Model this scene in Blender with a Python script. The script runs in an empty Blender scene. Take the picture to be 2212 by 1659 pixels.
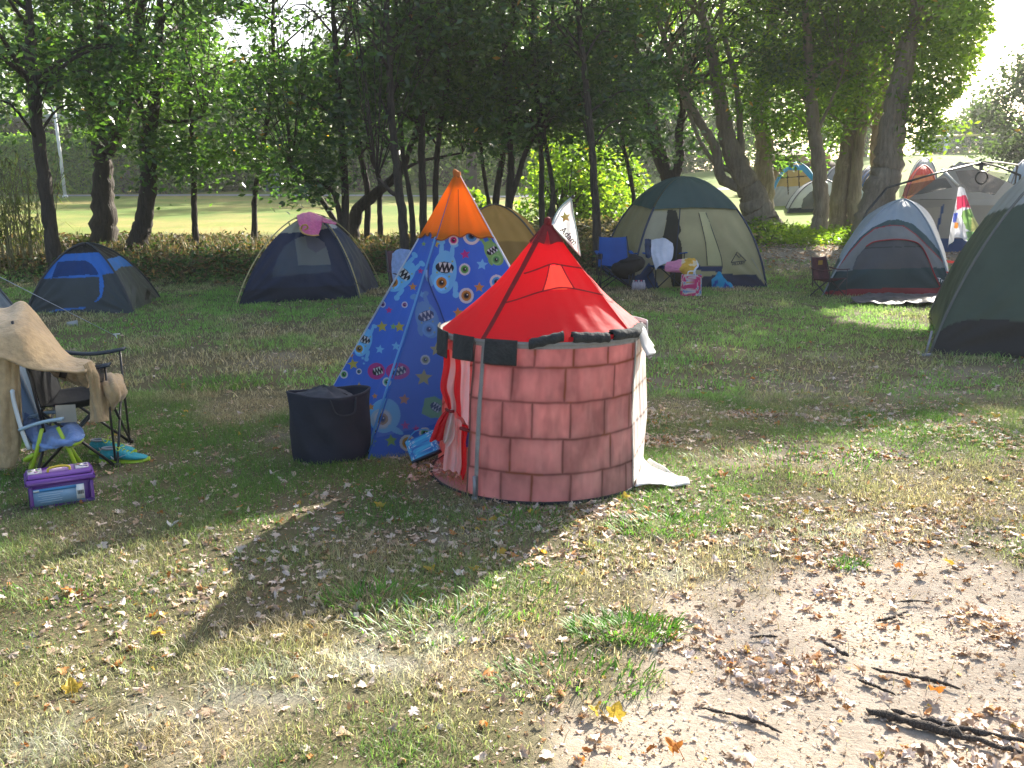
import bpy, math, random
import numpy as np
from mathutils import Vector, Matrix
sc = bpy.context.scene
PI = math.pi
# ---------------------------------------------------------------- camera, sky, sun, exposure
FPX = 1915.0; PITCH = math.atan((829.5-425)/FPX); EYE = 1.5
cd = bpy.data.cameras.new("camera"); cam = bpy.data.objects.new("camera", cd); sc.collection.objects.link(cam)
cam.location = (0, 0, EYE); cam.rotation_euler = (PI/2-PITCH, 0, 0)
cd.sensor_width = 36; cd.lens = 36*FPX/2212; cd.clip_end = 2000; cd.clip_start = .05
sc.camera = cam
SUN_EL = math.radians(29.5); SUN_AZ = math.atan2(.547, .838)
SD = np.array([math.sin(SUN_AZ)*math.cos(SUN_EL), math.cos(SUN_AZ)*math.cos(SUN_EL), math.sin(SUN_EL)])
w = bpy.data.worlds.new("World"); sc.world = w; w.use_nodes = True
nt = w.node_tree; nt.nodes.clear()
so = nt.nodes.new('ShaderNodeOutputWorld'); sb = nt.nodes.new('ShaderNodeBackground'); st = nt.nodes.new('ShaderNodeTexSky')
st.sky_type = 'NISHITA'; st.sun_disc = False; st.sun_elevation = SUN_EL; st.sun_rotation = SUN_AZ
st.air_density = 1.0; st.dust_density = 3.5; st.ozone_density = 1.0
sb.inputs['Strength'].default_value = .090
nt.links.new(st.outputs[0], sb.inputs[0]); nt.links.new(sb.outputs[0], so.inputs[0])
sl = bpy.data.lights.new("sun", 'SUN'); sl.energy = 5.0; sl.angle = math.radians(.55); sl.color = (1, .93, .82)
slo = bpy.data.objects.new("sun", sl); sc.collection.objects.link(slo)
slo.rotation_euler = Vector(SD).to_track_quat('Z', 'Y').to_euler()
sc.view_settings.view_transform = 'Standard'; sc.view_settings.look = 'None'; sc.view_settings.exposure = 2.0; sc.view_settings.gamma = 1
sc.view_settings.use_curve_mapping = False
sc.render.engine = 'CYCLES'
sc.cycles.max_bounces = 8; sc.cycles.diffuse_bounces = 4; sc.cycles.transmission_bounces = 6; sc.cycles.transparent_max_bounces = 12
sc.cycles.use_denoising = True
rng = np.random.default_rng(7); random.seed(7)

# ---------------------------------------------------------------- helpers
def ray(u, v):
    x = (u-1106)/FPX; y = (829.5-v)/FPX
    return np.array([x, math.cos(PITCH)+y*math.sin(PITCH), -math.sin(PITCH)+y*math.cos(PITCH)])
def G(u, v, z=0):
    d = ray(u, v); t = (z-EYE)/d[2]; return d*t+np.array([0, 0, EYE])
def at(u, v, Y):
    d = ray(u, v); return d*(Y/d[1])+np.array([0, 0, EYE])
def sm(x): x = np.clip(x, 0, 1); return x*x*(3-2*x)
_gt = np.random.default_rng(3).random((64, 64))
def vnoise(x, y):
    x = np.asarray(x, float); y = np.asarray(y, float)
    xi = np.floor(x).astype(int); yi = np.floor(y).astype(int); fx = sm(x-xi); fy = sm(y-yi)
    g = lambda a, b: _gt[a % 64, b % 64]
    return (g(xi, yi)*(1-fx)+g(xi+1, yi)*fx)*(1-fy)+(g(xi, yi+1)*(1-fx)+g(xi+1, yi+1)*fx)*fy
def fbm(x, y, o=4):
    s = 0; a = .5
    for i in range(o): s = s+a*vnoise(x*2**i+7.3*i, y*2**i+3.1*i); a *= .5
    return s/(1-.5**o)
def H(x, y):
    x = np.asarray(x, float); y = np.asarray(y, float)
    q = x/np.maximum(y, 1)
    k = .038+.054*sm((q+.05)/.6)
    b = .45*sm((y-14.8)/7.2)
    f = k*np.clip(y-23, 0, 52)
    bump = .16*(fbm(x*.45, y*.5)-.42)*sm((y-16.5)/2)*sm((27-y)/4)*sm((4-x)/3)
    n = .03*(fbm(x*1.1, y*1.1)-.5)+.012*(fbm(x*6, y*6, 3)-.5)
    return b+f+bump+n
def GD(u, v):
    d = ray(u, v); t = 1.5
    while t < 200:
        p = d*t+np.array([0, 0, EYE])
        if p[2] <= H(p[0], p[1]): return p
        t += .02
    return p
def zh(p): return float(H(p[0], p[1]))
def srgb(r, g, b):
    f = lambda c: ((c/255+.055)/1.055)**2.4 if c > 10 else c/255/12.92
    return (f(r), f(g), f(b))

COL = sc.collection
ORG = {}
def org(o):
    while o.parent is not None: o = o.parent
    return ORG.get(o.name, np.zeros(3))
def tag(o, label=None, cat=None, group=None, kind=None):
    if label: o['label'] = label
    if cat: o['category'] = cat
    if group: o['group'] = group
    if kind: o['kind'] = kind
    return o
def thing(name, label, cat, loc=(0, 0, 0), rz=0, group=None, world=False):
    o = bpy.data.objects.new(name, None); COL.objects.link(o); o.location = loc; o.rotation_euler = (0, 0, rz)
    o.empty_display_size = .1
    tag(o, label, cat, group)
    if world: ORG[o.name] = np.array(loc, float)
    return o
def place(o, me, parent):
    if parent is not None: o.parent = parent
    COL.objects.link(o)
def fast(name, V, F, mats, parent=None, col=None, smooth=True, mi=None):
    V = np.asarray(V, np.float32); F = np.asarray(F, np.int32)
    if parent is not None: V = V-org(parent).astype(np.float32)
    me = bpy.data.meshes.new(name); me.vertices.add(len(V)); me.vertices.foreach_set('co', V.ravel())
    n, k = F.shape; me.loops.add(n*k); me.loops.foreach_set('vertex_index', F.ravel())
    me.polygons.add(n); me.polygons.foreach_set('loop_start', np.arange(n, dtype=np.int32)*k)
    if mi is not None: me.polygons.foreach_set('material_index', np.asarray(mi, np.int32))
    me.update(calc_edges=True)
    if smooth: me.polygons.foreach_set('use_smooth', np.ones(n, bool))
    for m in (mats if isinstance(mats, (list, tuple)) else [mats]): me.materials.append(m)
    if col is not None:
        a = me.color_attributes.new('Col', 'FLOAT_COLOR', 'POINT')
        c = np.ones((len(V), 4), np.float32); c[:, :col.shape[1]] = col; a.data.foreach_set('color', c.ravel())
    o = bpy.data.objects.new(name, me); place(o, me, parent); return o
class MB:
    def __init__(s): s.v = []; s.f = []; s.m = []; s.n = 0; s.c = []
    def add(s, V, F, m=0, col=(1, 1, 1)):
        V = np.asarray(V, float); F = [tuple(int(i)+s.n for i in f) for f in F]
        s.v.append(V); s.f += F; s.m += [m]*len(F); s.n += len(V)
        c = np.asarray(col, float); s.c.append(np.tile(c, (len(V), 1)) if c.ndim == 1 else c); return s
    def box(s, c, d, m=0, R=None, bev=0, col=(1, 1, 1)):
        x, y, z = np.array(d)/2.
        if bev:
            b = bev; V = []; 
            for sx in (-1, 1):
                for sy in (-1, 1):
                    for sz in (-1, 1): V += [(sx*x, sy*(y-b), sz*(z-b)), (sx*(x-b), sy*y, sz*(z-b)), (sx*(x-b), sy*(y-b), sz*z)]
            V = np.array(V); I = lambda a, b_, c_, k: ((a*4+b_*2+c_)*3+k)
            F = []
            F += [(I(1,0,0,0), I(1,1,0,0), I(1,1,1,0), I(1,0,1,0)), (I(0,0,0,0), I(0,0,1,0), I(0,1,1,0), I(0,1,0,0))]
            F += [(I(0,1,0,1), I(0,1,1,1), I(1,1,1,1), I(1,1,0,1)), (I(0,0,0,1), I(1,0,0,1), I(1,0,1,1), I(0,0,1,1))]
            F += [(I(0,0,1,2), I(1,0,1,2), I(1,1,1,2), I(0,1,1,2)), (I(0,0,0,2), I(0,1,0,2), I(1,1,0,2), I(1,0,0,2))]
            for a in (0, 1):
                for b_ in (0, 1):
                    F.append((I(a,b_,0,0), I(a,b_,1,0), I(a,b_,1,1), I(a,b_,0,1)))
                    F.append((I(a,0,b_,0), I(a,1,b_,0), I(a,1,b_,2), I(a,0,b_,2)))
                    F.append((I(0,a,b_,1), I(1,a,b_,1), I(1,a,b_,2), I(0,a,b_,2)))
            for k in range(8): F.append((k*3, k*3+1, k*3+2))
        else:
            V = np.array([(i, j, k) for i in (-x, x) for j in (-y, y) for k in (-z, z)])
            F = [(0,1,3,2), (4,6,7,5), (0,4,5,1), (2,3,7,6), (0,2,6,4), (1,5,7,3)]
        if R is not None: V = V@np.array(R).T
        return s.add(V+np.array(c), F, m, col)
    def tube(s, P, r, n=8, m=0, cap=True, col=(1, 1, 1), flat=None):
        V, F = tube(P, r, n, cap, flat); return s.add(V, F, m, col)
    def grid(s, X, m=0, closed=False, col=(1, 1, 1)):
        V, F = gridF(X, closed); return s.add(V, F, m, col)
    def build(s, name, mats, parent=None, smooth=True, sharp=None):
        V = np.concatenate(s.v)
        if parent is not None: V = V-org(parent)
        me = bpy.data.meshes.new(name); me.from_pydata(V.tolist(), [], s.f)
        for m in (mats if isinstance(mats, (list, tuple)) else [mats]): me.materials.append(m)
        me.polygons.foreach_set('material_index', s.m)
        if smooth: me.polygons.foreach_set('use_smooth', [True]*len(s.f))
        a = me.color_attributes.new('Col', 'FLOAT_COLOR', 'POINT'); c = np.concatenate(s.c)
        a.data.foreach_set('color', np.hstack([c, np.ones((len(c), 1))]).astype(np.float32).ravel())
        me.update()
        o = bpy.data.objects.new(name, me); place(o, me, parent); return o
def cat_rom(P, n):
    P = np.asarray(P, float)
    if len(P) < 3: return np.array([P[0]+(P[-1]-P[0])*t for t in np.linspace(0, 1, n)])
    Q = np.vstack([2*P[0]-P[1], P, 2*P[-1]-P[-2]]); out = []
    for t in np.linspace(0, len(P)-1-1e-9, n):
        i = int(t); f = t-i; a, b, c, d = Q[i:i+4]
        out.append(.5*((2*b)+(c-a)*f+(2*a-5*b+4*c-d)*f*f+(3*b-a-3*c+d)*f**3))
    return np.array(out)
def tube(P, r, n=8, cap=True, flat=None):
    P = np.asarray(P, float); N = len(P); r = np.broadcast_to(np.asarray(r, float), (N,))
    T = np.gradient(P, axis=0); T /= np.linalg.norm(T, axis=1)[:, None]+1e-12
    up = np.array([0, 0, 1.]) if abs(T[0][2]) < .9 else np.array([1., 0, 0])
    A = np.zeros((N, 3)); B = np.zeros((N, 3)); a = up-T[0]*(up@T[0]); a /= np.linalg.norm(a)
    for i in range(N):
        a = a-T[i]*(a@T[i]); a /= np.linalg.norm(a)+1e-12; A[i] = a; B[i] = np.cross(T[i], a)
    th = np.linspace(0, 2*PI, n, endpoint=False); fl = 1 if flat is None else flat
    V = (P[:, None, :]+r[:, None, None]*(np.cos(th)[None, :, None]*A[:, None, :]*fl+np.sin(th)[None, :, None]*B[:, None, :])).reshape(-1, 3)
    F = [(i*n+j, i*n+(j+1) % n, (i+1)*n+(j+1) % n, (i+1)*n+j) for i in range(N-1) for j in range(n)]
    if cap: F += [tuple(range(n-1, -1, -1)), tuple((N-1)*n+j for j in range(n))]
    return V, F
def gridF(X, closed=False):
    a, b, _ = X.shape
    F = [(i*b+j, i*b+(j+1) % b, (i+1)*b+(j+1) % b, (i+1)*b+j) for i in range(a-1) for j in range(b if closed else b-1)]
    return X.reshape(-1, 3), F
def gridN(a, b):
    i, j = np.meshgrid(np.arange(a-1), np.arange(b-1), indexing='ij'); k = (i*b+j).ravel()
    return np.stack([k, k+1, k+b+1, k+b], 1)
def sheet(name, X, mat, parent=None, col=None, keep=None):
    a, b, _ = X.shape; F = gridN(a, b)
    if keep is not None: F = F[keep[:-1, :-1].ravel()]
    return fast(name, X.reshape(-1, 3), F, mat, parent, None if col is None else col.reshape(-1, col.shape[-1]))
def thick(name, X, th, mat, parent=None):            # a closed slab from a grid of points
    a, b, _ = X.shape; du = np.gradient(X, axis=0); dv = np.gradient(X, axis=1); N = np.cross(du, dv)
    N /= np.linalg.norm(N, axis=2)[..., None]+1e-9
    V = np.concatenate([(X+N*th/2).reshape(-1, 3), (X-N*th/2).reshape(-1, 3)]); F = gridN(a, b); n = a*b
    E = [(i*b, (i+1)*b) for i in range(a-1)]+[((a-1)*b+j, (a-1)*b+j+1) for j in range(b-1)]
    E += [((i+1)*b+b-1, i*b+b-1) for i in range(a-1)]+[(j+1, j) for j in range(b-1)]
    S = np.array([(p, q, q+n, p+n) for p, q in E])
    return fast(name, V, np.concatenate([F, F[:, ::-1]+n, S]), mat, parent)
def copy_tree(o, parent=None):
    c = o.copy(); COL.objects.link(c); c.parent = parent
    for ch in list(o.children): copy_tree(ch, c)
    return c
_fonts = {}
def text(name, body, size, fn, mat, parent, thick_=.001, bold=0):
    cu = bpy.data.curves.new('t', 'FONT'); cu.body = body; cu.size = size; cu.align_x = 'CENTER'; cu.align_y = 'CENTER'; cu.resolution_u = 3; cu.offset = bold
    o = bpy.data.objects.new('t', cu); COL.objects.link(o); dg = bpy.context.evaluated_depsgraph_get()
    me = bpy.data.meshes.new_from_object(o.evaluated_get(dg)); bpy.data.objects.remove(o)
    V = np.zeros(len(me.vertices)*3); me.vertices.foreach_get('co', V); V = V.reshape(-1, 3)
    W = np.array([fn(x, y) for x, y, z in V])-org(parent)
    me.vertices.foreach_set('co', W.astype(np.float32).ravel()); me.materials.clear(); me.materials.append(mat); me.update()
    r = bpy.data.objects.new(name, me); place(r, me, parent); return r

# ---------------------------------------------------------------- materials
def nmat(name):
    m = bpy.data.materials.new(name); m.use_nodes = True; t = m.node_tree; t.nodes.clear()
    o = t.nodes.new('ShaderNodeOutputMaterial'); return m, t, o
def nd(t, typ, **kw):
    n = t.nodes.new(typ)
    for k, v in kw.items():
        if k in n.inputs: n.inputs[k].default_value = v
        else: setattr(n, k, v)
    return n
def c4(c): return (c[0], c[1], c[2], 1)
def rgbmix(t, fac, a, b, mode='MIX'):
    n = t.nodes.new('ShaderNodeMix'); n.data_type = 'RGBA'; n.blend_type = mode
    for i, s in ((0, fac), (6, a), (7, b)):
        if hasattr(s, 'is_linked'): t.links.new(s, n.inputs[i])
        elif i == 0: n.inputs[0].default_value = s
        else: n.inputs[i].default_value = c4(s)
    return n.outputs[2]
def cloth(name, col=(.5, .5, .5), tr=.35, rough=.75, vc=False, wr=.5, wscale=6, var=.12, sheen=0, alpha=0, spec=.3, tcol=None):
    m, t, o = nmat(name); L = t.links.new
    tc = nd(t, 'ShaderNodeTexCoord'); n1 = nd(t, 'ShaderNodeTexNoise', Scale=wscale, Detail=3.); L(tc.outputs['Object'], n1.inputs['Vector'])
    n2 = nd(t, 'ShaderNodeTexNoise', Scale=wscale*.45, Detail=4.); L(tc.outputs['Object'], n2.inputs['Vector'])
    if vc: src = nd(t, 'ShaderNodeVertexColor', layer_name='Col').outputs[0]
    else: src = nd(t, 'ShaderNodeRGB'); src.outputs[0].default_value = c4(col); src = src.outputs[0]
    mr = nd(t, 'ShaderNodeMapRange'); mr.inputs[1].default_value = .3; mr.inputs[2].default_value = .7; mr.inputs[3].default_value = 1-var; mr.inputs[4].default_value = 1+var
    L(n2.outputs[0], mr.inputs[0]); vm = nd(t, 'ShaderNodeVectorMath', operation='SCALE'); L(src, vm.inputs[0]); L(mr.outputs[0], vm.inputs['Scale'])
    b = nd(t, 'ShaderNodeBump', Strength=wr, Distance=.02); L(n1.outputs[0], b.inputs['Height'])
    p = nd(t, 'ShaderNodeBsdfPrincipled', Roughness=rough); p.inputs['Specular IOR Level'].default_value = spec; L(vm.outputs[0], p.inputs['Base Color']); L(b.outputs[0], p.inputs['Normal'])
    if sheen: p.inputs['Sheen Weight'].default_value = sheen
    tb = nd(t, 'ShaderNodeBsdfTranslucent'); L(b.outputs[0], tb.inputs['Normal'])
    if tcol: tb.inputs['Color'].default_value = c4(tcol)
    else: L(vm.outputs[0], tb.inputs['Color'])
    mx = nd(t, 'ShaderNodeMixShader'); mx.inputs[0].default_value = tr; L(p.outputs[0], mx.inputs[1]); L(tb.outputs[0], mx.inputs[2])
    out = mx.outputs[0]
    if alpha:
        tp = nd(t, 'ShaderNodeBsdfTransparent'); m2 = nd(t, 'ShaderNodeMixShader'); m2.inputs[0].default_value = alpha; L(out, m2.inputs[1]); L(tp.outputs[0], m2.inputs[2]); out = m2.outputs[0]
    L(out, o.inputs[0]); return m
def solid(name, col, rough=.5, metal=0, var=.1, scale=20, bump=.15, spec=.5):
    m, t, o = nmat(name); L = t.links.new
    tc = nd(t, 'ShaderNodeTexCoord'); n = nd(t, 'ShaderNodeTexNoise', Scale=scale, Detail=4.); L(tc.outputs['Object'], n.inputs['Vector'])
    c = rgbmix(t, n.outputs[0], tuple(x*(1-var) for x in col), tuple(min(1, x*(1+var)) for x in col))
    p = nd(t, 'ShaderNodeBsdfPrincipled', Roughness=rough, Metallic=metal); p.inputs['Specular IOR Level'].default_value = spec
    L(c, p.inputs['Base Color'])
    if bump: b = nd(t, 'ShaderNodeBump', Strength=bump, Distance=.01); L(n.outputs[0], b.inputs['Height']); L(b.outputs[0], p.inputs['Normal'])
    L(p.outputs[0], o.inputs[0]); return m
def leafmat(name, tr=.5, rough=.4, tint=(1, 1, 1), spec=.5, gain=2.2):
    m, t, o = nmat(name); L = t.links.new
    vc = nd(t, 'ShaderNodeVertexColor', layer_name='Col')
    p = nd(t, 'ShaderNodeBsdfPrincipled', Roughness=rough); p.inputs['Specular IOR Level'].default_value = spec; L(vc.outputs[0], p.inputs['Base Color'])
    tb = nd(t, 'ShaderNodeBsdfTranslucent'); g = nd(t, 'ShaderNodeVectorMath', operation='MULTIPLY'); L(vc.outputs[0], g.inputs[0]); g.inputs[1].default_value = tuple(gain*x for x in tint); L(g.outputs[0], tb.inputs['Color'])
    mx = nd(t, 'ShaderNodeMixShader'); mx.inputs[0].default_value = tr; L(p.outputs[0], mx.inputs[1]); L(tb.outputs[0], mx.inputs[2]); L(mx.outputs[0], o.inputs[0]); return m
def barkmat(name, a, b, sc_=9):
    m, t, o = nmat(name); L = t.links.new
    tc = nd(t, 'ShaderNodeTexCoord'); mp = nd(t, 'ShaderNodeMapping'); mp.inputs['Scale'].default_value = (1, 1, .16); L(tc.outputs['Object'], mp.inputs[0])
    n = nd(t, 'ShaderNodeTexNoise', Scale=sc_*2.2, Detail=6., Roughness=.65); L(mp.outputs[0], n.inputs['Vector'])
    v = nd(t, 'ShaderNodeTexVoronoi', Scale=sc_*1.6); v.feature = 'DISTANCE_TO_EDGE'; L(mp.outputs[0], v.inputs['Vector'])
    n3 = nd(t, 'ShaderNodeTexNoise', Scale=1.7, Detail=3.); L(tc.outputs['Object'], n3.inputs['Vector'])
    cr = nd(t, 'ShaderNodeMapRange'); cr.inputs[1].default_value = .3; cr.inputs[2].default_value = .7; L(n.outputs[0], cr.inputs[0])
    c = rgbmix(t, cr.outputs[0], a, b); c = rgbmix(t, n3.outputs[0], c, tuple(.75*x for x in a))
    vr = nd(t, 'ShaderNodeMapRange'); vr.inputs[2].default_value = .12; L(v.outputs[0], vr.inputs[0])
    ad = nd(t, 'ShaderNodeMath', operation='MULTIPLY_ADD'); L(vr.outputs[0], ad.inputs[0]); ad.inputs[1].default_value = .6; L(n.outputs[0], ad.inputs[2])
    bp = nd(t, 'ShaderNodeBump', Strength=.9, Distance=.03); L(ad.outputs[0], bp.inputs['Height'])
    p = nd(t, 'ShaderNodeBsdfPrincipled', Roughness=.9); L(c, p.inputs['Base Color']); L(bp.outputs[0], p.inputs['Normal']); L(p.outputs[0], o.inputs[0]); return m
M_STEEL = solid('grey painted steel', (.22, .22, .23), .4, .3)
M_BLACKT = solid('black tube', (.02, .02, .022), .35)
M_WHITE = solid('white plastic', (.75, .75, .73), .4)
# ---------------------------------------------------------------- ground
def blob(x, y, cx, cy, rx, ry, ang=0):
    c, s = math.cos(ang), math.sin(ang); dx = x-cx; dy = y-cy
    return np.exp(-(((dx*c+dy*s)/rx)**2+((-dx*s+dy*c)/ry)**2))
WHITE_SPOTS = [(G(900, 1372), .2, .09), (G(640, 1480), .45, .12), (G(1640, 1175), .45, .16), (G(180, 1600), .3, .12), (G(1950, 1150), .35, .12), (G(820, 1420), .3, .08), (G(1480, 1240), .3, .1)]
def dirt(x, y):
    n = fbm(x*1.3+4, y*1.3+9, 4)-.5; n2 = fbm(x*5+1, y*5, 3)-.5
    # a bare triangle front right, thinner patches by the castle and further back
    d = sm((x-.05-.45*(y-2.1)+1.0*n+.7*n2)/.4)*sm((3.75-y+.8*n)/.4)
    d = np.maximum(d, .8*blob(x, y, 1.5, 5.0, .9, .22, .2)*(.6+1.5*n))
    d = np.maximum(d, .7*blob(x, y, 2.4, 6.9, 2.2, .5, .1)*(.5+2.*n2+n))
    d = np.maximum(d, .9*blob(x, y, 3.6, 3.9, 1.6, .35, .1)*(.6+2.*n2+n))
    d = np.maximum(d, 1.3*blob(x, y, 7.2, 19.2, 3.2, 2.0)*(.8+n))
    d = np.maximum(d, sm((n-.12)*6)*.35*(y < 9))
    return np.clip(d, 0, 1)
def white(x, y):
    s = 0
    for p, a, b in WHITE_SPOTS: s = s+blob(x, y, p[0], p[1], a, b, .25)
    return np.clip(s*sm((fbm(x*11, y*11, 3)-.35)*4)*.8, 0, 1)
ys = np.concatenate([np.arange(-10, 1.5, .6), np.arange(1.5, 7.5, .035), np.arange(7.5, 14, .12), np.arange(14, 32, .2), np.arange(32, 100, 1.2), np.arange(100, 420, 14)])
xs = np.concatenate([-np.arange(30, 320, 14)[::-1], np.arange(-30, -5, .5), np.arange(-5, 5, .045), np.arange(5, 30, .4), np.arange(30, 320, 14)])
X, Y = np.meshgrid(xs, ys, indexing='ij'); Z = H(X, Y)
D_ = dirt(X, Y); W_ = white(X, Y); near = sm((22-Y)/6)
Z = Z-.012*D_*near
gm, t, o = nmat('ground earth and turf'); L = t.links.new
vc = nd(t, 'ShaderNodeVertexColor', layer_name='Col'); sp = nd(t, 'ShaderNodeSeparateColor'); L(vc.outputs[0], sp.inputs[0])
tc = nd(t, 'ShaderNodeTexCoord')
def nz(s, d=5., r=.6, src='Object'):
    n = nd(t, 'ShaderNodeTexNoise', Scale=s, Detail=d, Roughness=r); L(tc.outputs[src], n.inputs['Vector']); return n.outputs[0]
def rng_(s, a, b, c=0, d=1):
    m = nd(t, 'ShaderNodeMapRange'); L(s, m.inputs[0])
    for i, x in enumerate((a, b, c, d)): m.inputs[i+1].default_value = x
    return m.outputs[0]
fine = nz(60, 6., .7); mid = nz(7); big = nz(.55, 4.)
dirtc = rgbmix(t, rng_(mid, .35, .65), (.32, .28, .225), (.46, .41, .34)); dirtc = rgbmix(t, rng_(fine, .3, .75), dirtc, (.31, .245, .185))
turfc = rgbmix(t, rng_(fine, .3, .7), (.04, .05, .02), (.20, .16, .095)); turfc = rgbmix(t, rng_(mid, .4, .65), turfc, (.11, .10, .05))
fieldc = rgbmix(t, rng_(big, .42, .6), (.36, .28, .10), (.17, .25, .04)); fieldc = rgbmix(t, rng_(nz(3.5), .35, .7), fieldc, (.26, .25, .075))
fieldc = rgbmix(t, rng_(nz(.18, 3.), .42, .6), fieldc, (.10, .19, .03)); fieldc = rgbmix(t, rng_(nz(14, 4.), .4, .75), fieldc, (.17, .14, .06))
sx = nd(t, 'ShaderNodeSeparateXYZ'); L(tc.outputs['Object'], sx.inputs[0]); fieldc = rgbmix(t, rng_(sx.outputs[0], 1, 13, 0, .72), fieldc, (.115, .20, .035)); c = rgbmix(t, sp.outputs['Red'], turfc, dirtc); c = rgbmix(t, sp.outputs['Blue'], c, fieldc); c = rgbmix(t, sp.outputs['Green'], c, (.62, .62, .60))
bp = nd(t, 'ShaderNodeBump', Strength=.8, Distance=.012); L(fine, bp.inputs['Height'])
p = nd(t, 'ShaderNodeBsdfPrincipled', Roughness=.95); p.inputs['Specular IOR Level'].default_value = .15; L(c, p.inputs['Base Color']); L(bp.outputs[0], p.inputs['Normal']); L(p.outputs[0], o.inputs[0])
FIELD = sm((Y-22.5)/2.5)
o = fast('ground', np.stack([X, Y, Z], 2).reshape(-1, 3), gridN(*X.shape)[:, ::-1], gm, None, np.stack([D_, W_*near*.2, FIELD], 2).reshape(-1, 3))
tag(o, kind='structure')
# a grey path crossing the field beyond the trees
pm = solid('worn grey asphalt path', (.22, .22, .24), .9, 0, .2, 3)
pp = []
for s in np.linspace(0, 1, 60):
    x = -26+s*44; y = 52-7*s+3*math.sin(s*4); pp.append([(x, y-1.1+k*.55, float(H(x, y-1.1+k*.55))+.02) for k in range(5)])
tag(sheet('path', np.array(pp), pm), kind='structure')

# ---------------------------------------------------------------- grass (one mass of blades)
M_GRASS = leafmat('grass blade', .45, .5, (1, 1.05, .7), .35, 1.5)
def blades(name, N, y0, y1, hlo, hhi, wd, seed, label, dens=None, colf=None, xr=None, lean=.6):
    g = np.random.default_rng(seed)
    y = np.sqrt(g.random(N*3)*(y1*y1-y0*y0)+y0*y0); x = (g.random(N*3)*2-1)*(.76*y+.5)
    if xr is not None: x = xr[0]+g.random(N*3)*(xr[1]-xr[0]); y = y0+g.random(N*3)*(y1-y0)
    d = dens(x, y) if dens else np.ones_like(x)
    k = g.random(N*3) < d; x = x[k][:N]; y = y[k][:N]; N = len(x)
    n1 = fbm(x*2.2, y*2.2, 3)
    h = (hlo+(hhi-hlo)*g.random(N)**1.6)*(.6+.9*n1); a = g.random(N)*2*PI
    ln = h*lean*(.3+1.3*g.random(N)); z = H(x, y)-.004-.012*dirt(x, y)*(y < 22)
    w_ = wd*(.6+.8*g.random(N)); da = a+PI/2+g.normal(0, .5, N)
    b = np.stack([x, y, z], 1); dx = np.stack([np.cos(a)*w_, np.sin(a)*w_, 0*w_], 1)/2
    lv = np.stack([np.cos(da)*ln, np.sin(da)*ln, 0*ln], 1); up = np.array([0, 0, 1.])
    V = np.stack([b-dx, b+dx, b+dx*.8+lv*.35+up*h[:, None]*.6, b-dx*.8+lv*.35+up*h[:, None]*.6, b+lv+up*h[:, None]*.92], 1).reshape(-1, 3)
    i = np.arange(N)[:, None]*5
    F = np.concatenate([i+np.array([[0, 1, 2]]), i+np.array([[0, 2, 3]]), i+np.array([[3, 2, 4]])])
    C = colf(x, y, g)
    return tag(fast(name, V, F, M_GRASS, None, np.repeat(C, 5, 0), smooth=False), label, name.replace('_', ' '), kind='stuff')
def gcol(x, y, g):
    N = len(x); m = fbm(x*1.1+20, y*1.1, 3); gr = np.clip((m-.42)*3.5+.50-.14*(y > 6.5)+.5*(g.random(N)-.5)-.8*dirt(x, y), 0, 1)
    gr = np.maximum(gr, .95*(blob(x, y, 4.9, 12.3, 1.6, 1.2)+blob(x, y, 2.5, 9.5, 2.5, 1.5)+blob(x, y, 2.4, 5.6, 1.8, .5)))
    gr = np.clip(gr, 0, 1)[:, None]
    green = np.array([.11, .22, .045])*(.6+.8*g.random((N, 1))); straw = np.where(g.random((N, 1)) < .5, np.array([.52, .44, .31]), np.array([.29, .23, .15]))*(.55+.8*g.random((N, 1)))
    green = green*(1+.5*(y > 6.5))[:, None]+np.array([.03, .02, .03])*(y > 6.5)[:, None]; c = straw*(1-gr)+green*gr; wh = (white(x, y)*(y < 8)*(g.random(N) < .8))[:, None]*.8
    return c*(1-wh)+np.array([.62, .64, .6])*wh
def gdens(x, y): return np.clip(1-1.1*dirt(x, y), .015, 1)*np.clip(.12+2.2*(fbm(x*4.5, y*4.5, 3)-.3), .05, 1)
blades('grass', 300000, 1.7, 6.8, .010, .048, .0027, 1, 'short dry and green lawn grass in the sunlit front of the camp', gdens, gcol, lean=.9)
blades('grass', 205000, 6.6, 18.5, .025, .065, .009, 2, 'short lawn grass in the shade round the tents', gdens, gcol, lean=.8)
blades('thatch', 70000, 1.7, 6.8, .004, .014, .0024, 5, 'dead straw lying flat in the lawn', gdens, lambda x, y, g: np.where(g.random((len(x), 1)) < .6, np.array([.52, .43, .29]), np.array([.26, .19, .12]))*(.6+.7*g.random((len(x), 1))), lean=4.5)
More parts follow.
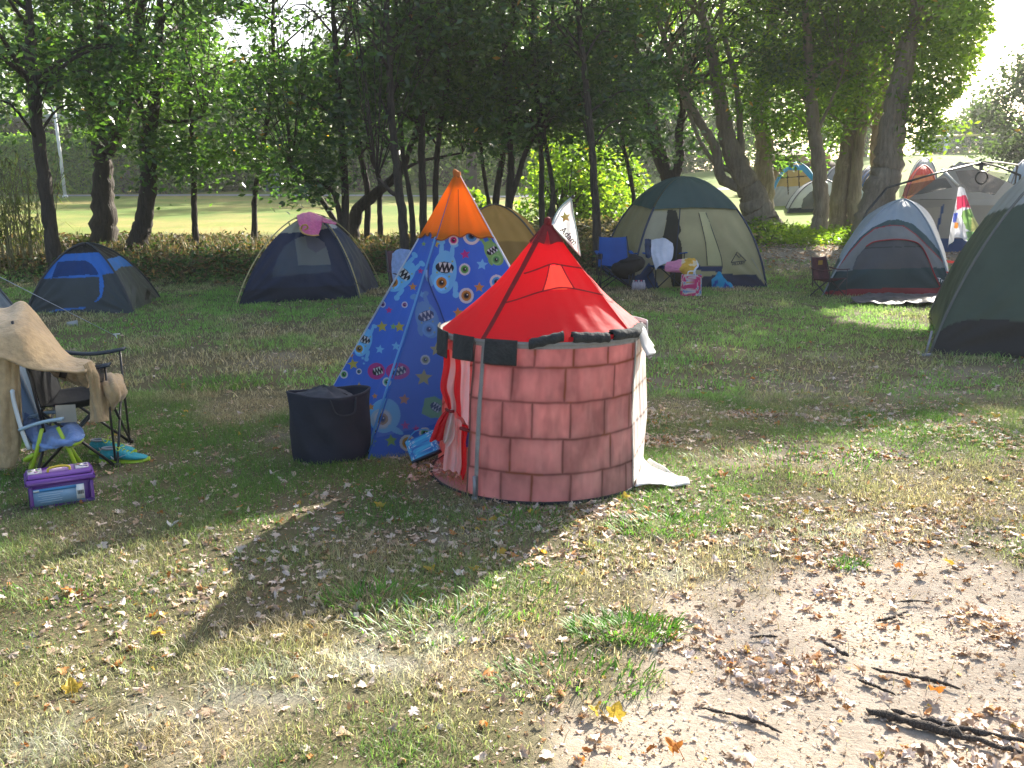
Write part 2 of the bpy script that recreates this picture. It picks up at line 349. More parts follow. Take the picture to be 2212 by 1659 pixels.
# taller tufts of bright green grass, each one a clump
def tuft(u, v, n, r, h, label, group='clumps of taller green grass', white_=0):
    n = int(n*1.7); h *= .85; p = G(u, v); g = np.random.default_rng(int(u+v)); a = g.random(n)*2*PI; rr = r*np.sqrt(g.random(n))
    x = p[0]+np.cos(a)*rr*1.5; y = p[1]+np.sin(a)*rr*.8; z = H(x, y)-.006; hh = h*(.5+.6*g.random(n)); oa = a+g.normal(0, .7, n)
    V = []; F = []; C = []
    for i in range(n):
        wv = np.array([-math.sin(oa[i]), math.cos(oa[i]), 0])*.0025*(.6+.8*g.random()); out = np.array([math.cos(oa[i]), math.sin(oa[i]), 0])*hh[i]*(.4+.9*g.random()); b = np.array([x[i], y[i], z[i]])
        k = len(V)
        for s, wf in ((0, .7), (.4, 1), (.75, .8), (1, .05)):
            c = b+out*s**1.5+np.array([0, 0, hh[i]*(s*1.25-.45*s*s)]); V += [c-wv*wf, c+wv*wf]
        F += [(k+j, k+j+1, k+j+3, k+j+2) for j in (0, 2, 4)]
        cc = np.array([.10, .24, .03])*(.6+.8*g.random()) if g.random() > white_ else np.array([.55, .6, .5]); C += [cc]*8
    o = fast('grass_tuft', V, F, M_GRASS, None, np.array(C), smooth=False)
    return tag(o, label, 'grass tuft', None if r > .19 else group, 'stuff' if r > .19 else None)
blades('undergrowth', 15000, 16.0, 22.8, .06, .38, .011, 8, 'dry upright stalks and seed heads on the bank', lambda x, y: sm((y-16.3)/1.)*sm((21.5-y)/1.5)*(.25+fbm(x, y, 3)), lambda x, y, g: np.where(g.random((len(x), 1)) < .5, np.array([.20, .15, .09]), np.array([.07, .075, .035]))*(.5+.8*g.random((len(x), 1))), xr=(-15, 3.4), lean=.35)
tuft(800, 1300, 90, .12, .10, 'bright green broad grass tuft at the lower edge of the castle shadow')
tuft(940, 1350, 150, .2, .07, 'sprawling green tuft dusted with white paint below the castle shadow', white_=.45)
tuft(1350, 1365, 260, .13, .075, 'dense round green tuft standing alone on the dry ground in front of the castle')
tuft(1440, 1140, 220, .2, .075, 'wide green tuft just right of the castle base')
tuft(1830, 1222, 60, .06, .04, 'small green tuft among fallen leaves on the bare ground')
tuft(1110, 1125, 150, .2, .06, 'darker tuft in the castle shadow against its base')
tuft(1080, 1300, 110, .22, .06, 'loose green tuft with fallen leaves at the right end of the castle shadow')
tuft(1700, 1000, 260, .4, .07, 'long bright green tuft in the sun on the right beyond the castle')
tuft(455, 835, 260, .3, .09, 'green tuft in the shade left of the monster print tent')
tuft(170, 1280, 120, .2, .045, 'low green tuft in the sun below the purple toolbox')
tuft(1960, 960, 300, .6, .07, 'broad green tuft at the edge of the shade near the right side')
tuft(1230, 1465, 160, .2, .05, 'dull green tuft in the foreground below the round tuft')

# ---------------------------------------------------------------- leaf litter
M_DRY = leafmat('dry leaf', .25, .6, (1, .8, .5), .3, 1.3)
def leaf_shape():
    k = []
    for i, (a, r) in enumerate([(-90, .12), (-60, .42), (-35, .66), (-20, .5), (5, .78), (22, .9), (38, .6), (62, .76), (78, .9), (90, 1.05)]): k.append((math.radians(a), r))
    pts = [(r*math.cos(a), r*math.sin(a)) for a, r in k]; return np.array(pts+[(-x, y) for x, y in pts[-2:0:-1]])
LS = leaf_shape()
def litter(name, N, y0, y1, s0, s1, seed, dens, label, cols, curl=1.):
    g = np.random.default_rng(seed); y = np.sqrt(g.random(N*6)*(y1*y1-y0*y0)+y0*y0); x = (g.random(N*6)*2-1)*(.74*y+.4)
    k = g.random(N*6) < dens(x, y); x = x[k][:N]; y = y[k][:N]; N = len(x); m = len(LS)+1
    P = np.vstack([[0, .2], LS])
    s = (s0+(s1-s0)*g.random(N)**1.5)/2; c1 = g.normal(0, .9, N)*curl; c2 = g.normal(.5, .8, N)*curl; sq = .45+.55*g.random(N)
    px = P[None, :, 0]*s[:, None]*sq[:, None]; py = P[None, :, 1]*s[:, None]
    r2x = (P[None, :, 0]**2); r2y = (P[None, :, 1]-.2)**2
    th = px*(np.abs(c1)*1.6+.4)[:, None]/s[:, None]; px = np.sin(th)*s[:, None]/(np.abs(c1)*1.6+.4)[:, None]
    pz = (1-np.cos(th))*s[:, None]/(np.abs(c1)*1.6+.4)[:, None]*np.sign(c1)[:, None]+s[:, None]*c2[:, None]*r2y*.3+s[:, None]*.12*g.normal(0, 1, px.shape)
    ax = g.normal(0, .35, N); ay = g.normal(0, .35, N); az = g.random(N)*2*PI
    y1_ = py*np.cos(ax)[:, None]-pz*np.sin(ax)[:, None]; z1 = py*np.sin(ax)[:, None]+pz*np.cos(ax)[:, None]
    x2 = px*np.cos(ay)[:, None]+z1*np.sin(ay)[:, None]; z2 = -px*np.sin(ay)[:, None]+z1*np.cos(ay)[:, None]
    x3 = x2*np.cos(az)[:, None]-y1_*np.sin(az)[:, None]; y3 = x2*np.sin(az)[:, None]+y1_*np.cos(az)[:, None]
    z2 = (z2-z2.min(1)[:, None])*.75+.001*g.random(N)[:, None]
    V = np.stack([x3+x[:, None], y3+y[:, None], z2+(H(x, y)-.011*dirt(x, y))[:, None]], 2).reshape(-1, 3)
    i = np.arange(N)[:, None]; F = np.concatenate([i*m+np.array([[0, 1+j, 1+(j+1) % (m-1)]]) for j in range(m-1)])
    ci = g.choice(len(cols), N, p=np.array([c[0] for c in cols])/sum(c[0] for c in cols)); C = np.array([c[1] for c in cols])[ci]*(.6+.7*g.random((N, 1)))
    return tag(fast(name, V, F, M_DRY, None, np.repeat(C, m, 0), smooth=False), label, 'leaves', kind='stuff')
CL = [(5, (.60, .49, .40)), (3, (.44, .32, .22)), (3, (.66, .58, .52)), (.9, (.42, .19, .06)), (.3, (.55, .36, .05)), (1.4, (.26, .18, .12))]
litter('fallen_leaves', 16500, 1.8, 6.2, .018, .074, 11, lambda x, y: np.clip(.07+1.0*sm((fbm(x*2.3+3, y*3.4, 3)-.50)*10)*sm((x+.42*y-.7)/1.4)+.03*dirt(x, y)+.35*blob(x, y, 1.2, 3.9, 1.6, .4)+.3*blob(x, y, -1.2, 3.3, .9, .5), 0, 1), 'curled dry brown maple leaves scattered over the sunny foreground', CL, 1.5)
litter('leaf_crumbs', 50000, 1.8, 6.5, .006, .024, 12, lambda x, y: np.clip(.35+.6*fbm(x*2, y*2, 3)*sm((x+.42*y-.6)/1.2), 0, 1), 'small leaf crumbs and chips over the foreground', CL, 1.2)
litter('fallen_leaves', 5200, 6, 15, .025, .075, 13, lambda x, y: np.clip(.14+1.4*blob(x, y, 3, 7, 3.5, 1.6)*fbm(x*2, y*2, 3), 0, 1), 'scattered dry leaves on the shaded lawn', CL, 1.2)
litter('fallen_leaves', 5000, 17, 23, .06, .13, 14, lambda x, y: np.clip(blob(x, y, 7.2, 19.5, 3.6, 2.6), 0, 1), 'dry leaf carpet under the big trees on the right', CL, 1.2)
# yellow maple leaves lying singly
M_YL = cloth('yellow maple leaf', (.50, .36, .05), .4, .5, False, .2, 30, .3)
M_OR = cloth('orange dead leaf', (.45, .17, .03), .35, .6, False, .2, 30, .3)
def bigleaf(u, v, size, label, mat=M_YL, tilt=.4, yaw=0.):
    p = G(u, v); g = np.random.default_rng(int(u)); P = np.vstack([[0, .2], LS]); s = size*.37; rr = []
    for k in (1, .93, .55):                             # rim, inner rim, heart
        for q in LS: x_, y_ = q[0]*k, .2+(q[1]-.2)*k; rr.append((x_*s, y_*s, s*(.55*x_*x_-.3*(y_-.2)**2+.12*math.sin(9*x_))))
    V = np.array(rr+[(0, .2*s, 0)]); n = len(LS)
    F = [(a*n+i, a*n+(i+1) % n, (a+1)*n+(i+1) % n, (a+1)*n+i) for a in (0, 1) for i in range(n)]+[(2*n+i, 2*n+(i+1) % n, 3*n) for i in range(n)]
    R = np.array((Matrix.Rotation(yaw, 3, 'Z')@Matrix.Rotation(tilt, 3, 'X')@Matrix.Rotation(.25, 3, 'Y')))
    V = V@R.T; V[:, 2] -= V[:, 2].min()-.002; b = MB(); b.add(V+np.array([p[0], p[1], zh(p)]), F)
    st_ = np.array([(0, -.1*s, 0), (.03*s, -.8*s, .05*s), (.1*s, -1.5*s, 0)])@R.T; st_[:, 2] -= st_[:, 2].min()-.004
    b.tube(cat_rom(st_, 6)+np.array([p[0], p[1], zh(p)]), .0012, 5)
    return tag(b.build('maple_leaf', mat), label, 'leaf', 'yellow and orange leaves lying singly')
for a in [(155, 1497, .10, 'upright yellow green maple leaf in the lower left corner grass', M_YL, .9, .4), (1350, 1078, .08, 'yellow maple leaf standing against the castle base on its right', M_YL, 1.1, 0.), (1287, 1545, .075, 'smaller yellow leaf of the pair in the foreground dirt', M_YL, .8, 1.2),
          (1330, 1552, .10, 'larger yellow leaf of the pair in the foreground dirt', M_YL, .9, -.5), (928, 1232, .10, 'dull yellow leaf lying inside the castle shadow', M_YL, .2, .8), (2050, 1222, .09, 'yellow leaf on the bare ground near the right edge', M_YL, .6, 1.5),
          (350, 1375, .09, 'yellow leaf lying at the tip of the castle shadow', M_YL, .3, 2.), (820, 1098, .10, 'yellow leaf in the shadow left of the castle floor', M_YL, .3, .2), (1455, 1632, .10, 'large curled orange leaf at the bottom edge', M_OR, .8, .6),
          (2020, 1498, .10, 'orange leaf on the heap beside the long dark sticks', M_OR, .8, 2.2), (1560, 1030, .10, 'orange leaf in the sun right of the white flap', M_OR, .5, .1), (1400, 1105, .07, 'small orange leaf beneath the white castle flap', M_OR, .7, 1.), (2150, 905, .12, 'yellow leaf in the grass at the right edge of the shade', M_YL, .7, .3)]: bigleaf(*a)
# sticks
M_STK = barkmat('dark weathered stick', (.07, .055, .045), (.24, .19, .15), 60)
def stick(pts, r, label):
    W = [G(*q) for q in pts]; r = r*.8; P = cat_rom([(q[0], q[1], zh(q)+r*.4) for q in W], 22); g = np.random.default_rng(int(pts[0][0]))
    P = P+g.normal(0, r*.38, P.shape)*[1, 1, .4]; rr = r*(.55+.6*np.sin(np.linspace(.25, 2.9, 22)))*(1+.25*g.normal(0, 1, 22)); rr[0] *= .4; rr[-1] *= .4
    b = MB(); b.tube(P, np.abs(rr), 7); return tag(b.build('stick', M_STK), label, 'stick', 'dark sticks on the bare ground')
stick([(1872, 1537), (1960, 1558), (2080, 1592), (2230, 1632)], .014, 'thickest dark stick running out of the lower right corner')
stick([(1923, 1532), (2010, 1556), (2110, 1580), (2230, 1600)], .009, 'thinner stick lying just above the thickest one')
stick([(1515, 1530), (1590, 1548), (1640, 1562), (1690, 1584)], .006, 'dark stick among leaves at the bottom middle right')
stick([(1882, 1443), (1960, 1458), (2020, 1470), (2076, 1488)], .007, 'dark knotty stick above the leaf heap on the right')
stick([(1855, 1466), (1890, 1480), (1936, 1500)], .006, 'short stick below the knotty one')
stick([(1893, 1340), (1925, 1333), (1956, 1320)], .006, 'short rising stick on the bare ground, higher up')
stick([(1933, 1301), (1975, 1300), (2015, 1304)], .004, 'thin straight stick highest up on the bare ground')
stick([(1778, 1384), (1805, 1400), (1834, 1416)], .008, 'stubby dark stick in the middle of the bare ground')
stick([(1620, 1372), (1650, 1370), (1680, 1371)], .005, 'small pale edged stick left of the stubby one')
# ---------------------------------------------------------------- trees
B_DARK = barkmat('dark grey brown bark', (.035, .028, .022), (.11, .09, .07), 8)
B_MID = barkmat('furrowed cottonwood bark', (.20, .16, .12), (.50, .42, .33), 6)
B_FAR = solid('far trunk', (.07, .055, .045), .9)
M_LEAF = leafmat('tree leaf', .52, .28, (1.1, 1.25, .4), .8, 1.8)
M_LEAFR = leafmat('cottonwood leaf', .55, .42, (1.3, 1.35, .35), .5, 2.4)
M_LEAFB = leafmat('far leaf', .5, .5, (1.1, 1.2, .5), .4, 2.1)
TE = math.tan(SUN_EL)
SUNPATCH = [(G(1920, 685), .9), (np.array([7.0, 19.5, 0]), 1.2), (np.array([-3., 20.5, 0]), 1.0), (np.array([-7., 21, 0]), 1.2), (np.array([-4.2, 12.2, 0]), .4)]
def sunlit(P):
    k = P[:, 2]/TE; gx = P[:, 0]-k*math.sin(SUN_AZ); gy = P[:, 1]-k*math.cos(SUN_AZ)
    edge = 4.72+.40*gx+.10*np.maximum(gx-1.5, 0)+.35*(fbm(gx*1.7+5, gy*.3, 3)-.5)
    edge = np.where(gx < -1.2, 4.08+.40*(gx+1.2), edge)
    s = (gy < edge) & (gy > -6)
    for c, r in SUNPATCH: s |= ((gx-c[0])**2+((gy-c[1])*.8)**2 < r*r*(.5+fbm(gx*2.5, gy*2.5, 2)))
    return s & (P[:, 2] > 1.2)
def thin(P):
    z = P[:, 2]-EYE; a = P[:, 1]*math.cos(PITCH)-z*math.sin(PITCH); b = P[:, 1]*math.sin(PITCH)+z*math.cos(PITCH); u = 1106+FPX*P[:, 0]/a; v = 829.5-FPX*b/a
    p = .93*np.exp(-((u-690)/170)**4-((v-25)/95)**4)+.7*np.exp(-((u-480)/70)**4-((v-90)/70)**4)+.55*np.exp(-((u-1100)/220)**4-((v+10)/70)**4)+.5*np.exp(-((u-1640)/130)**4-((v-60)/60)**4)
    p = p*(.35+1.3*fbm(u/45., v/45., 3))+.6*np.exp(-((u-60)/190)**4-((v-320)/80)**4)+.55*np.exp(-((u-1000)/330)**4-((v-400)/75)**4)
    lim = np.interp(v, [-60, 0, 60, 150, 215, 250], [2165, 2150, 2140, 2110, 2065, 2030]); k = (v > -60) & (v < 255) & (u > lim+30*(fbm(v/30., u/60., 3)-.5)) & (P[:, 1] < 35); k &= ~((P[:, 1] > 36))
    return p, k
def leafcloud(cen, n, spread, size, g, pal, droop=.3, cull=True, squash=.7, aspect=.42):
    N = len(cen)*n; c = np.repeat(np.asarray(cen), n, 0)
    sp_ = np.repeat(np.broadcast_to(spread, (len(cen),)), n)[:, None]
    P = c+g.normal(0, 1, (N, 3))*sp_*np.array([1, 1, squash])
    if cull:
        tp_, tk_ = thin(P); k = ~sunlit(P); k |= g.random(N) < .01; k &= ~tk_; k &= g.random(N) > tp_; P = P[k]; c = c[k]; N = len(P)
    d = g.normal(0, 1, (N, 3)); d[:, 2] = d[:, 2]*.5-droop; d /= np.linalg.norm(d, axis=1)[:, None]
    u = g.normal(0, 1, (N, 3)); u[:, 2] *= .6; r = np.cross(d, u); r /= np.linalg.norm(r, axis=1)[:, None]+1e-9; nn = np.cross(r, d)
    s = size*(.6+.7*g.random((N, 1)))
    V = np.stack([P, P+d*s*.5-r*s*aspect*.5+nn*s*.09, P+d*s, P+d*s*.5+r*s*aspect*.5+nn*s*.09], 1).reshape(-1, 3)
    F = np.arange(N*4).reshape(-1, 4)
    pal = np.array(pal); cc = np.repeat(pal[g.integers(0, len(pal), max(1, len(cen)))], n, 0)
    if cull: cc = cc[k]
    C = cc*(.65+.7*g.random((N, 1)))
    od = g.random(N) < .004; C[od] = np.array([.30, .16, .03])
    return V, F, np.repeat(C, 4, 0)
PAL_A = [(.038, .085, .025), (.052, .105, .03), (.034, .075, .03), (.07, .13, .03)]
PAL_B = [(.08, .14, .025), (.10, .16, .03), (.06, .11, .03), (.12, .17, .035)]
PAL_F = [(.07, .12, .04), (.10, .16, .05), (.06, .10, .045)]
def rad(P, w0, w1, Y0): return np.linspace(w0/2*Y0/FPX, w1/2*Y0/FPX, len(P))
def tree(name, label, Y, limbs, top, crown, bark=B_DARK, leaf=M_LEAF, pal=PAL_A, seed=0, size=.15, n=120, spread=.38, group=None, cat='tree', flare=1.18, cull=True, hang=()):
    """limbs: list of ([(u,v),...] or [(u,v,dY),...], w0px, w1px); top: height of the main stem; crown: (zlo, zhi, radius, clusters, dx, dy)"""
    g = np.random.default_rng(seed+100)
    b = MB(); axes = []; base = None
    for li, (pts, w0, w1) in enumerate(limbs):
        W = [at(q[0], q[1], Y+(q[2] if len(q) > 2 else 0)) for q in pts]
        if li == 0:
            W[0][2] = float(H(W[0][0], W[0][1]))-.08; base = W[0].copy(); base[2] += .08
        elif pts[0][1] > 462: W[0][2] = float(H(W[0][0], W[0][1]))-.08
        if pts[-1][1] <= 5 or li == 0:                       # goes on above the frame
            d = W[-1]-W[-2]; d = d/np.linalg.norm(d); d = d*np.array([.6, .6, 1])+np.array([g.normal(0, .06), g.normal(0, .06), .3]); d /= d[2]
            hh = top*(1 if li == 0 else .85)-W[-1][2]
            if hh > .3: W += [W[-1]+d*hh*.5+np.array([g.normal(0, .2), g.normal(0, .2), 0]), W[-1]+d*hh]
        P = cat_rom(W, max(10, len(W)*7)); L_ = len(P); s = np.linspace(0, 1, L_)
        vis = np.linalg.norm(np.array(W[len(pts)-1])-W[0])/max(1e-6, np.linalg.norm(W[-1]-W[0]))
        r = np.interp(s, [0, vis, 1], [w0/2*Y/FPX, w1/2*Y/FPX, .02 if vis < .99 else w1/2*Y/FPX*.8])
        if li == 0: r = r*(1+(flare-1)*np.exp(-s*14))
        P = P+np.stack([g.normal(0, 1, L_), g.normal(0, 1, L_), 0*s], 1)*r[:, None]*.07
        b.tube(P, r*(1+.06*g.normal(0, 1, L_)), 12 if w0 > 25 else 8); axes.append((P, r))
    zlo, zhi, R, nc, dx, dy = crown
    mainP, mr = axes[0]; cs = []; sps = []
    for i in range(nc):
        P, r = axes[g.integers(0, len(axes))] if g.random() < .75 else axes[0]
        z = zlo+(zhi-zlo)*g.random()**.9
        j = int(np.argmin(np.abs(P[:, 2]-(z-.3-.5*g.random())))); a = g.random()*2*PI; t_ = (z-zlo)/(zhi-zlo)
        Rz = R*(.45+.75*math.sin(PI*min(1, .15+.85*t_)**.8))*math.sqrt(g.random())
        c = np.array([P[j, 0]+math.cos(a)*Rz+dx*t_, P[j, 1]+math.sin(a)*Rz+dy*t_, z]); cs.append(c)
        m_ = (P[j]+c)/2+np.array([0, 0, .12+.15*g.random()])*Rz
        Q = cat_rom([P[j], m_, c], 7); b.tube(Q, np.linspace(min(r[j]*.5, .012+.018*Rz), .005, 7), 5)
        for k in range(2):
            e = c+g.normal(0, .45, 3); Q2 = np.array([m_*.5+c*.5, (c+e)/2+[0, 0, .08], e]); b.tube(Q2, [.007, .005, .003], 4)
            cs.append(e)
    cs = np.array(cs); root = thing(name, label, cat, base, 0, group, world=True)
    b.build('trunk', bark, root)
    for h in hang: cs = np.vstack([cs, [at(h[0], h[1], Y+(h[2] if len(h) > 2 else -.4))]*2])
    V, F, C = leafcloud(cs, n, spread*(.6+.7*g.random(len(cs))), size, g, pal, cull=cull)
    fast('crown', V, F, leaf, root, C, smooth=False)
    return root
TG = 'slender trees along the creek bank'
def sap(label, Y, limbs, seed, top=9.5, zlo=2.9, R=2.0, nc=26, **k): return tree('tree', label, Y, limbs, top, (zlo, top+.5, R, nc, 0, 0), seed=seed, group=TG, **k)
sap('leaning grey trunk tree at the far left behind the small blue grey dome tent', 16.5, [([(116, 570), (108, 480), (88, 330), (72, 200), (66, 80), (60, 0)], 30, 22)], 1, zlo=3.0, nc=34, R=2.2)
tree('tree', 'thick dark tree that forks low, left of the leaning pair by the field', 20, [([(225, 530), (224, 430), (222, 350), (215, 290)], 54, 46), ([(220, 330), (200, 240), (178, 120), (165, 0)], 34, 24), ([(232, 330), (262, 260), (290, 150), (300, 60), (310, 0)], 30, 24), ([(228, 300), (240, 250), (215, 130), (235, 60)], 16, 9)], 11.5, (3.4, 12, 2.8, 44, 0, 0), seed=2, hang=[(190, 250), (240, 270)])
tree('tree', 'thick dark tree with a bent foot right of the low forked tree', 19.2, [([(288, 545), (303, 505), (315, 450), (322, 380), (318, 310), (330, 240), (342, 140), (344, 60), (346, 0)], 42, 28), ([(324, 280), (300, 220), (290, 160)], 16, 8), ([(318, 262), (400, 262), (440, 250)], 9, 5)], 11.5, (3.4, 12, 2.6, 40, 0, 0), seed=3, hang=[(340, 300), (360, 330), (330, 345)])
sap('thin straight trunk standing between the bent tree and the leaning sapling', 20, [([(421, 512), (419, 430), (420, 360), (415, 290), (410, 200), (398, 100), (395, 0)], 13, 9)], 4, hang=[(420, 350), (400, 330), (440, 340), (460, 330)])
sap('thin sapling leaning right above the navy dome tent', 20.5, [([(547, 495), (550, 430), (560, 370), (572, 290), (580, 240), (590, 120), (592, 0)], 12, 9)], 5)
sap('straight dark trunk behind the right side of the navy dome tent', 18.5, [([(745, 490), (746, 430), (741, 330), (735, 250), (728, 150), (722, 60), (720, 0)], 17, 12), ([(745, 470), (726, 430), (700, 400), (668, 385), (630, 362)], 13, 6)], 6, hang=[(690, 385), (700, 350), (650, 340), (680, 410), (700, 325), (720, 350)])
tree('tree', 'low sprawling willow whose heavy limb leans right behind the navy tent', 20.5, [([(757, 500), (770, 460), (810, 420), (850, 385), (875, 350)], 30, 20), ([(790, 480), (794, 420), (780, 340), (765, 260), (745, 170), (750, 60)], 14, 9), ([(822, 490), (820, 440), (822, 400), (800, 330)], 12, 9), ([(852, 380), (905, 350), (1000, 330)], 9, 4), ([(757, 500), (690, 425), (640, 370), (560, 340), (480, 330)], 12, 6)], 5.2, (2.4, 5.5, 2.4, 30, 0, 0), seed=7, group=TG, hang=[(620, 350), (560, 330), (650, 400), (610, 380)])
sap('tall dark trunk touching the shoulder of the monster print tent', 17, [([(876, 545), (870, 480), (861, 400), (850, 300), (843, 200), (842, 80), (838, 0)], 20, 14), ([(872, 470), (862, 440), (845, 415), (815, 385)], 12, 7)], 8, nc=40)
sap('slim trunk just right of the tall dark one', 19, [([(893, 500), (888, 440), (872, 350), (866, 280), (858, 180), (856, 0)], 12, 8)], 9, nc=26)
sap('straight brown trunk half hidden by the left slope of the orange tip', 19, [([(914, 500), (914, 430), (911, 340), (910, 240), (906, 120), (880, 0)], 17, 13)], 10)
sap('curving trunk left of the orange tent tip', 20, [([(940, 480), (941, 400), (946, 320), (955, 240), (968, 160), (972, 80), (985, 0)], 12, 10)], 11)
sap('dark leaning trunk just right of the orange tip', 21, [([(1062, 470), (1073, 420), (1082, 360), (1092, 290), (1104, 220), (1098, 120), (1110, 0)], 16, 10), ([(1060, 460), (1046, 380), (1038, 310), (1030, 240)], 9, 6)], 12, nc=36)
sap('pale trunk rising behind the ochre dome tent', 20, [([(1102, 480), (1100, 430), (1104, 360), (1100, 290), (1097, 220), (1090, 120), (1085, 0)], 18, 10), ([(1100, 440), (1120, 380), (1135, 330), (1165, 270), (1190, 180)], 14, 6)], 13, nc=36)
sap('trunk with a low V fork behind the red castle point', 19.5, [([(1175, 500), (1170, 450), (1170, 380), (1168, 300), (1160, 200), (1150, 90), (1150, 0)], 13, 9), ([(1175, 500), (1194, 440), (1190, 380), (1180, 320), (1172, 260)], 12, 8)], 14, nc=36)
sap('straight dark trunk behind the white flag', 17.5, [([(1290, 515), (1289, 470), (1283, 400), (1280, 330), (1272, 250), (1262, 150), (1252, 60), (1248, 0)], 18, 13)], 15, nc=36, R=2.1)
sap('thin leaning sapling left of the green roofed tent', 22, [([(1378, 470), (1368, 420), (1357, 360), (1348, 320), (1340, 280), (1330, 200)], 10, 7)], 16, top=6.5, nc=14, R=1.4)
tree('tree', 'short dark tree with a V fork standing behind the green roofed tent', 25, [([(1452, 418), (1450, 400), (1446, 390)], 46, 40), ([(1448, 400), (1430, 360), (1412, 310), (1405, 250), (1380, 180)], 26, 16), ([(1450, 400), (1468, 350), (1466, 300), (1475, 240), (1490, 150)], 22, 14)], 9, (3.7, 9.5, 3.0, 44, 0, 0), seed=17, pal=PAL_A, n=150)
RG = 'large cottonwood trunks in the grove on the right'
def big(label, Y, limbs, seed, top, crown, **k): return tree('cottonwood', label, Y, limbs, top, crown, bark=B_MID, leaf=M_LEAFR, pal=PAL_B, seed=seed, group=RG, aspect_=None, **k) if False else tree('cottonwood', label, Y, limbs, top, crown, bark=B_MID, leaf=M_LEAFR, pal=k.pop('pal', PAL_B), seed=seed, group=RG, **k)
big('biggest leaning cottonwood with three stems behind the green roofed tent', 24, [([(1652, 505), (1642, 470), (1625, 420), (1598, 365), (1575, 310), (1560, 240), (1545, 150), (1525, 60), (1515, 0)], 74, 30), ([(1615, 410), (1560, 385), (1545, 320), (1510, 260), (1470, 180), (1440, 100), (1415, 0)], 25, 15), ([(1600, 380), (1545, 350), (1515, 310), (1490, 250), (1465, 190)], 13, 6), ([(1600, 370), (1600, 300), (1590, 180), (1560, 60), (1560, 0)], 17, 10)], 21, 13, (4.6, 13.5, 3.6, 80, .5, 0), n=150)
big('dark upright trunk behind the biggest leaning cottonwood', 27, [([(1650, 455), (1650, 380), (1652, 310), (1640, 240), (1660, 140), (1670, 0)], 44, 32)], 22, 12.5, (3.6, 13, 3.0, 50, .5, 0), pal=PAL_A, n=150)
big('knotted upright trunk standing alone left of the twin trunks', 23.5, [([(1762, 510), (1773, 470), (1772, 400), (1765, 330), (1755, 250), (1748, 180), (1745, 90), (1740, 0)], 35, 25), ([(1760, 300), (1790, 230), (1820, 160)], 8, 4)], 23, 12.5, (3.6, 13, 3.0, 60, .3, 0), n=150, hang=[(1700, 170), (1690, 200), (1680, 270)])
big('left one of the twin trunks behind the white tents', 25.5, [([(1810, 490), (1812, 430), (1825, 350), (1838, 280), (1862, 200), (1890, 110), (1915, 0)], 38, 28)], 24, 13, (4.5, 13.5, 3.0, 56, .5, 0), n=150)
big('right one of the twin trunks, pressed against the left one', 25.2, [([(1848, 490), (1846, 430), (1850, 370), (1858, 300), (1868, 200), (1850, 80), (1845, 0)], 29, 20)], 25, 12, (3.6, 12.5, 2.6, 46, .5, 0), n=150)
big('thin trunk between the twin trunks and the thickest right trunk', 26, [([(1888, 455), (1892, 380), (1890, 310), (1900, 240), (1915, 130), (1925, 0)], 22, 18)], 26, 11, (3.8, 11.5, 2.2, 36, .5, 0))
big('thick pale trunk leaning right beside the light grey dome tent', 21.5, [([(1878, 490), (1893, 440), (1915, 370), (1925, 290), (1942, 200), (1960, 100), (1985, 0)], 74, 54), ([(1965, 90), (2010, 40), (2050, 0)], 16, 10)], 27, 14, (4.9, 14.5, 3.2, 76, .9, 0), n=150, hang=[(2040, 60), (2070, 120), (2050, 180), (2020, 130), (2090, 60), (2020, 230), (2000, 260), (1985, 210), (2070, 200), (2110, 30), (2000, 300)])
# trees standing outside the frame on the right, whose crowns shade the lawn
for i, (x, y, z1, label) in enumerate([(15.5, 20.5, 14, 'shade tree beyond the right edge of the view'), (13, 15.5, 9.5, 'nearer shade tree outside the view beside the big green tent'), (-15, 19, 11, 'tree on the creek bank outside the view on the far left')]):
    zb = float(H(x, y)); b_ = np.array([x, y, zb]); 
    u0 = 1106+FPX*x/(y*math.cos(PITCH)-(zb-1.5)*math.sin(PITCH)); q = lambda z: (lambda c: (1106+FPX*x/c, 829.5-FPX*(y*math.sin(PITCH)+(z-1.5)*math.cos(PITCH))/c))(y*math.cos(PITCH)-(z-1.5)*math.sin(PITCH))
    tree('shade_tree', label, y, [([q(zb), q(2), q(4), q(5.5)], 50*18/y, 36*18/y)], z1, (4.6, z1, 4.0, 150, 0, 0), seed=40+i, bark=B_MID, leaf=M_LEAFR, pal=PAL_B, n=150)

# ---- trees beyond the field
def fartree(name, label, x, y, hgt, R, seed, pal=PAL_F, n=5200, size=.46, group='trees beyond the field', zl=.1):
    g = np.random.default_rng(seed); z0 = float(H(x, y)); root = thing(name, label, 'tree', (x, y, z0), 0, group, world=True)
    b = MB(); P = cat_rom([(x, y, z0-.1), (x+g.normal(0, .2), y, z0+hgt*.3), (x+g.normal(0, .5), y, z0+hgt*.85)], 10); b.tube(P, np.linspace(.028*hgt, .05, 10), 8)
    cs = []; nc = 34
    for i in range(nc):
        t_ = g.random(); a = g.random()*2*PI; rr = R*math.sin(PI*(.12+.8*t_)**.8)*math.sqrt(g.random()); c = np.array([x+math.cos(a)*rr, y+math.sin(a)*rr, z0+hgt*(zl+(1-zl)*t_)]); cs.append(c)
        j = int(g.integers(2, 9)); b.tube(cat_rom([P[j], (P[j]+c)/2+[0, 0, .3], c], 5), np.linspace(.06, .02, 5), 4)
    b.build('trunk', B_FAR, root)
    V, F, C = leafcloud(np.array(cs), n//nc, R*.24*(.6+.8*g.random(nc)), size, g, pal, cull=False, aspect=.6)
    fast('crown', V, F, M_LEAFB, root, C, smooth=False); return root
def fx(u, y): return (u-1106)/FPX*y*1.0
FARL = []
k = 0
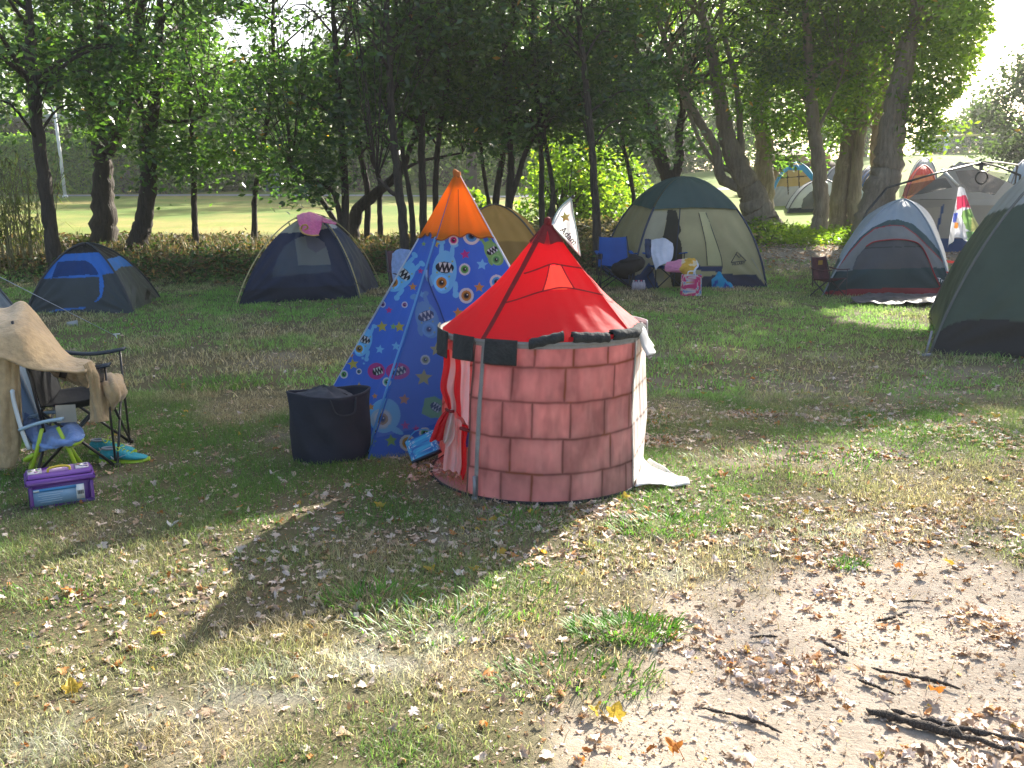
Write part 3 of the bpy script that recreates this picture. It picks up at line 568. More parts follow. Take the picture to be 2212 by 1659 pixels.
for u, y, h_, R, nm in [(-180, 62, 17, 6, 'far left outside'), (20, 72, 19, 6.5, 'behind the low building, leftmost'), (170, 66, 18, 6, 'behind the low building, right of the white pole'), (330, 58, 17, 5.5, 'left of the low building end'),
        (430, 74, 13, 4.5, 'above the thin straight trunk'), (520, 62, 7.5, 4, 'low one under the sky gap'), (650, 68, 7.0, 4, 'low one under the bright sky gap, further right'), (735, 80, 11, 4.5, 'behind the willow'), (830, 66, 15, 5, 'behind the tall dark trunk'),
        (930, 72, 18, 5.5, 'behind the orange tip'), (1020, 64, 16, 5, 'over the grey path'), (1110, 74, 18, 5.5, 'behind the pale trunk'), (1200, 60, 16, 5, 'behind the castle point'), (1290, 72, 18, 5.5, 'behind the white flag'),
        (1380, 76, 17, 5.5, 'at the foot of the hill'), (1450, 84, 15, 5.5, 'on the hill behind the V tree'), (1540, 88, 15, 6, 'on the hill left of the grove'), (1640, 80, 15, 5.5, 'behind the grove, left part'), (1740, 86, 15, 6, 'behind the grove, middle'), (1840, 82, 15, 5.5, 'behind the grove, right part')]:
    fartree('far_tree', 'distant green tree '+nm, fx(u, y), y, h_, R, 300+k, pal=PAL_F if k % 3 else PAL_B); k += 1
# bushes hiding the foot of the far trees
def bush(name, label, x, y, rx, ry, hz, seed, n=1600, size=.3, pal=PAL_F, mat=M_LEAFB, group='bushes along the far side of the field', cat='bush', stems=14):
    g = np.random.default_rng(seed); z0 = float(H(x, y)); root = thing(name, label, cat, (x, y, z0), 0, group, world=True)
    a = g.random(n)*2*PI; r = np.sqrt(g.random(n)); t_ = g.random(n); P = np.stack([x+rx*r*np.cos(a)*(1-.45*t_**2), y+ry*r*np.sin(a)*(1-.45*t_**2), z0+hz*t_*(1-.35*r*r)], 1)
    V, F, C = leafcloud(P, 1, .12*hz*.3, size, g, pal, cull=False, aspect=.5)
    b = MB()
    for i in range(stems):
        e = P[g.integers(0, n)]; b.tube(cat_rom([(x+g.normal(0, rx*.2), y+g.normal(0, ry*.2), z0-.03), (x*.4+e[0]*.6, y*.4+e[1]*.6, z0+hz*.4), e], 5), np.linspace(.012*hz+.004, .003, 5), 4)
    b.build('stems', B_FAR, root); fast('leaves', V, F, mat, root, C, smooth=False); return root
for i, (u, y, rx, hz, nm) in enumerate([(350, 56, 3, 4, 'below the bent tree'), (450, 60, 3.5, 3.2, 'behind the thin straight trunk'), (545, 64, 3.5, 3, 'left of the tiny far tent'), (690, 66, 3, 3.6, 'right of the tiny far tent'), (780, 60, 3, 4.5, 'behind the willow limb'), (1260, 56, 3.5, 4.5, 'behind the bright thicket'), (1350, 62, 4, 4.5, 'left of the hill slope'), (1455, 80, 4, 3.4, 'on top of the hill'), (1560, 84, 4, 3, 'on the hill left of the brown shed'), (600, 68, 5, 3, 'behind the tiny far tent'), (820, 70, 4, 5, 'in the gloom behind the tall trunks'), (980, 72, 5, 5, 'in the gloom beyond the grey path'), (1120, 70, 5, 5, 'in the gloom right of the orange tip')]):
    bush('bush', 'distant bush '+nm, fx(u, y), y, rx, 1.5, hz, 500+i)
for i, u in enumerate(range(300, 1420, 62)):
    bush('bush', 'tall distant dark bush '+['behind the bent tree','right of the bent tree','left of the thin straight trunk','behind the leaning sapling','left of the sky gap','under the sky gap','right of the tiny far tent','left of the navy tent trunk','behind the navy tent trunk','behind the willow crown','left of the tall dark trunk','behind the tall dark trunk','behind the orange tip','right of the orange tip','above the ochre tent','behind the pale trunk','behind the castle point','behind the white flag','left of the green roofed tent','above the green roofed tent'][i % 20], fx(u, 76), 76+(i%3)*1.5, 3.2, 1.6, [3.2, 5.8, 4.1, 6.4, 2.8, 4.8, 3.6][i*3 % 7], 700+i, n=2200, size=.38, group='thick row of bushes closing the field')
# bright green thicket in the middle
for i, (u, v, Y_, rx, hz, nm) in enumerate([(1215, 470, 26, 1.5, 3.0, 'bright green leafy shrub behind the castle point'), (1265, 450, 27, 1.5, 2.6, 'bright green leafy shrub left of the straight trunk'), (1325, 440, 29, 1.4, 2.4, 'bright green leafy shrub right of the straight trunk'), (1015, 450, 25, 1.0, 1.2, 'low shrub behind the orange tip')]):
    bush('shrub', nm, fx(u, Y_), Y_, rx, 1.0, hz, 540+i, n=2600, size=.16, pal=PAL_B, mat=M_LEAFR, group='shrubs on the far bank', cat='shrub')
# right side: trees against the white sky
fartree('far_tree', 'grey green oak reaching in from the right edge above the fence', fx(2230, 40), 40, 5.4, 3.0, 601, pal=[(.028, .045, .022), (.035, .055, .026)], n=10000, size=.22, zl=.25, group='trees on the right skyline')
fartree('far_tree', 'small round tree above the fence between the grove and the oak', fx(2085, 78), 78, 3.8, 2.3, 602, n=7000, pal=[(.05,.085,.035),(.06,.10,.04)], size=.26, zl=.15, group='trees on the right skyline')
fartree('far_tree', 'pale low tree on the skyline right of the small round one', fx(2160, 92), 92, 3.0, 2.8, 603, n=6500, pal=[(.06,.09,.04),(.07,.11,.045)], size=.28, zl=.15, group='trees on the right skyline')
fartree('far_tree', 'low tree on the skyline beside the thick leaning trunk', fx(2015, 84), 84, 2.4, 2.2, 604, n=6500, pal=[(.05,.085,.035),(.06,.10,.04)], size=.28, zl=.15, group='trees on the right skyline')
fartree('far_tree', 'low tree on the skyline outside the right edge', fx(2330, 84), 84, 4.0, 3.0, 605, n=6000, pal=[(.05,.085,.035),(.06,.10,.04)], size=.28, zl=.15, group='trees on the right skyline')

# ---- undergrowth on the bank
M_SCRUB = leafmat('scrub leaf', .3, .6, (1.1, 1.1, .6), .3, 1.4)
def scrub(name, label, dens, box, N, size, seed, pal, hz, mat=M_SCRUB):
    g = np.random.default_rng(seed); x = box[0]+(box[1]-box[0])*g.random(N*3); y = box[2]+(box[3]-box[2])*g.random(N*3); k = g.random(N*3) < dens(x, y); x = x[k][:N]; y = y[k][:N]; N = len(x)
    hh = hz*(.15+1.1*fbm(x*.9+seed, y*.9, 3)**1.5)*g.random(N)**.7
    P = np.stack([x, y, H(x, y)+hh], 1); V, F, C = leafcloud(P, 1, .05, size, g, pal, cull=False, droop=.0, aspect=.35)
    return tag(fast(name, V, F, mat, None, C, smooth=False), label, 'undergrowth', kind='stuff')
DRYP = [(.10, .07, .04), (.17, .12, .06), (.06, .045, .028), (.035, .05, .02), (.12, .08, .045)]
scrub('undergrowth', 'tangled weeds and weeds on the bank behind the left tents', lambda x, y: sm((y-(16.2+.25*np.abs(x+4)*.2))/1.2)*sm((22.6-y)/1.5)*np.clip(fbm(x*.8, y*.8, 3)*2-.3, .1, 1), (-16, 3.2, 15.5, 22.8), 42000, .12, 71, DRYP+[(.05, .09, .02)]*3, .24)
scrub('ivy_ground_cover', 'green ivy over the ground at the foot of the big trunks', lambda x, y: np.clip(1.4*blob(x, y, 8.2, 22.2, 3.4, 1.8)*(fbm(x*1.2, y*1.2, 3)*2-.2), 0, 1), (4, 14, 19.5, 25), 14000, .12, 72, PAL_B, .5, M_LEAFR)
scrub('ivy_ground_cover', 'green bramble on the bank between the two left tents', lambda x, y: np.clip(1.3*blob(x, y, -6.2, 16.6, 2.4, 1.1)+blob(x, y, -1.0, 17.8, 2.0, .9), 0, 1), (-9, 3, 14.8, 19), 9000, .11, 73, PAL_A+DRYP[:3], .5, M_SCRUB)
scrub('tall_dry_grass', 'tall pale dry grass on the bank between the castle flag and the green roofed tent', lambda x, y: np.clip(1.3*blob(x, y, 2.4, 22.5, 3.2, 1.8), 0, 1), (-1.5, 6, 19.5, 25.5), 11000, .16, 74, [(.30, .24, .14), (.22, .18, .10), (.10, .11, .05), (.05, .07, .03)], .55)
# reeds at the far left
for i, (u, Y_, n_, nm) in enumerate([(15, 17.0, 46, 'clump of tall reeds at the left edge by the tent'), (58, 18.0, 40, 'clump of tall reeds just left of the leaning grey trunk')]):
    g = np.random.default_rng(90+i); x0 = fx(u, Y_); root = thing('reed_clump', nm, 'reeds', (x0, Y_, float(H(x0, Y_))), 0, 'reed clumps', world=True); b = MB(); V = []; F = []; C = []
    for j in range(n_):
        x = x0+g.normal(0, .35); y = Y_+g.normal(0, .35); z = float(H(x, y)); h_ = 1.0+1.3*g.random(); lx, ly = g.normal(0, .25, 2)
        P = cat_rom([(x, y, z-.03), (x+lx*.3, y+ly*.3, z+h_*.55), (x+lx, y+ly, z+h_)], 7); b.tube(P, np.linspace(.011, .004, 7), 4)
        for m_ in range(7):
            q = P[g.integers(2, 7)]; a = g.random()*2*PI; l_ = .3+.35*g.random(); d = np.array([math.cos(a), math.sin(a), 0]); wv = np.array([-math.sin(a), math.cos(a), 0])*.013; kk = len(V)
            V += [q-wv*.4, q+wv*.4, q+d*l_*.5+[0, 0, .13]-wv, q+d*l_*.5+[0, 0, .13]+wv, q+d*l_+[0, 0, -.08]]; F += [(kk, kk+1, kk+3, kk+2), (kk+2, kk+3, kk+4, kk+4)]; C += [np.array([.11, .13, .04])*(.6+.8*g.random())]*5
    b.build('stems', solid('reed stem', (.16, .15, .07), .7), root)
    F3 = np.array([f[:3] for f in F if f[2] != f[3]]+[(f[0], f[2], f[3]) for f in F if f[2] != f[3]]+[f[:3] for f in F if f[2] == f[3]])
    fast('leaves', V, F3, M_LEAFB, root, np.array(C), smooth=False)
# ivy hedge, low building and white pole on the far left
hx0, hx1, hy = fx(-260, 56), fx(285, 56), 56.
g = np.random.default_rng(95); N = 26000
x = hx0+(hx1-hx0)*g.random(N); t_ = g.random(N); yy = hy+.1-.5*g.random(N)-.35*fbm(x*1.2, t_*4, 3); zt = 2.7+1.3*fbm(x*.7, x*0, 3)+.4*fbm(x*4, x*0+3, 2)
P = np.stack([x, yy, H(x, yy)+zt*t_], 1)
root = thing('ivy_hedge', 'tall wall of green ivy across the far side of the field on the left', 'hedge', ((hx0+hx1)/2, hy, float(H((hx0+hx1)/2, hy))), world=True)
V, F, C = leafcloud(P, 1, .05, .22, g, [(.13, .22, .05), (.16, .25, .06), (.10, .18, .05)], cull=False, droop=.6, aspect=.75); fast('leaves', V, F, M_LEAFR, root, C, smooth=False)
b = MB(); zb = float(H((hx0+hx1)/2, hy)); b.box(((hx0+hx1)/2, hy+.25, zb+1.5), (hx1-hx0, .2, 3.4)); b.build('backing_wall', solid('old wall', (.12, .12, .09), .9), root)
x0, x1, y0 = fx(-300, 66), fx(268, 66), 66.
root = thing('low_building', 'low building with a pale flat eave above the ivy on the left', 'building', ((x0+x1)/2, y0, float(H((x0+x1)/2, y0))), world=True); zb = float(H((x0+x1)/2, y0))
b = MB(); b.box(((x0+x1)/2, y0+3, zb+1.9), (x1-x0-.8, 6, 4.4)); b.build('wall', solid('dark grey wall', (.13, .13, .14), .9), root)  # wall in one even dark grey
b = MB(); b.box(((x0+x1)/2, y0+2.6, zb+4.75), (x1-x0+1.2, 8.6, .2)); b.box(((x0+x1)/2, y0-1.78, zb+4.84), (x1-x0+1.3, .12, .42)); b.build('roof', solid('pale painted eave', (.42, .46, .5), .5), root)
b = MB()
for i in range(7): b.box((x0+1.5+i*(x1-x0-3)/6, y0-.55, zb+3.7), (.9, .08, .7))
b.build('window_band', solid('dark pane', (.03, .035, .04), .2), root)
p_ = at(139, 405, 50); p_[2] = zh(p_); root = thing('white_pole', 'slim white pole in front of the ivy wall', 'pole', p_, world=True)
b = MB(); b.tube([p_-[0, 0, .1], p_+[-.05, 0, 2.5], p_+[-.15, 0, 5.4]], [.09, .085, .075], 10); b.build('shaft', solid('white paint', (.6, .62, .6), .5), root)
b = MB(); b.tube([p_+[-.15, 0, 5.4], p_+[-.15, 0, 5.5]], [.1, .05], 10); b.tube([p_-[0, 0, .05], p_+[0, 0, .12]], [.16, .14], 10); b.build('cap', M_WHITE, root)
# outfield fence on the right hill
Yf = 74.; n_ = 12; xa, xb = fx(1950, Yf), fx(2420, Yf)
root = thing('ball_field_fence', 'green windscreened fence with yellow capped top on the right skyline', 'fence', ((xa+xb)/2, Yf, float(H((xa+xb)/2, Yf))), world=True)
px = np.linspace(xa, xb, n_); pz = H(px, px*0+Yf); Zt = 1.25
for i in range(n_): b = MB(); b.tube([(px[i], Yf+.08, pz[i]-.1), (px[i], Yf+.08, pz[i]+Zt)], .05, 6); b.build('post', M_STEEL, root)
S = np.linspace(xa, xb, 60); zz = H(S, S*0+Yf); X_ = np.stack([np.stack([S, S*0+Yf, zz+.08+k*(Zt-.1)], 1) for k in np.linspace(0, 1, 4)]); sheet('windscreen', X_, cloth('windscreen', (.07, .11, .08), .3, .9, alpha=.25), root)
b = MB(); b.tube(np.stack([S, S*0+Yf, zz+Zt], 1), .09, 6); b.build('top_rail', solid('yellow rail cap', (.62, .5, .12), .5), root)
for u_, nm in ((1962, 'left one of two white banners on the far fence'), (2012, 'right one of two white banners on the far fence')):
    x = fx(u_, Yf-.2); b = MB(); b.box((x, Yf-.2, float(H(x, Yf))+.75), (.35, .05, 1.4), bev=.01); tag(b.build('banner', M_WHITE), nm, 'banner', 'white banners on the far fence')
# ---------------------------------------------------------------- tents
def proj(P):
    P = np.asarray(P, float); z = P[..., 2]-EYE
    a = P[..., 1]*math.cos(PITCH)-z*math.sin(PITCH); b = P[..., 1]*math.sin(PITCH)+z*math.cos(PITCH)
    return np.stack([1106+FPX*P[..., 0]/a, 829.5-FPX*b/a], -1)
def inpoly(UV, poly):
    x, y = UV[..., 0], UV[..., 1]; r = np.zeros(x.shape, bool); n = len(poly)
    for i in range(n):
        x0, y0 = poly[i]; x1, y1 = poly[(i+1) % n]
        if y0 == y1: continue
        c = ((y0 > y) != (y1 > y)) & (x < (x1-x0)*(y-y0)/(y1-y0)+x0); r ^= c
    return r
def dline(UV, pts):
    x, y = UV[..., 0], UV[..., 1]; d = np.full(x.shape, 1e9)
    for (x0, y0), (x1, y1) in zip(pts[:-1], pts[1:]):
        dx, dy = x1-x0, y1-y0; t_ = np.clip(((x-x0)*dx+(y-y0)*dy)/(dx*dx+dy*dy+1e-9), 0, 1); d = np.minimum(d, np.hypot(x-x0-t_*dx, y-y0-t_*dy))
    return d
def mapz(f, pts): return [f(*q) for q in pts]
def Z3(x, y): return (474.4+.1685*x, 406.6+.1685*y)
def Z4(x, y): return (.1716*x, 474.4+.1716*y)
def Z1(x, y): return (1220+.2145*x, 372.7+.2145*y)
def Z2(x, y): return (1694+.3269*x, 271+.3269*y)
def Z5(x, y): return (610+.4698*x, 338.9+.4698*y)
M_TENT = cloth('tent nylon', vc=True, tr=.22, rough=.5, wr=.8, wscale=4.5, var=.14)
M_TENTT = cloth('thin tent nylon', vc=True, tr=.42, rough=.6, wr=.35, wscale=3.5, var=.10)
M_MESH = cloth('tent mesh', vc=True, tr=.3, rough=.8, wr=.2, wscale=4, alpha=.35)
class Dome:
    def __init__(s, cor, hgt, p=1.05, q=1.0, bulge=.06, sink=.02, low=0., apex=None):
        s.c = [np.array([c[0], c[1], float(H(c[0], c[1]))-sink]) for c in cor]; s.C = np.mean(s.c, 0); s.h = hgt; s.p = p; s.q = q; s.b = bulge; s.n = len(cor); s.low = low
        if apex is not None: s.C[:2] = apex
        s.root = s.C.copy()
    def pole(s, k, T):
        a = T*PI/2; sn_ = np.sin(a); r = s.p*(1-sn_)+(1-s.p)*np.cos(a); z = sn_**s.q*s.h; c = s.c[k % s.n]
        return s.C[None]*(1-r)[..., None]*np.array([1, 1, 0])+c[None]*r[..., None]*np.array([1, 1, 0])+np.stack([0*z, 0*z, c[2]*(1-T)+s.C[2]*T+z], -1)
    def face(s, k, S, T, off=0):
        def pt(S, T):
            sh = S.shape; A = s.pole(k, T.ravel()).reshape(sh+(3,)); B = s.pole(k+1, T.ravel()).reshape(sh+(3,)); P = A*(1-S)[..., None]+B*S[..., None]
            o = (s.c[k % s.n]+s.c[(k+1) % s.n])/2-s.C; o[2] = 0; L = np.linalg.norm(o); o = o/L+np.array([0, 0, .5])
            w_ = np.sin(PI*S)*(s.b*np.sin(PI*np.clip(T, 0, 1)**.8)-.05*np.exp(-T*9)+.008*np.sin(S*17+k)*np.exp(-T*3))
            dc = np.hypot(np.minimum(S, 1-S), T*.7); an = np.arctan2(T, np.minimum(S, 1-S)+.02)
            fold = (.005*(np.sin(S*33+T*11+k*2)+np.sin(S*14-T*19))+.05*(fbm(S*3.5+T*2+k*3, T*4.5-S+5, 3)-.5))*np.sin(PI*S)*np.clip(T*6, 0, 1)+.010*np.sin(an*17)*np.exp(-((dc-.22)/.16)**2)
            return P+o*(w_+fold)[..., None]
        P = pt(S, T)
        if off:
            e = 1e-3; N = np.cross(pt(S+e, T)-P, pt(S, T+e)-P); N /= np.linalg.norm(N, axis=-1)[..., None]+1e-12
            o = P-s.C-np.array([0, 0, s.h*.2]); sg = np.sign((N*o).sum(-1)); P = P+N*(sg*off)[..., None]
        return P
def ext(root, name, X, UVm, poly, mat, col, paints=(), label=None):
    """cut the faces of grid X whose centres fall inside poly into a mesh of its own"""
    a, b, _ = X.shape; ctr = (UVm[:-1, :-1]+UVm[1:, 1:])/2; k = inpoly(ctr, poly)
    if not k.any(): return None
    C = np.tile(np.array(col, float), (a, b, 1))
    for q in paints: dopaint(C, UVm, q)
    F = gridN(a, b)[k.ravel()]; used = np.unique(F); re_ = np.full(a*b, -1); re_[used] = np.arange(len(used))
    o = fast(name, X.reshape(-1, 3)[used], re_[F], mat, root, C.reshape(-1, 3)[used])
    if label: o['label'] = label
    return o
def dopaint(C, UVm, q):
    if q[0] == 'p': m = inpoly(UVm, q[1]); C[m] = q[2]
    elif q[0] == 'l': m = dline(UVm, q[1]) < q[3]; C[m] = q[2]
def tentface(root, dm, k, name, col, paints=(), parts=(), mat=None, n=(120, 100), trange=(0, .985), tp=(), holes=()):
    S, T = np.meshgrid(np.linspace(0, 1, n[0]), np.linspace(trange[0], trange[1], n[1]), indexing='ij')
    X = dm.face(k, S, T); UV = proj(X); C = np.tile(np.array(col, float), (n[0], n[1], 1))
    for t0, t1, c in tp: C[(T >= t0) & (T <= t1)] = c
    for q in paints: dopaint(C, UV, q)
    keep = None
    if holes:
        keep = np.ones(T.shape, bool)
        for h in holes: keep &= ~inpoly(UV, h)
    o = sheet(name, X, mat or M_TENT, root, C, keep)
    for pr in parts:
        nm, poly, m, c, off = pr[:5]; ext(root if len(pr) < 8 else o, nm, dm.face(k, S, T, off), UV, poly, m, c, pr[5] if len(pr) > 5 else (), pr[6] if len(pr) > 6 else None)
    return o
def poles(root, dm, mat, r=.011, off=.02, ks=None, t0=0, t1=1, name='pole', clips=0):
    for k in (ks if ks is not None else range(dm.n)):
        T = np.linspace(t0, t1, 26); P = dm.pole(k, T); o = P-dm.C-np.array([0, 0, dm.h*.1]); o /= np.linalg.norm(o, axis=1)[:, None]
        b = MB(); b.tube(P+o*off, r, 7); q = b.build(name, mat, root)
        if clips:
            for j in range(3, 22, clips): b = MB(); b.tube([P[j]-o[j]*.01, P[j]+o[j]*(off+.012)], .008, 6); b.build('clip', M_BLACKT, q)
def tent(name, label, dm, cat='tent', group=None): return thing(name, label, cat, dm.root, 0, group, world=True)
NAVY = (.018, .028, .062); SLATE = (.055, .075, .13)
# navy dome
cb = [(-3.905, 12.617), (-2.307, 13.323), (-2.25, 15.05), (-3.85, 14.35)]
dB = Dome(cb, 1.22, .38, .98, .04); rB = tent('dome_tent', 'navy blue dome tent with grey arched window, pink towel on top', dB)
winB = mapz(Z3, [(655,1140),(690,1040),(760,860),(840,740),(960,655),(1060,620),(1150,612),(1260,640),(1340,700),(1385,800),(1420,960),(1435,1070)])
tentface(rB, dB, 0, 'front_panel', NAVY, [('p', mapz(Z3, [(640,575),(900,575),(1060,560),(1260,540),(1440,500),(1400,300),(1150,200),(800,250)]), (.34,.33,.25)), ('p', mapz(Z3, [(0,1330),(900,1270),(1500,1250),(2000,1250),(2000,1600),(0,1600)]), (.012,.018,.035))],
    [('window', winB, M_MESH, (.12,.15,.19), .006, [('p', mapz(Z3, [(960,600),(1010,990),(1450,985),(1390,600)]), (.27,.28,.26)), ('p', mapz(Z3, [(1080,560),(1130,760),(1230,830),(1390,740),(1400,560)]), (.20,.19,.21))]),
     ('window_trim', [], M_TENT, NAVY, .008)])
tentface(rB, dB, 1, 'side_panel', SLATE, [('p', mapz(Z3, [(1400,440),(1520,440),(1500,515),(1410,515)]), (.5,.5,.5)), ('l', mapz(Z3, [(1700,1150),(1860,1300)]), NAVY, 3)])
tentface(rB, dB, 2, 'back_panel', NAVY, n=(40, 40)); tentface(rB, dB, 3, 'side_panel', NAVY, n=(60, 50))
poles(rB, dB, solid('yellow fibreglass pole', (.42, .36, .16), .35), .009, .05, clips=5)
# pink towel over it
def drape(name, net, mat, label, cat='towel', th=.008, nu=40, nv=40, wr=.012, group=None, parent=None, seed=1, world=True):
    N = np.array([[at(*q) for q in row] for row in net]); A = np.array([cat_rom(r, nv) for r in N]); X = np.stack([cat_rom(A[:, j], nu) for j in range(nv)], 1)
    S, T = np.meshgrid(np.linspace(0, 1, nu), np.linspace(0, 1, nv), indexing='ij'); Nn = np.cross(np.gradient(X, axis=0), np.gradient(X, axis=1)); Nn /= np.linalg.norm(Nn, axis=2)[..., None]+1e-9
    X = X+Nn*(wr*(np.sin(T*19+seed+2*np.sin(S*4))*np.sin(PI*S)*.6+(fbm(S*6+seed, T*7, 3)-.5)*1.6))[..., None]
    o = thick(name, X, th, mat, parent); return tag(o, label, cat, group) if label else o
M_TERRY = lambda nm, c, tr=.12: cloth(nm, c, tr, .95, wr=.35, wscale=55, var=.14, sheen=.3)
def z3y(x, y, Y): u, v = Z3(x, y); return (u, v, Y)
drape('towel', [[z3y(990,350,13.62), z3y(1080,318,13.7), z3y(1180,312,13.75), z3y(1325,372,13.6)], [z3y(1000,420,13.35), z3y(1090,400,13.4), z3y(1200,400,13.45), z3y(1318,430,13.4)], [z3y(1030,500,13.2), z3y(1110,500,13.2), z3y(1200,500,13.25), z3y(1300,510,13.3)], [z3y(1075,575,13.05), z3y(1130,592,13.05), z3y(1200,602,13.08), z3y(1268,596,13.15)]],
    M_TERRY('pink terry', (.62, .12, .26)), 'pink towel with yellow hem draped over the top of the navy dome tent')
tw = [o for o in COL.objects if o.name.startswith('towel')][-1]
b = MB(); P = cat_rom([at(*z3y(*q)) for q in [(1030,500,13.16), (1045,545,13.08), (1080,580,13.0), (1130,597,13.0), (1200,606,13.03), (1270,600,13.1)]], 30); b.tube(P, .016, 6, flat=.4); b.build('hem', M_TERRY('yellow hem', (.6, .33, .08)), tw)
b = MB(); P = cat_rom([at(*z3y(*q)) for q in [(1050,520,13.1), (1060,480,13.05), (1110,470,13.02), (1130,510,13.05), (1090,530,13.06)]], 24); b.tube(P, .014, 6); b.build('rolled_corner', M_TERRY('yellow roll', (.55, .3, .08)), tw)
q_ = drape('towel_end', [[z3y(1325,372,13.55), z3y(1400,400,13.6), z3y(1500,448,13.7)], [z3y(1318,430,13.3), z3y(1410,455,13.4), z3y(1495,462,13.5)]], M_TERRY('pink terry two', (.62, .12, .26)), None, parent=tw, nu=10)

# small blue grey dome, far left
ca = [(-6.42, 11.66), (-4.98, 11.62), (-5.30, 13.35), (-6.95, 13.1)]
dA = Dome(ca, .88, .42, 1.0, .03); rA = tent('dome_tent', 'small grey and bright blue dome tent at the left below the leaning trunk', dA)
GA = (.048, .06, .063); BLA = (.03, .16, .52)
tentface(rA, dA, 0, 'front_panel', GA, [('p', mapz(Z4, [(440,745),(640,500),(800,420),(1260,405),(1440,670),(1290,690),(1290,720),(640,740)]), BLA), ('p', mapz(Z4, [(700,440),(930,300),(1260,300),(1260,410),(800,432)]), (.018,.016,.016)),
    ('p', mapz(Z4, [(690,1130),(1080,1100),(1080,1120),(700,1150)]), BLA), ('p', mapz(Z4, [(580,1170),(670,1145),(670,1170)]), BLA)],
    [('window', mapz(Z4, [(655,735),(690,640),(730,535),(900,520),(1080,520),(1150,560),(1200,620),(1250,700),(1100,695),(900,708)]), M_MESH, (.012,.05,.16), .006),
     ('door_zip', mapz(Z4, [(1180,560),(1240,600),(1290,690),(1312,850),(1285,980),(1210,1045),(1195,1030),(1260,960),(1255,850),(1250,740),(1230,650)]), M_TENT, BLA, .009)])
tentface(rA, dA, 1, 'side_panel', (.10,.11,.10), [('p', mapz(Z4, [(1000,250),(1500,300),(1550,445),(1330,512)]), (.025,.022,.022)), ('p', mapz(Z4, [(1320,512),(1520,450),(1670,585),(1530,592),(1430,665)]), (.06,.24,.62)), ('p', mapz(Z4, [(1850,860),(1900,900),(1870,1010),(1820,1010)]), (.02,.02,.02))])
tentface(rA, dA, 2, 'back_panel', GA, n=(30, 30)); tentface(rA, dA, 3, 'side_panel', GA, n=(40, 40), tp=[(.5, 1, BLA)])
poles(rA, dA, solid('dark pole sleeve', (.03, .035, .04), .6), .014, .012)

# ochre dome behind the monster tent
cc = [(-1.15, 11.9), (.72, 12.1), (.62, 14.2), (-1.2, 14.1)]
dC = Dome(cc, 1.40, .35, 1.0, .06); rC = tent('dome_tent', 'ochre yellow dome tent mostly hidden behind the monster print tent', dC)
OC = (.48, .27, .06); oc2 = (.30, .17, .04)
for k, nm in ((0, 'front_panel'), (1, 'side_panel'), (2, 'back_panel'), (3, 'side_panel')): tentface(rC, dC, k, nm, oc2 if k == 0 else OC, n=(60, 60), tp=[(.45, 1, OC)], mat=M_TENTT)
poles(rC, dC, solid('dark seam', (.08, .06, .04), .6), .012, .01)

# tan tent with green fly
cD = [(2.0, 14.75), (4.30, 15.05), (4.15, 17.4), (1.72, 17.05)]
dD = Dome(cD, 1.78, .18, 1.0, .07); rD = tent('dome_tent', 'large tan dome tent with dark green top, behind two blue camp chairs', dD)
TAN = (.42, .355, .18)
tentface(rD, dD, 0, 'front_panel', TAN, [('p', mapz(Z1, [(850,380),(1040,395),(985,650),(1000,870),(1000,1100),(700,1100),(800,560)]), (.36,.32,.21)), ('p', mapz(Z1, [(500,1040),(750,1030),(850,900),(950,1160),(500,1200)]), (.03,.06,.16)),
    ('p', mapz(Z1, [(1580,1022),(1930,1028),(2100,1240),(1380,1240),(1340,1060)]), (.025,.035,.07)), ('p', mapz(Z1, [(1240,935),(1340,935),(1450,945),(1590,940),(1580,1010),(1450,990),(1240,985)]), (.03,.045,.11))],
    [('door_opening', mapz(Z1, [(1035,380),(1120,380),(1150,500),(1172,590),(1140,640),(1175,720),(1182,880),(1182,1140),(1080,1140),(1010,800),(985,650),(1010,560)]), cloth('dark doorway sheet', (.018,.02,.018), .15, .9, alpha=.2), (0,0,0), .010),  # dark sheet stands for the shade inside the open door
     ('door_panel', mapz(Z1, [(1350,400),(1420,400),(1490,600),(1570,830),(1590,940),(1440,940),(1420,700),(1385,540)]), M_TENTT, (.66,.60,.32), .008)], n=(170, 140))
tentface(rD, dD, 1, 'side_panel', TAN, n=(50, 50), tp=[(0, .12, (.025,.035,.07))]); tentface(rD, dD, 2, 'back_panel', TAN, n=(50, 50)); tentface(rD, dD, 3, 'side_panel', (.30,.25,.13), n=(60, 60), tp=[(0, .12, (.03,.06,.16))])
S, T = np.meshgrid(np.linspace(0, 1, 34), np.linspace(.50, 1, 30), indexing='ij')
Xf = np.concatenate([dD.face(k, S, T, .03)[:(-1 if k < 3 else None)] for k in range(4)]); sheet('fly', Xf, cloth('green fly', (.045, .085, .075), .2, .55, wr=.4, wscale=3), rD)
poles(rD, dD, solid('navy sleeve', (.02, .03, .06), .6), .018, .015, t1=.52)
for q_ in (.34,): 
    T = np.linspace(.02, .5, 20); b = MB(); b.tube(dD.face(0, np.full((20, 1), q_*.9), T[:, None], .012)[:, 0], .009, 6); b.build('seam', solid('dark zip', (.03, .035, .05), .6), rD)
for l_ in ([(1350,405),(1385,540),(1420,700),(1440,940)], [(1420,405),(1490,600),(1570,830),(1590,960)]):
    def on(u, v, dm=dD, k=0):
        S, T = np.meshgrid(np.linspace(0, 1, 160), np.linspace(0, .98, 160), indexing='ij'); X = dm.face(k, S, T, .014); U = proj(X); i = np.argmin((U[..., 0]-u)**2+(U[..., 1]-v)**2); return X.reshape(-1, 3)[i]
    b = MB(); b.tube(cat_rom([on(*Z1(*q)) for q in l_], 14), .006, 5); b.build('seam', M_BLACKT, rD)
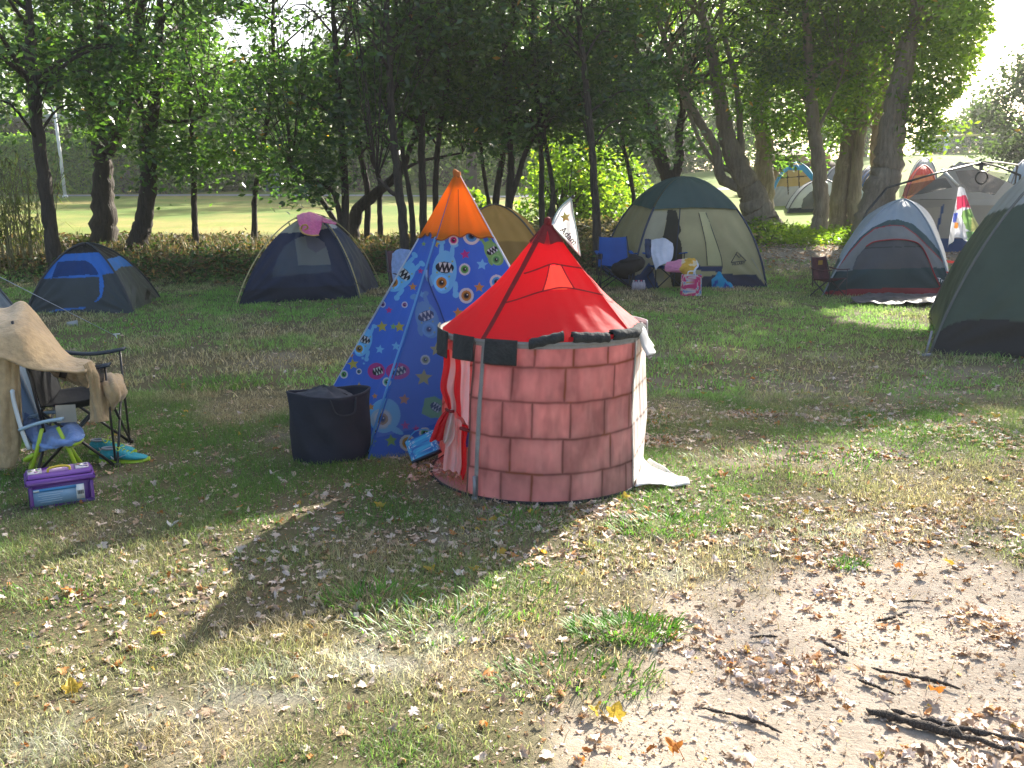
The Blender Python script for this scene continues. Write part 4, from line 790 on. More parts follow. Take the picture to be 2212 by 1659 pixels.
pc = on(*Z1(1745, 918)); pr_ = on(*Z1(1800, 918)); pu = on(*Z1(1745, 870)); ex = (pr_-pc)/np.linalg.norm(pr_-pc); ey = pu-pc; ey /= np.linalg.norm(ey); ez = np.cross(ex, ey); ez = ez if ez[1] < 0 else -ez
M_LOGO = solid('dark logo print', (.03, .035, .05), .7)
text('lettering', 'HILLARY', .062, lambda x, y: pc+ex*x+ey*y+ez*.012, M_LOGO, rD, bold=.001)
b = MB()
for l_ in ([(-.13, .035), (-.01, .20), (.03, .16), (.14, .035)], [(-.03, .16), (.02, .10), (.05, .13)], [(-.13, .035), (.14, .035)]): b.tube([pc+ex*x+ey*y+ez*.014 for x, y in l_], .006, 5)
b.build('mountain_emblem', M_LOGO, rD)
# guy line at its right corner
b = MB(); b.tube([on(*Z1(1880, 860)), G(1652, 622)+[.05, -.05, .01]], .004, 5); b.build('guy_line', solid('cord', (.35, .33, .28), .7), rD)

# pale blue grey dome with red piping
cE = [(4.82, 13.75), (6.80, 13.65), (7.85, 16.1), (5.85, 16.2)]
dE = Dome(cE, 1.45, .48, 1.02, .10, apex=(6.32, 14.6)); rE = tent('dome_tent', 'pale blue grey dome tent with red piping and a dark green door on the right', dE)
PB = (.33, .38, .42); TEAL = (.03, .075, .08); RED = (.32, .025, .03)
arch = mapz(Z2, [(335,965),(430,840),(520,740),(600,680),(700,660),(790,665),(870,720),(950,800),(1030,880),(1075,930)]); arch2 = mapz(Z2, [(310,1000),(400,860),(500,740),(580,675),(680,628),(750,620),(850,650),(940,730),(1050,860),(1110,950)])
dr = mapz(Z2, [(450,955),(480,870),(540,800),(600,768),(750,750),(860,765),(910,800),(950,880),(990,980),(1030,1060)])
tentface(rE, dE, 0, 'front_panel', PB, [('p', arch2+mapz(Z2, [(1300,1300),(200,1300)]), TEAL), ('p', arch+mapz(Z2, [(1090,1300),(300,1300)]), (.21,.21,.205)), ('p', mapz(Z2, [(280,962),(460,962),(1000,940),(1250,950),(1250,1300),(200,1300)]), (.022,.055,.06)), ('l', arch, RED, 1.1)],
    [('door', dr+mapz(Z2, [(1000,1075),(440,1080)]), M_TENT, (.022,.055,.06), .006, [('p', dr+mapz(Z2, [(1010,940),(440,955)]), (.085,.085,.09)), ('l', mapz(Z2, [(520,812),(900,800)]), (.03,.03,.03), .8)]),
     ('hem', mapz(Z2, [(240,1100),(480,1078),(1090,1070),(1120,1250),(200,1250)]), M_TENT, (.26,.03,.04), .012)], n=(170, 140))
b = MB(); P = np.array([on(u, v, dE) for u, v in dr[2:]]); b.tube(cat_rom(P, 50), .020, 6, flat=.5); b.build('door_piping', solid('red webbing', RED, .7), rE)
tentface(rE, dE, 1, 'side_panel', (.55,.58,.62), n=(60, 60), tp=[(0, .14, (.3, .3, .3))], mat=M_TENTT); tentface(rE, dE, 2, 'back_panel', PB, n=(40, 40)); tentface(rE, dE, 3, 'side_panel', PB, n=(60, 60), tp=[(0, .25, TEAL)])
poles(rE, dE, solid('grey blue sleeve', (.25, .30, .34), .6), .014, .01)
pc = on(*Z2(1068, 1036), dE); pr_ = on(*Z2(1100, 1036), dE); ex = (pr_-pc)/np.linalg.norm(pr_-pc); ey = np.array([0, .3, .95]); ez = np.array([0, -.95, .3])
text('lettering', 'Trekker', .085, lambda x, y: pc+ex*x+ey*y+ez*.03, M_WHITE, rE, bold=.002)
b = MB()
for l_ in ([(-.02, .06), (.04, .09), (.1, .07)], [(0, .05), (.05, .07), (.12, .05)]): b.tube([pc+ex*x+ey*y+ez*.03 for x, y in l_], .004, 5)
b.build('emblem', M_WHITE, rE)
Y0 = 13.7
b = MB(); a0 = at(*Z2(1060, 885), 14.1); b.grid(np.array([[at(*Z2(1070, 890), 14.1), at(*Z2(1130, 895), 13.9), at(*Z2(1190, 898), 13.9)], [at(*Z2(1080, 908), 14.05), at(*Z2(1130, 912), 13.85), at(*Z2(1190, 914), 13.85)]])); b.build('strap', cloth('red strap', (.6, .08, .07), .4), rE)
b = MB(); b.grid(np.array([[at(*Z2(1068, 965), 13.6), at(*Z2(1110, 968), 13.5), at(*Z2(1160, 972), 13.6)], [at(*Z2(1085, 985), 13.5), at(*Z2(1115, 1000), 13.3), at(*Z2(1155, 1000), 13.5)], [at(*Z2(1105, 1005), 13.5), at(*Z2(1120, 1012), 13.4), at(*Z2(1150, 1008), 13.5)]])); b.build('vent_hood', cloth('red hood', (.55, .03, .03), .4), rE)
# crumpled groundsheet in front of it
gx = np.linspace(0, 1, 60); gy = np.linspace(0, 1, 16); SX, SY = np.meshgrid(gx, gy, indexing='ij'); p0 = G(*Z2(420, 1195)); p1 = G(*Z2(1100, 1205)); p2 = G(*Z2(500, 1138)); p3 = G(*Z2(1110, 1130))
Xg = (p0*(1-SX)[..., None]+p1*SX[..., None])*(1-SY)[..., None]+(p2*(1-SX)[..., None]+p3*SX[..., None])*SY[..., None]
Xg[..., 2] = H(Xg[..., 0], Xg[..., 1])+.045+.06*(fbm(SX*14, SY*4, 4)-.35); Xg[..., 0] += .05*np.sin(SY*9); Xg[..., 1] += .05*np.sin(SX*11)
tag(thick('groundsheet', Xg, .006, cloth('crumpled tarp', (.085, .08, .085), .03, .45, wr=.8, wscale=14, var=.4), None), 'crumpled grey black groundsheet lying in front of the pale blue grey tent', 'groundsheet')

# big green tent at the right edge
cF = [(4.08, 8.52), (7.2, 7.3), (8.5, 10.2), (5.4, 11.4)]
dF = Dome(cF, 2.2, .32, 1., .06); rF = tent('dome_tent', 'big dark green tent with pale grey top, cut off by the right edge', dF)
GF = (.058, .088, .062); BK = (.022, .022, .022)
hemF = mapz(Z2, [(900,1460),(1010,1372),(1060,1338),(1120,1312),(1200,1292),(1300,1286),(1450,1290),(1700,1310),(2600,1400),(2600,2400),(900,2400)])
topF = mapz(Z2, [(1250,640),(1350,590),(1420,560),(1500,540),(1600,510),(2600,430),(2600,-400),(1200,-400)])
tentface(rF, dF, 0, 'front_panel', GF, [('p', hemF, BK), ('p', topF, (.36,.38,.36))], [('skirt', hemF, M_TENT, BK, .008)], n=(150, 130))
tentface(rF, dF, 3, 'side_panel', GF, [('p', hemF, BK), ('p', topF, (.36,.38,.36))], n=(90, 90)); tentface(rF, dF, 1, 'side_panel', GF, n=(30, 30)); tentface(rF, dF, 2, 'back_panel', GF, n=(30, 30))
poles(rF, dF, solid('grey green sleeve', (.10, .11, .10), .6), .013, .012)
b = MB(); q = dF.c[0]; b.tube([q+[-.03, -.05, .25], q+[-.10, -.10, -.02]], .012, 7); b.tube([q+[-.14, -.10, .015], q+[-.04, -.12, .03]], .02, 7); b.build('stake', M_STEEL, rF)

# blue grey tent and its guy line cut off by the left edge
cG = [(-4.3, 5.0), (-3.15, 5.75), (-3.75, 7.2), (-5.1, 6.3)]
dG = Dome(cG, 1.22, .5, 1.0, .03, apex=(-4.13, 6.3)); rG = tent('dome_tent', 'blue grey tent just entering the view behind the tan towel', dG)
for k in range(4): tentface(rG, dG, k, 'panel', (.10,.15,.21), n=(40, 40))
poles(rG, dG, solid('slate sleeve', (.06, .08, .1), .6), .012, .01)
b = MB(); g1 = G(250, 731); b.tube([np.array([-4.13, 6.3, 1.215]), g1+[0, 0, .03]], .0032, 5); b.build('guy_line', solid('pale blue cord', (.42, .48, .62), .6), rG)
b = MB(); b.tube([g1+[.0, 0, .05], g1+[.03, -.01, -.05]], .006, 6); b.tube([g1+[-.02, 0, .045], g1+[.05, 0, .05]], .007, 6); b.build('peg', M_WHITE, rG)

# ---- tents crowded together in the background on the right
BG = 'tents crowded behind the cottonwood grove'
def bgdome(label, u0, u1, Y, depth, hgt, cols, paints=(), parts=(), p=.3, twist=.1, polec=(.1, .1, .12), mat=None, tp=()):
    x0, x1 = fx(u0, Y), fx(u1, Y); sk = (x0/Y)*depth*.9; cor = [(x0, Y), (x1, Y+twist*(x1-x0)), (x1+sk, Y+depth), (x0+sk, Y+depth)]
    dm = Dome(cor, hgt, p, 1., .05); r = tent('dome_tent', label, dm, group=BG)
    for k, nm in ((0, 'front_panel'), (1, 'side_panel'), (2, 'back_panel'), (3, 'side_panel')): tentface(r, dm, k, nm, cols[k % len(cols)], paints if k in (0, 3) else (), parts if k == 0 else (), n=(80, 70) if k == 0 else (30, 30), tp=tp, mat=mat or M_TENTT)
    poles(r, dm, solid('sleeve', polec, .6), .022, .015); return dm, r
def hz_(v, Y, u=1700): return at(u, v, Y)[2]
z_ = lambda u, Y: float(H(fx(u, Y), Y))
bgdome('teal edged tent with a yellow inside, left of the knotted trunk', 1650, 1765, 33, 2.0, hz_(355, 34)-z_(1700, 33), [(.42,.30,.10), (.02,.22,.38)], [('p', [(1640,480),(1640,405),(1775,400),(1775,480)], (.35,.37,.38)), ('l', [(1700,370),(1703,420)], (.06,.04,.02), 1.2), ('l', [(1725,365),(1727,420)], (.06,.04,.02), 1.2), ('l', [(1675,385),(1750,380)], (.06,.04,.02), 1.2), ('l', [(1652,425),(1672,385),(1700,362),(1735,362),(1762,392)], (.02,.25,.45), 6)], polec=(.02,.25,.42))
bgdome('white and grey dome tent with a dark grey arched door behind the knotted trunk', 1690, 1835, 30, 2.2, hz_(392, 31)-z_(1750, 30), [(.66,.67,.66), (.45,.46,.46)], [('p', [(1640,452),(1900,444),(1900,500),(1640,500)], (.03,.045,.06))], [('door', [(1730,451),(1735,430),(1750,415),(1768,408),(1785,412),(1795,428),(1800,450)], M_TENT, (.14,.14,.14), .01)])
bgdome('tall white and blue tent left of the thick leaning trunk', 1826, 1925, 29, 2.6, hz_(368, 30)-z_(1870, 29), [(.60,.64,.68), (.04,.12,.3)], [('p', [(1800,380),(1800,405),(1990,400),(1990,330),(1800,330)], (.03,.09,.24)), ('p', [(1800,446),(1990,446),(1990,520),(1800,520)], (.02,.055,.10)), ('l', [(1852,395),(1845,450)], (.03,.03,.03), 1.5), ('l', [(1868,395),(1866,450)], (.55,.35,.03), 1.5)], [('window', [(1872,412),(1892,410),(1894,440),(1870,442)], M_MESH, (.10,.11,.13), .01)])
bgdome('orange dome tent with a red top right of the thick leaning trunk', 1938, 2012, 33, 2.4, hz_(362, 34)-z_(1975, 33), [(.75,.30,.10), (.6,.06,.03)], tp=[(.52, 1, (.68, .05, .03))], polec=(.4,.03,.03))
bgdome('white tent peeking out above the orange dome tent', 1945, 2006, 38, 2.4, hz_(346, 39)-z_(1975, 38), [(.55,.56,.56)], p=.1)
bgdome('grey dome tent behind the teal edged tent', 1755, 1840, 36, 2.4, hz_(360, 37)-z_(1800, 36), [(.30,.32,.33)])
bgdome('dark navy tent in the gap between the twin trunks', 1830, 1890, 35, 2.4, hz_(366, 36)-z_(1860, 35), [(.02,.05,.12)])
bgdome('pale dome tent left of the canopy peak on the hill', 2010, 2070, 32, 2.4, hz_(362, 33)-z_(2040, 32), [(.22,.23,.25)])
bgdome('white topped tent right behind the canopy ridge', 2046, 2092, 37, 2.2, hz_(360, 38)-z_(2070, 37), [(.6,.62,.65)])
bgdome('pale blue dome tent on the hill by the right edge', 2150, 2225, 30, 2.6, hz_(352, 31)-z_(2190, 30), [(.35,.45,.58)], tp=[(0, .35, (.05,.06,.08))])
bgdome('tiny blue grey tent far across the field', 583, 622, 60, 2.4, hz_(367, 61, 600)-z_(600, 60), [(.12,.15,.25), (.4,.42,.5)], [('p', [(596,360),(606,360),(606,390),(596,390)], (.5,.5,.55))])
# brown shed behind them
x0, x1, Y_ = fx(1655, 40), fx(1775, 40), 40.; zb = z_(1710, 40); root = thing('shed', 'brown shed with a weathered sloping roof behind the teal edged tent', 'shed', ((x0+x1)/2, Y_, zb), world=True)
b = MB(); b.box(((x0+x1)/2, Y_+1.4, zb+.75), (x1-x0, 2.6, 1.7)); b.build('wall', solid('tan boards', (.30, .19, .08), .8, 0, .4, 6), root)
zt = hz_(352, 40); b = MB(); b.box(((x0+x1)/2, Y_+.9, zt+.15), (x1-x0+.5, 2.6, .12), R=Matrix.Rotation(.3, 3, 'X')); b.build('roof', solid('brown weathered roof', (.10, .075, .045), .9, 0, .5, 3), root)
# cabin tent
Yc = 19.6; xl, xr = fx(1945, Yc), fx(2225, Yc); zg = z_(2080, Yc); D2 = 2.2; SK = D2*.5
root = thing('cabin_tent', 'large grey and white cabin tent with blue base and window edging behind the hanging towel', 'tent', ((xl+xr)/2, Yc, zg), 0, None, world=True)
zw = hz_(*[430, Yc]) ; zr = hz_(352, Yc+1); xm = fx(2045, Yc)
def wall(name, A, B, z0, z1, col, mat=M_TENTT, paints=(), n=(90, 60), sag=.03):
    S, T = np.meshgrid(np.linspace(0, 1, n[0]), np.linspace(0, 1, n[1]), indexing='ij'); A = np.array(A, float); B = np.array(B, float); X = A*(1-S)[..., None]+B*S[..., None]; X = np.concatenate([X[..., :2], (z0+(z1-z0)*T)[..., None]], 2)
    d = B-A; nrm = np.array([-d[1], d[0], 0])/np.linalg.norm(d); X = X+nrm*(sag*np.sin(PI*S)*np.sin(PI*T)+.008*np.sin(S*31+T*5))[..., None]; UV = proj(X); C = np.tile(np.array(col, float), n+(1,))
    for q in paints: dopaint(C, UV, q)
    return sheet(name, X, mat, root, C)
CG = (.33, .32, .30)
blue = (.02, .07, .22)
wall('front_wall', (xl, Yc, 0), (xr, Yc-.2, 0), zg-.05, zw, CG, paints=[('p', [(1900,515),(2300,515),(2300,700),(1900,700)], blue), ('l', mapz(Z2, [(900,540),(860,640)]), blue, 1.5), ('l', mapz(Z2, [(1050,530),(1010,700)]), blue, 2.5), ('p', mapz(Z2, [(900,545),(1040,540),(1000,680),(870,690)]), (.40,.37,.33)), ('l', mapz(Z2, [(750,480),(1110,486)]), (.05,.06,.08), 1.3), ('p', mapz(Z2, [(760,480),(1110,486),(1110,430),(760,430)]), (.28,.28,.28)), ('p', mapz(Z2, [(1220,470),(1420,460),(1420,525),(1220,528)]), (.42,.43,.45)), ('p', mapz(Z2, [(840,540),(905,536),(905,560),(850,575)]), (.03,.035,.05))])
wall('side_wall', (xr, Yc-.2, 0), (xr+SK, Yc+D2, 0), zg-.05, zw, CG); wall('back_wall', (xl+SK, Yc+D2, 0), (xr+SK, Yc+D2, 0), zg-.05, zw, CG, n=(20, 12)); wall('side_wall', (xl, Yc, 0), (xl+SK, Yc+D2, 0), zg-.05, zw, CG, n=(40, 30))
def quad(name, P, col, mat=M_TENTT, n=24, sag=.05, parent=None):
    P = [np.array(q, float) for q in P]; S, T = np.meshgrid(np.linspace(0, 1, n), np.linspace(0, 1, n), indexing='ij')
    X = (P[0]*(1-S)[..., None]+P[1]*S[..., None])*(1-T)[..., None]+(P[3]*(1-S)[..., None]+P[2]*S[..., None])*T[..., None]; X[..., 2] -= sag*np.sin(PI*S)*np.sin(PI*T)
    return sheet(name, X, mat, parent or root, np.tile(np.array(col, float), (n, n, 1)))
pk0 = np.array([xm, Yc, zr]); pk1 = np.array([xm+SK, Yc+D2, zr])
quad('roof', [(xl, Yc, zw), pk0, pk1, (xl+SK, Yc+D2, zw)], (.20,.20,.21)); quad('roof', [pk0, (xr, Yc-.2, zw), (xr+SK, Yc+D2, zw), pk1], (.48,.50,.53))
quad('gable', [(xl, Yc, zw), (xr, Yc-.2, zw), pk0, pk0], (.42,.42,.42), sag=0); quad('gable', [(xl+SK, Yc+D2, zw), (xr+SK, Yc+D2, zw), pk1, pk1], CG, sag=0)
quad('awning', [at(*Z2(760, 400), 18.9), at(*Z2(1065, 345), 19.3), at(*Z2(1110, 410), 18.9), at(*Z2(760, 478), 18.6)], (.07,.07,.07), M_MESH, sag=.1)
b = MB(); b.tube([at(*Z2(1040, 290), 19.2), at(*Z2(1150, 400), 19.1)], .03, 6); b.build('edge_strip', M_WHITE, root)
# canopy frame with loose mesh
Yk = 18.2; root = thing('canopy_frame', 'bare folding canopy frame with loose dark mesh sagging from its hub', 'canopy', at(*Z2(1295, 560), Yk)*[1, 1, 0]+[0, 0, z_(2120, Yk)], 0, None, world=True)
hub = at(*Z2(1305, 245), Yk+1.4); M_FR = solid('dark frame tube', (.05, .05, .05), .4, .5)
fl = at(*Z2(680, 412), Yk-.4); fr = at(*Z2(1560, 330), Yk-.3); bl_ = at(*Z2(1110, 270), Yk+3); br_ = at(*Z2(1540, 262), Yk+3)
for e in (fl, fr, bl_, br_): b = MB(); b.tube([hub, (hub+e)/2+[0, 0, .03], e], .022, 6); b.build('roof_bar', M_FR, root)
b = MB(); b.tube([hub-[0, 0, .3], hub+[0, 0, .02]], [.03, .05], 8); b.tube([hub-[.12, 0, .04], hub+[.12, 0, -.04]], .035, 6); b.build('hub', M_FR, root)
b = MB(); b.tube([hub-[.18, 0, .15], hub-[0, 0, .3], hub+[.18, 0, -.15]], .018, 6); b.build('brace', M_FR, root)
g0 = fl.copy(); g0[2] = z_(1900, Yk); b = MB(); b.tube([fl, fl+[-.35, .0, -.45], [fl[0]-.75, fl[1], g0[2]]], .025, 6); b.build('leg', M_FR, root)
for e in (fr, bl_, br_): b = MB(); b.tube([e, [e[0], e[1], float(H(e[0], e[1]))-.02]], .022, 6); b.build('leg', M_FR, root)
M_NET = cloth('sagging mesh', (.16, .14, .13), .3, .9, alpha=.35, wr=.8, wscale=5, var=.5)
quad('mesh_top', [at(*Z2(1130, 300), Yk), at(*Z2(1290, 290), Yk+.6), at(*Z2(1290, 440), Yk+.2), at(*Z2(1190, 445), Yk-.2)], (1, 1, 1), M_NET, sag=.06); quad('mesh_top', [at(*Z2(1290, 290), Yk+.6), at(*Z2(1500, 322), Yk), at(*Z2(1390, 460), Yk-.2), at(*Z2(1290, 440), Yk+.2)], (1, 1, 1), M_NET, sag=.1)
b = MB(); c_ = at(*Z2(1305, 345), Yk); th = np.linspace(0, 2*PI, 14); b.tube([c_+[.12*math.cos(a), 0, .12*math.sin(a)] for a in th], .018, 5); b.build('ring', M_FR, root)
# beach towel hanging from the canopy
def z2y(x, y, Y): u, v = Z2(x, y); return (u, v, Y)
drape('beach_towel', [[z2y(1150,412,17.5), z2y(1165,405,17.5), z2y(1180,410,17.5), z2y(1192,418,17.5)], [z2y(1128,540,17.4), z2y(1160,540,17.3), z2y(1200,530,17.3), z2y(1225,520,17.4)], [z2y(1105,650,17.4), z2y(1150,680,17.2), z2y(1210,660,17.2), z2y(1262,600,17.3)], [z2y(1082,800,17.4), z2y(1130,760,17.1), z2y(1230,745,17.1), z2y(1292,650,17.3)]],
      None, None) if False else None
net = [[z2y(1150,412,17.5), z2y(1165,405,17.5), z2y(1180,410,17.5), z2y(1192,418,17.5)], [z2y(1128,540,17.4), z2y(1160,545,17.3), z2y(1200,535,17.3), z2y(1225,520,17.4)], [z2y(1100,670,17.4), z2y(1150,690,17.2), z2y(1210,680,17.2), z2y(1262,610,17.3)], [z2y(1082,808,17.4), z2y(1140,740,17.1), z2y(1235,765,17.1), z2y(1292,660,17.3)]]
N = np.array([[at(*q) for q in row] for row in net]); A = np.array([cat_rom(r, 50) for r in N]); X = np.stack([cat_rom(A[:, j], 70) for j in range(50)], 1); S, T = np.meshgrid(np.linspace(0, 1, 70), np.linspace(0, 1, 50), indexing='ij'); X[..., 1] += .05*np.sin(T*26)*S
C = np.tile(np.array([.62, .62, .66]), (70, 50, 1)); UV = proj(X)
for q in [('p', mapz(Z2, [(1140,470),(1200,460),(1235,545),(1180,540),(1140,560)]), (.6,.05,.12)), ('p', mapz(Z2, [(1180,560),(1250,545),(1265,650),(1230,700),(1200,680),(1170,600)]), (.22,.38,.12)), ('p', mapz(Z2, [(1120,580),(1150,575),(1135,640),(1112,640)]), (.08,.12,.5)), ('p', mapz(Z2, [(1125,640),(1150,640),(1150,680),(1120,680)]), (.6,.25,.05)), ('p', mapz(Z2, [(1240,600),(1300,640),(1270,720),(1235,700)]), (.5,.5,.2)), ('p', mapz(Z2, [(1200,700),(1260,700),(1250,780),(1210,760)]), (.15,.3,.12))]: dopaint(C, UV, q)
tag(sheet('beach_towel', X, cloth('beach towel', vc=True, tr=.35, rough=.9, wr=.3, wscale=20), None, C), 'white red and green patterned beach towel hanging from the canopy frame', 'towel')
# ---------------------------------------------------------------- castle play tent
CC = np.array([.155, 4.80, 0.]); R0, R1, HW = .605, .567, .80; APX = np.array([.19, 4.80, 1.375])
root = thing('castle_play_tent', 'red roofed castle play tent printed with stone blocks, with battlements and a name flag', 'play tent', CC, world=True)
TRc = -.66
def cyl(th, z, off=0):
    th = np.asarray(th, float); tw_ = (th+PI) % (2*PI)-PI; hf = (.15-TRc)/2; ch = np.where((tw_ > TRc) & (tw_ < .15), math.cos(hf)/np.cos(tw_-(TRc+.15)/2), 1.)
    r = (R0+(R1-R0)*z/HW)*ch+off+.022*(fbm(np.abs(th)*2.2+z*1.5, z*3.0+1, 3)-.5)*np.sin(PI*np.clip(z/HW, 0, 1))+.0025*np.sin(th*38+z*9)*np.sin(PI*np.clip(z/HW, 0, 1))+.012*np.sin(3*th+1)*np.sin(PI*z/HW)
    return np.stack([CC[0]+.025*z/HW+r*np.cos(th), CC[1]+r*np.sin(th), z+0*th], -1)
def th_of(u, v, z_guess=None):         # angle on the wall seen at a pixel
    best = None
    for th in np.linspace(-PI, 0, 900):
        pass
    T_ = np.linspace(-PI*1.05, .1, 1200); z = .4 if z_guess is None else z_guess
    U = proj(cyl(T_, np.full_like(T_, z))); ok = T_[np.argmin(np.abs(U[:, 0]-u)+(np.abs(np.sin(T_)) < .0)*99)]; return ok
TL = th_of(1036, 900); TLD = th_of(1014, 900); TR = TRc
rows = [0.0, .155, .333, .515, .688, HW]          # joints between the printed courses
jx = [[1003, 1145, 1323, 1470, 1580], [1045, 1288, 1508], [1010, 1150, 1325, 1480, 1595], [1055, 1300, 1525], [1158, 1337, 1500, 1610]]
jth = [[th_of(610+.4698*x, 0, (rows[i]+rows[i+1])/2) for x in r] for i, r in enumerate(jx)]
for i, r in enumerate(jth):             # carry the courses on round the back
    a = r[-1]; 
    while a < 4.6-2*0: a += .42; r.append(a)
    a = r[0]
    while a > -PI-1.2: a -= .38; r.insert(0, a)
def wallpiece(name, t0, t1, n, m, parent, lab=None, off=0., z0=0., z1=HW, mat=None, gain=1.):
    th, z = np.meshgrid(np.linspace(t0, t1, n), np.linspace(z0, z1, m), indexing='ij'); X = cyl(th, z, off)
    arc = th*R0; wob = .010*(fbm(arc*9, z*9, 3)-.5); wob2 = .012*(fbm(arc*8+9, z*8+4, 3)-.5)
    d = np.full(th.shape, 9.)
    for zr_ in rows[1:-1]: d = np.minimum(d, np.abs(z+wob+.004*np.sin(arc*6)-zr_))
    ri = np.clip(np.searchsorted(rows, z.ravel())-1, 0, 4).reshape(z.shape)
    for i in range(5):
        mk = ri == i
        for a in jth[i]: d = np.where(mk, np.minimum(d, np.abs(arc+wob2-a*R0)), d)
    line = np.exp(-(d/.0065)**2)*.78*(.65+.5*fbm(arc*14, z*14, 3)); halo = np.exp(-(d/.030)**2)
    key = np.zeros(th.shape)
    for i in range(5):
        for j, a in enumerate(jth[i]): key = np.where((ri == i) & (th > a), (i*7+j*13) % 10/10., key)
    f = fbm(arc*7, z*7, 4); g_ = fbm(arc*30, z*22, 3); st_ = fbm(arc*60+3, z*9, 2)
    C = np.array([.62, .53, .485])[None, None]*(.80+.26*key+.6*(f-.5)+.22*(g_-.5)+.12*(st_-.5))[..., None]
    C = C*(1-.22*halo[..., None])*(1-.22*np.clip((fbm(arc*16+3, z*5+9, 3)-.55)*6, 0, 1)[..., None]); C = C*(1-np.clip(line, 0, 1)[..., None])+np.array([.085, .062, .05])*np.clip(line, 0, 1)[..., None]
    gr = np.clip(line, 0, 1)*(fbm(arc*5+8, z*5, 2) > .62); C = C*(1-.5*gr[..., None])+np.array([.25, .17, .02])*.5*gr[..., None]
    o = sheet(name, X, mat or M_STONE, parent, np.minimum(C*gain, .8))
    if lab: o['label'] = lab
    return o
M_STONE = cloth('printed stone fabric', vc=True, tr=.66, rough=.85, wr=.5, wscale=6, var=.05)
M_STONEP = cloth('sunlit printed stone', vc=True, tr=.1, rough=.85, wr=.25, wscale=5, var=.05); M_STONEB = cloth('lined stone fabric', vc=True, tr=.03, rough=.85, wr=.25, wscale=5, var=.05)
M_GREY = cloth('grey webbing', (.23, .23, .22), .1, .8, wscale=30); M_CHAR = cloth('charcoal felt', (.028, .033, .036), .05, .95, wr=.6, wscale=50, var=.25)
wallpiece('wall', TLD, TR, 400, 230, root); wallpiece('wall', TR, TR+1.0, 120, 120, root, mat=M_STONEP, gain=1.75); wallpiece('wall', TR+1.0, PI-.25, 200, 120, root, mat=M_STONEB)  # right panel's print lightened so it looks sunlit
# pale piping and seams
def vstrip(th, w_, mat, name, z0=-.005, z1=HW+.01, off=.004):
    T_, Z_ = np.meshgrid(np.linspace(th-w_/2/R0, th+w_/2/R0, 4), np.linspace(z0, z1, 30), indexing='ij'); return sheet(name, cyl(T_, Z_, off), mat, root)
vstrip(TL, .026, M_GREY, 'pole_sleeve', off=.008); vstrip(TR, .022, M_GREY, 'pole_sleeve', off=.006); vstrip(TLD+.015, .010, cloth('dark binding', (.10, .08, .07), .1), 'binding')
b = MB(); p_ = cyl(np.array([TL]), np.array([.0]), .018)[0]; b.tube([p_+[0, 0, -.015], p_+[0, 0, .12]], .010, 8); b.tube([p_+[0, -.0, -.012], p_+[0, 0, .012]], .016, 8); b.build('pole_foot', M_STEEL, root)
for th in (TR, .35, 1.5, 2.7): p_ = cyl(np.array([th]), np.array([0.]), -.012); P = cyl(np.full(12, th), np.linspace(0, HW, 12), -.014); b = MB(); b.tube(P, .007, 6); b.build('pole', M_STEEL, root)
th = np.linspace(0, 2*PI, 90); b = MB(); b.tube(cyl(th, np.full(90, HW), .001), .009, 6, cap=False); b.build('top_hoop', M_GREY, root)
T_, Z_ = np.meshgrid(th, np.linspace(HW-.022, HW+.012, 3), indexing='ij'); sheet('top_band', cyl(T_, Z_, .004), M_GREY, root)
b = MB(); b.tube(cyl(th, np.full(90, .006), .002), .009, 6, cap=False); b.build('bottom_hoop', cloth('black binding', (.02, .02, .025), .05), root)
# floor
r_, T_ = np.meshgrid(np.linspace(.0, 1, 14), th, indexing='ij'); X = np.stack([CC[0]+R0*r_*np.cos(T_), CC[1]+R0*r_*np.sin(T_), .012+.004*np.sin(9*r_+3*T_)], -1)
sheet('floor', X, cloth('pale floor cloth', (.34, .22, .20), .2, .8), root)
# red cone roof with a cut window
def cone(th, t, off=0):                # t 0 at the eave, 1 at the apex
    tw_ = (np.asarray(th, float)+PI) % (2*PI)-PI; hf = (.15-TRc)/2; ch = np.where((tw_ > TRc) & (tw_ < .15), math.cos(hf)/np.cos(tw_-(TRc+.15)/2), 1.)
    r = (R1-.010+off)*ch*(1-t)*(1-.02*np.sin(PI*t)); rel = (np.asarray(th)-RIB0) % (PI/2)-PI/4; pg = math.cos(PI/4)*1.10/np.cos(rel); w_ = .55*sm(np.clip(t/.6, 0, 1)); r = r*(1-w_+w_*pg)+.016*(fbm(np.abs(np.asarray(th))*3+t*2, t*4+2, 3)-.5)*np.sin(PI*np.clip(t, 0, 1))+.0022*np.sin(np.asarray(th)*30+t*7)*(1-t)*np.clip(t*8, 0, 1)
    sag = -.016*np.sin(PI*t); z = HW+(APX[2]-HW)*t+sag
    return np.stack([(CC[0]+.025)*(1-t)+APX[0]*t+r*np.cos(th), CC[1]*(1-t)+APX[1]*t+r*np.sin(th), z+off*.6], -1)
def cone_at(u, v):
    a, t_ = np.meshgrid(np.linspace(-PI, 0, 400), np.linspace(0, 1, 300), indexing='ij'); global RIB0
    U = proj(cone(a, t_)); k = np.argmin((U[..., 0]-u)**2+(U[..., 1]-v)**2); return a.ravel()[k], t_.ravel()[k]
RIB0 = 0.; RL = cone_at(1045, 733)[0]; RIB0 = RL; 
M_RED = cloth('red roof nylon', (.66, .014, .028), .62, .6, wr=.6, wscale=5, var=.08, tcol=(.9, .02, .035)); M_DRED = cloth('dark red binding', (.16, .008, .012), .12, .8, wscale=30)
M_SHEER = cloth('sheer backlit orange window', (1, .34, .10), .65, .6, wr=.2, alpha=.35)  # orange tint stands for the lit far roof seen through the opening
a, t_ = np.meshgrid(np.linspace(-PI, PI, 321), np.linspace(0, .985, 130), indexing='ij'); Xr = cone(a, t_); UV = proj(Xr)
front = np.sin(a) < -.15
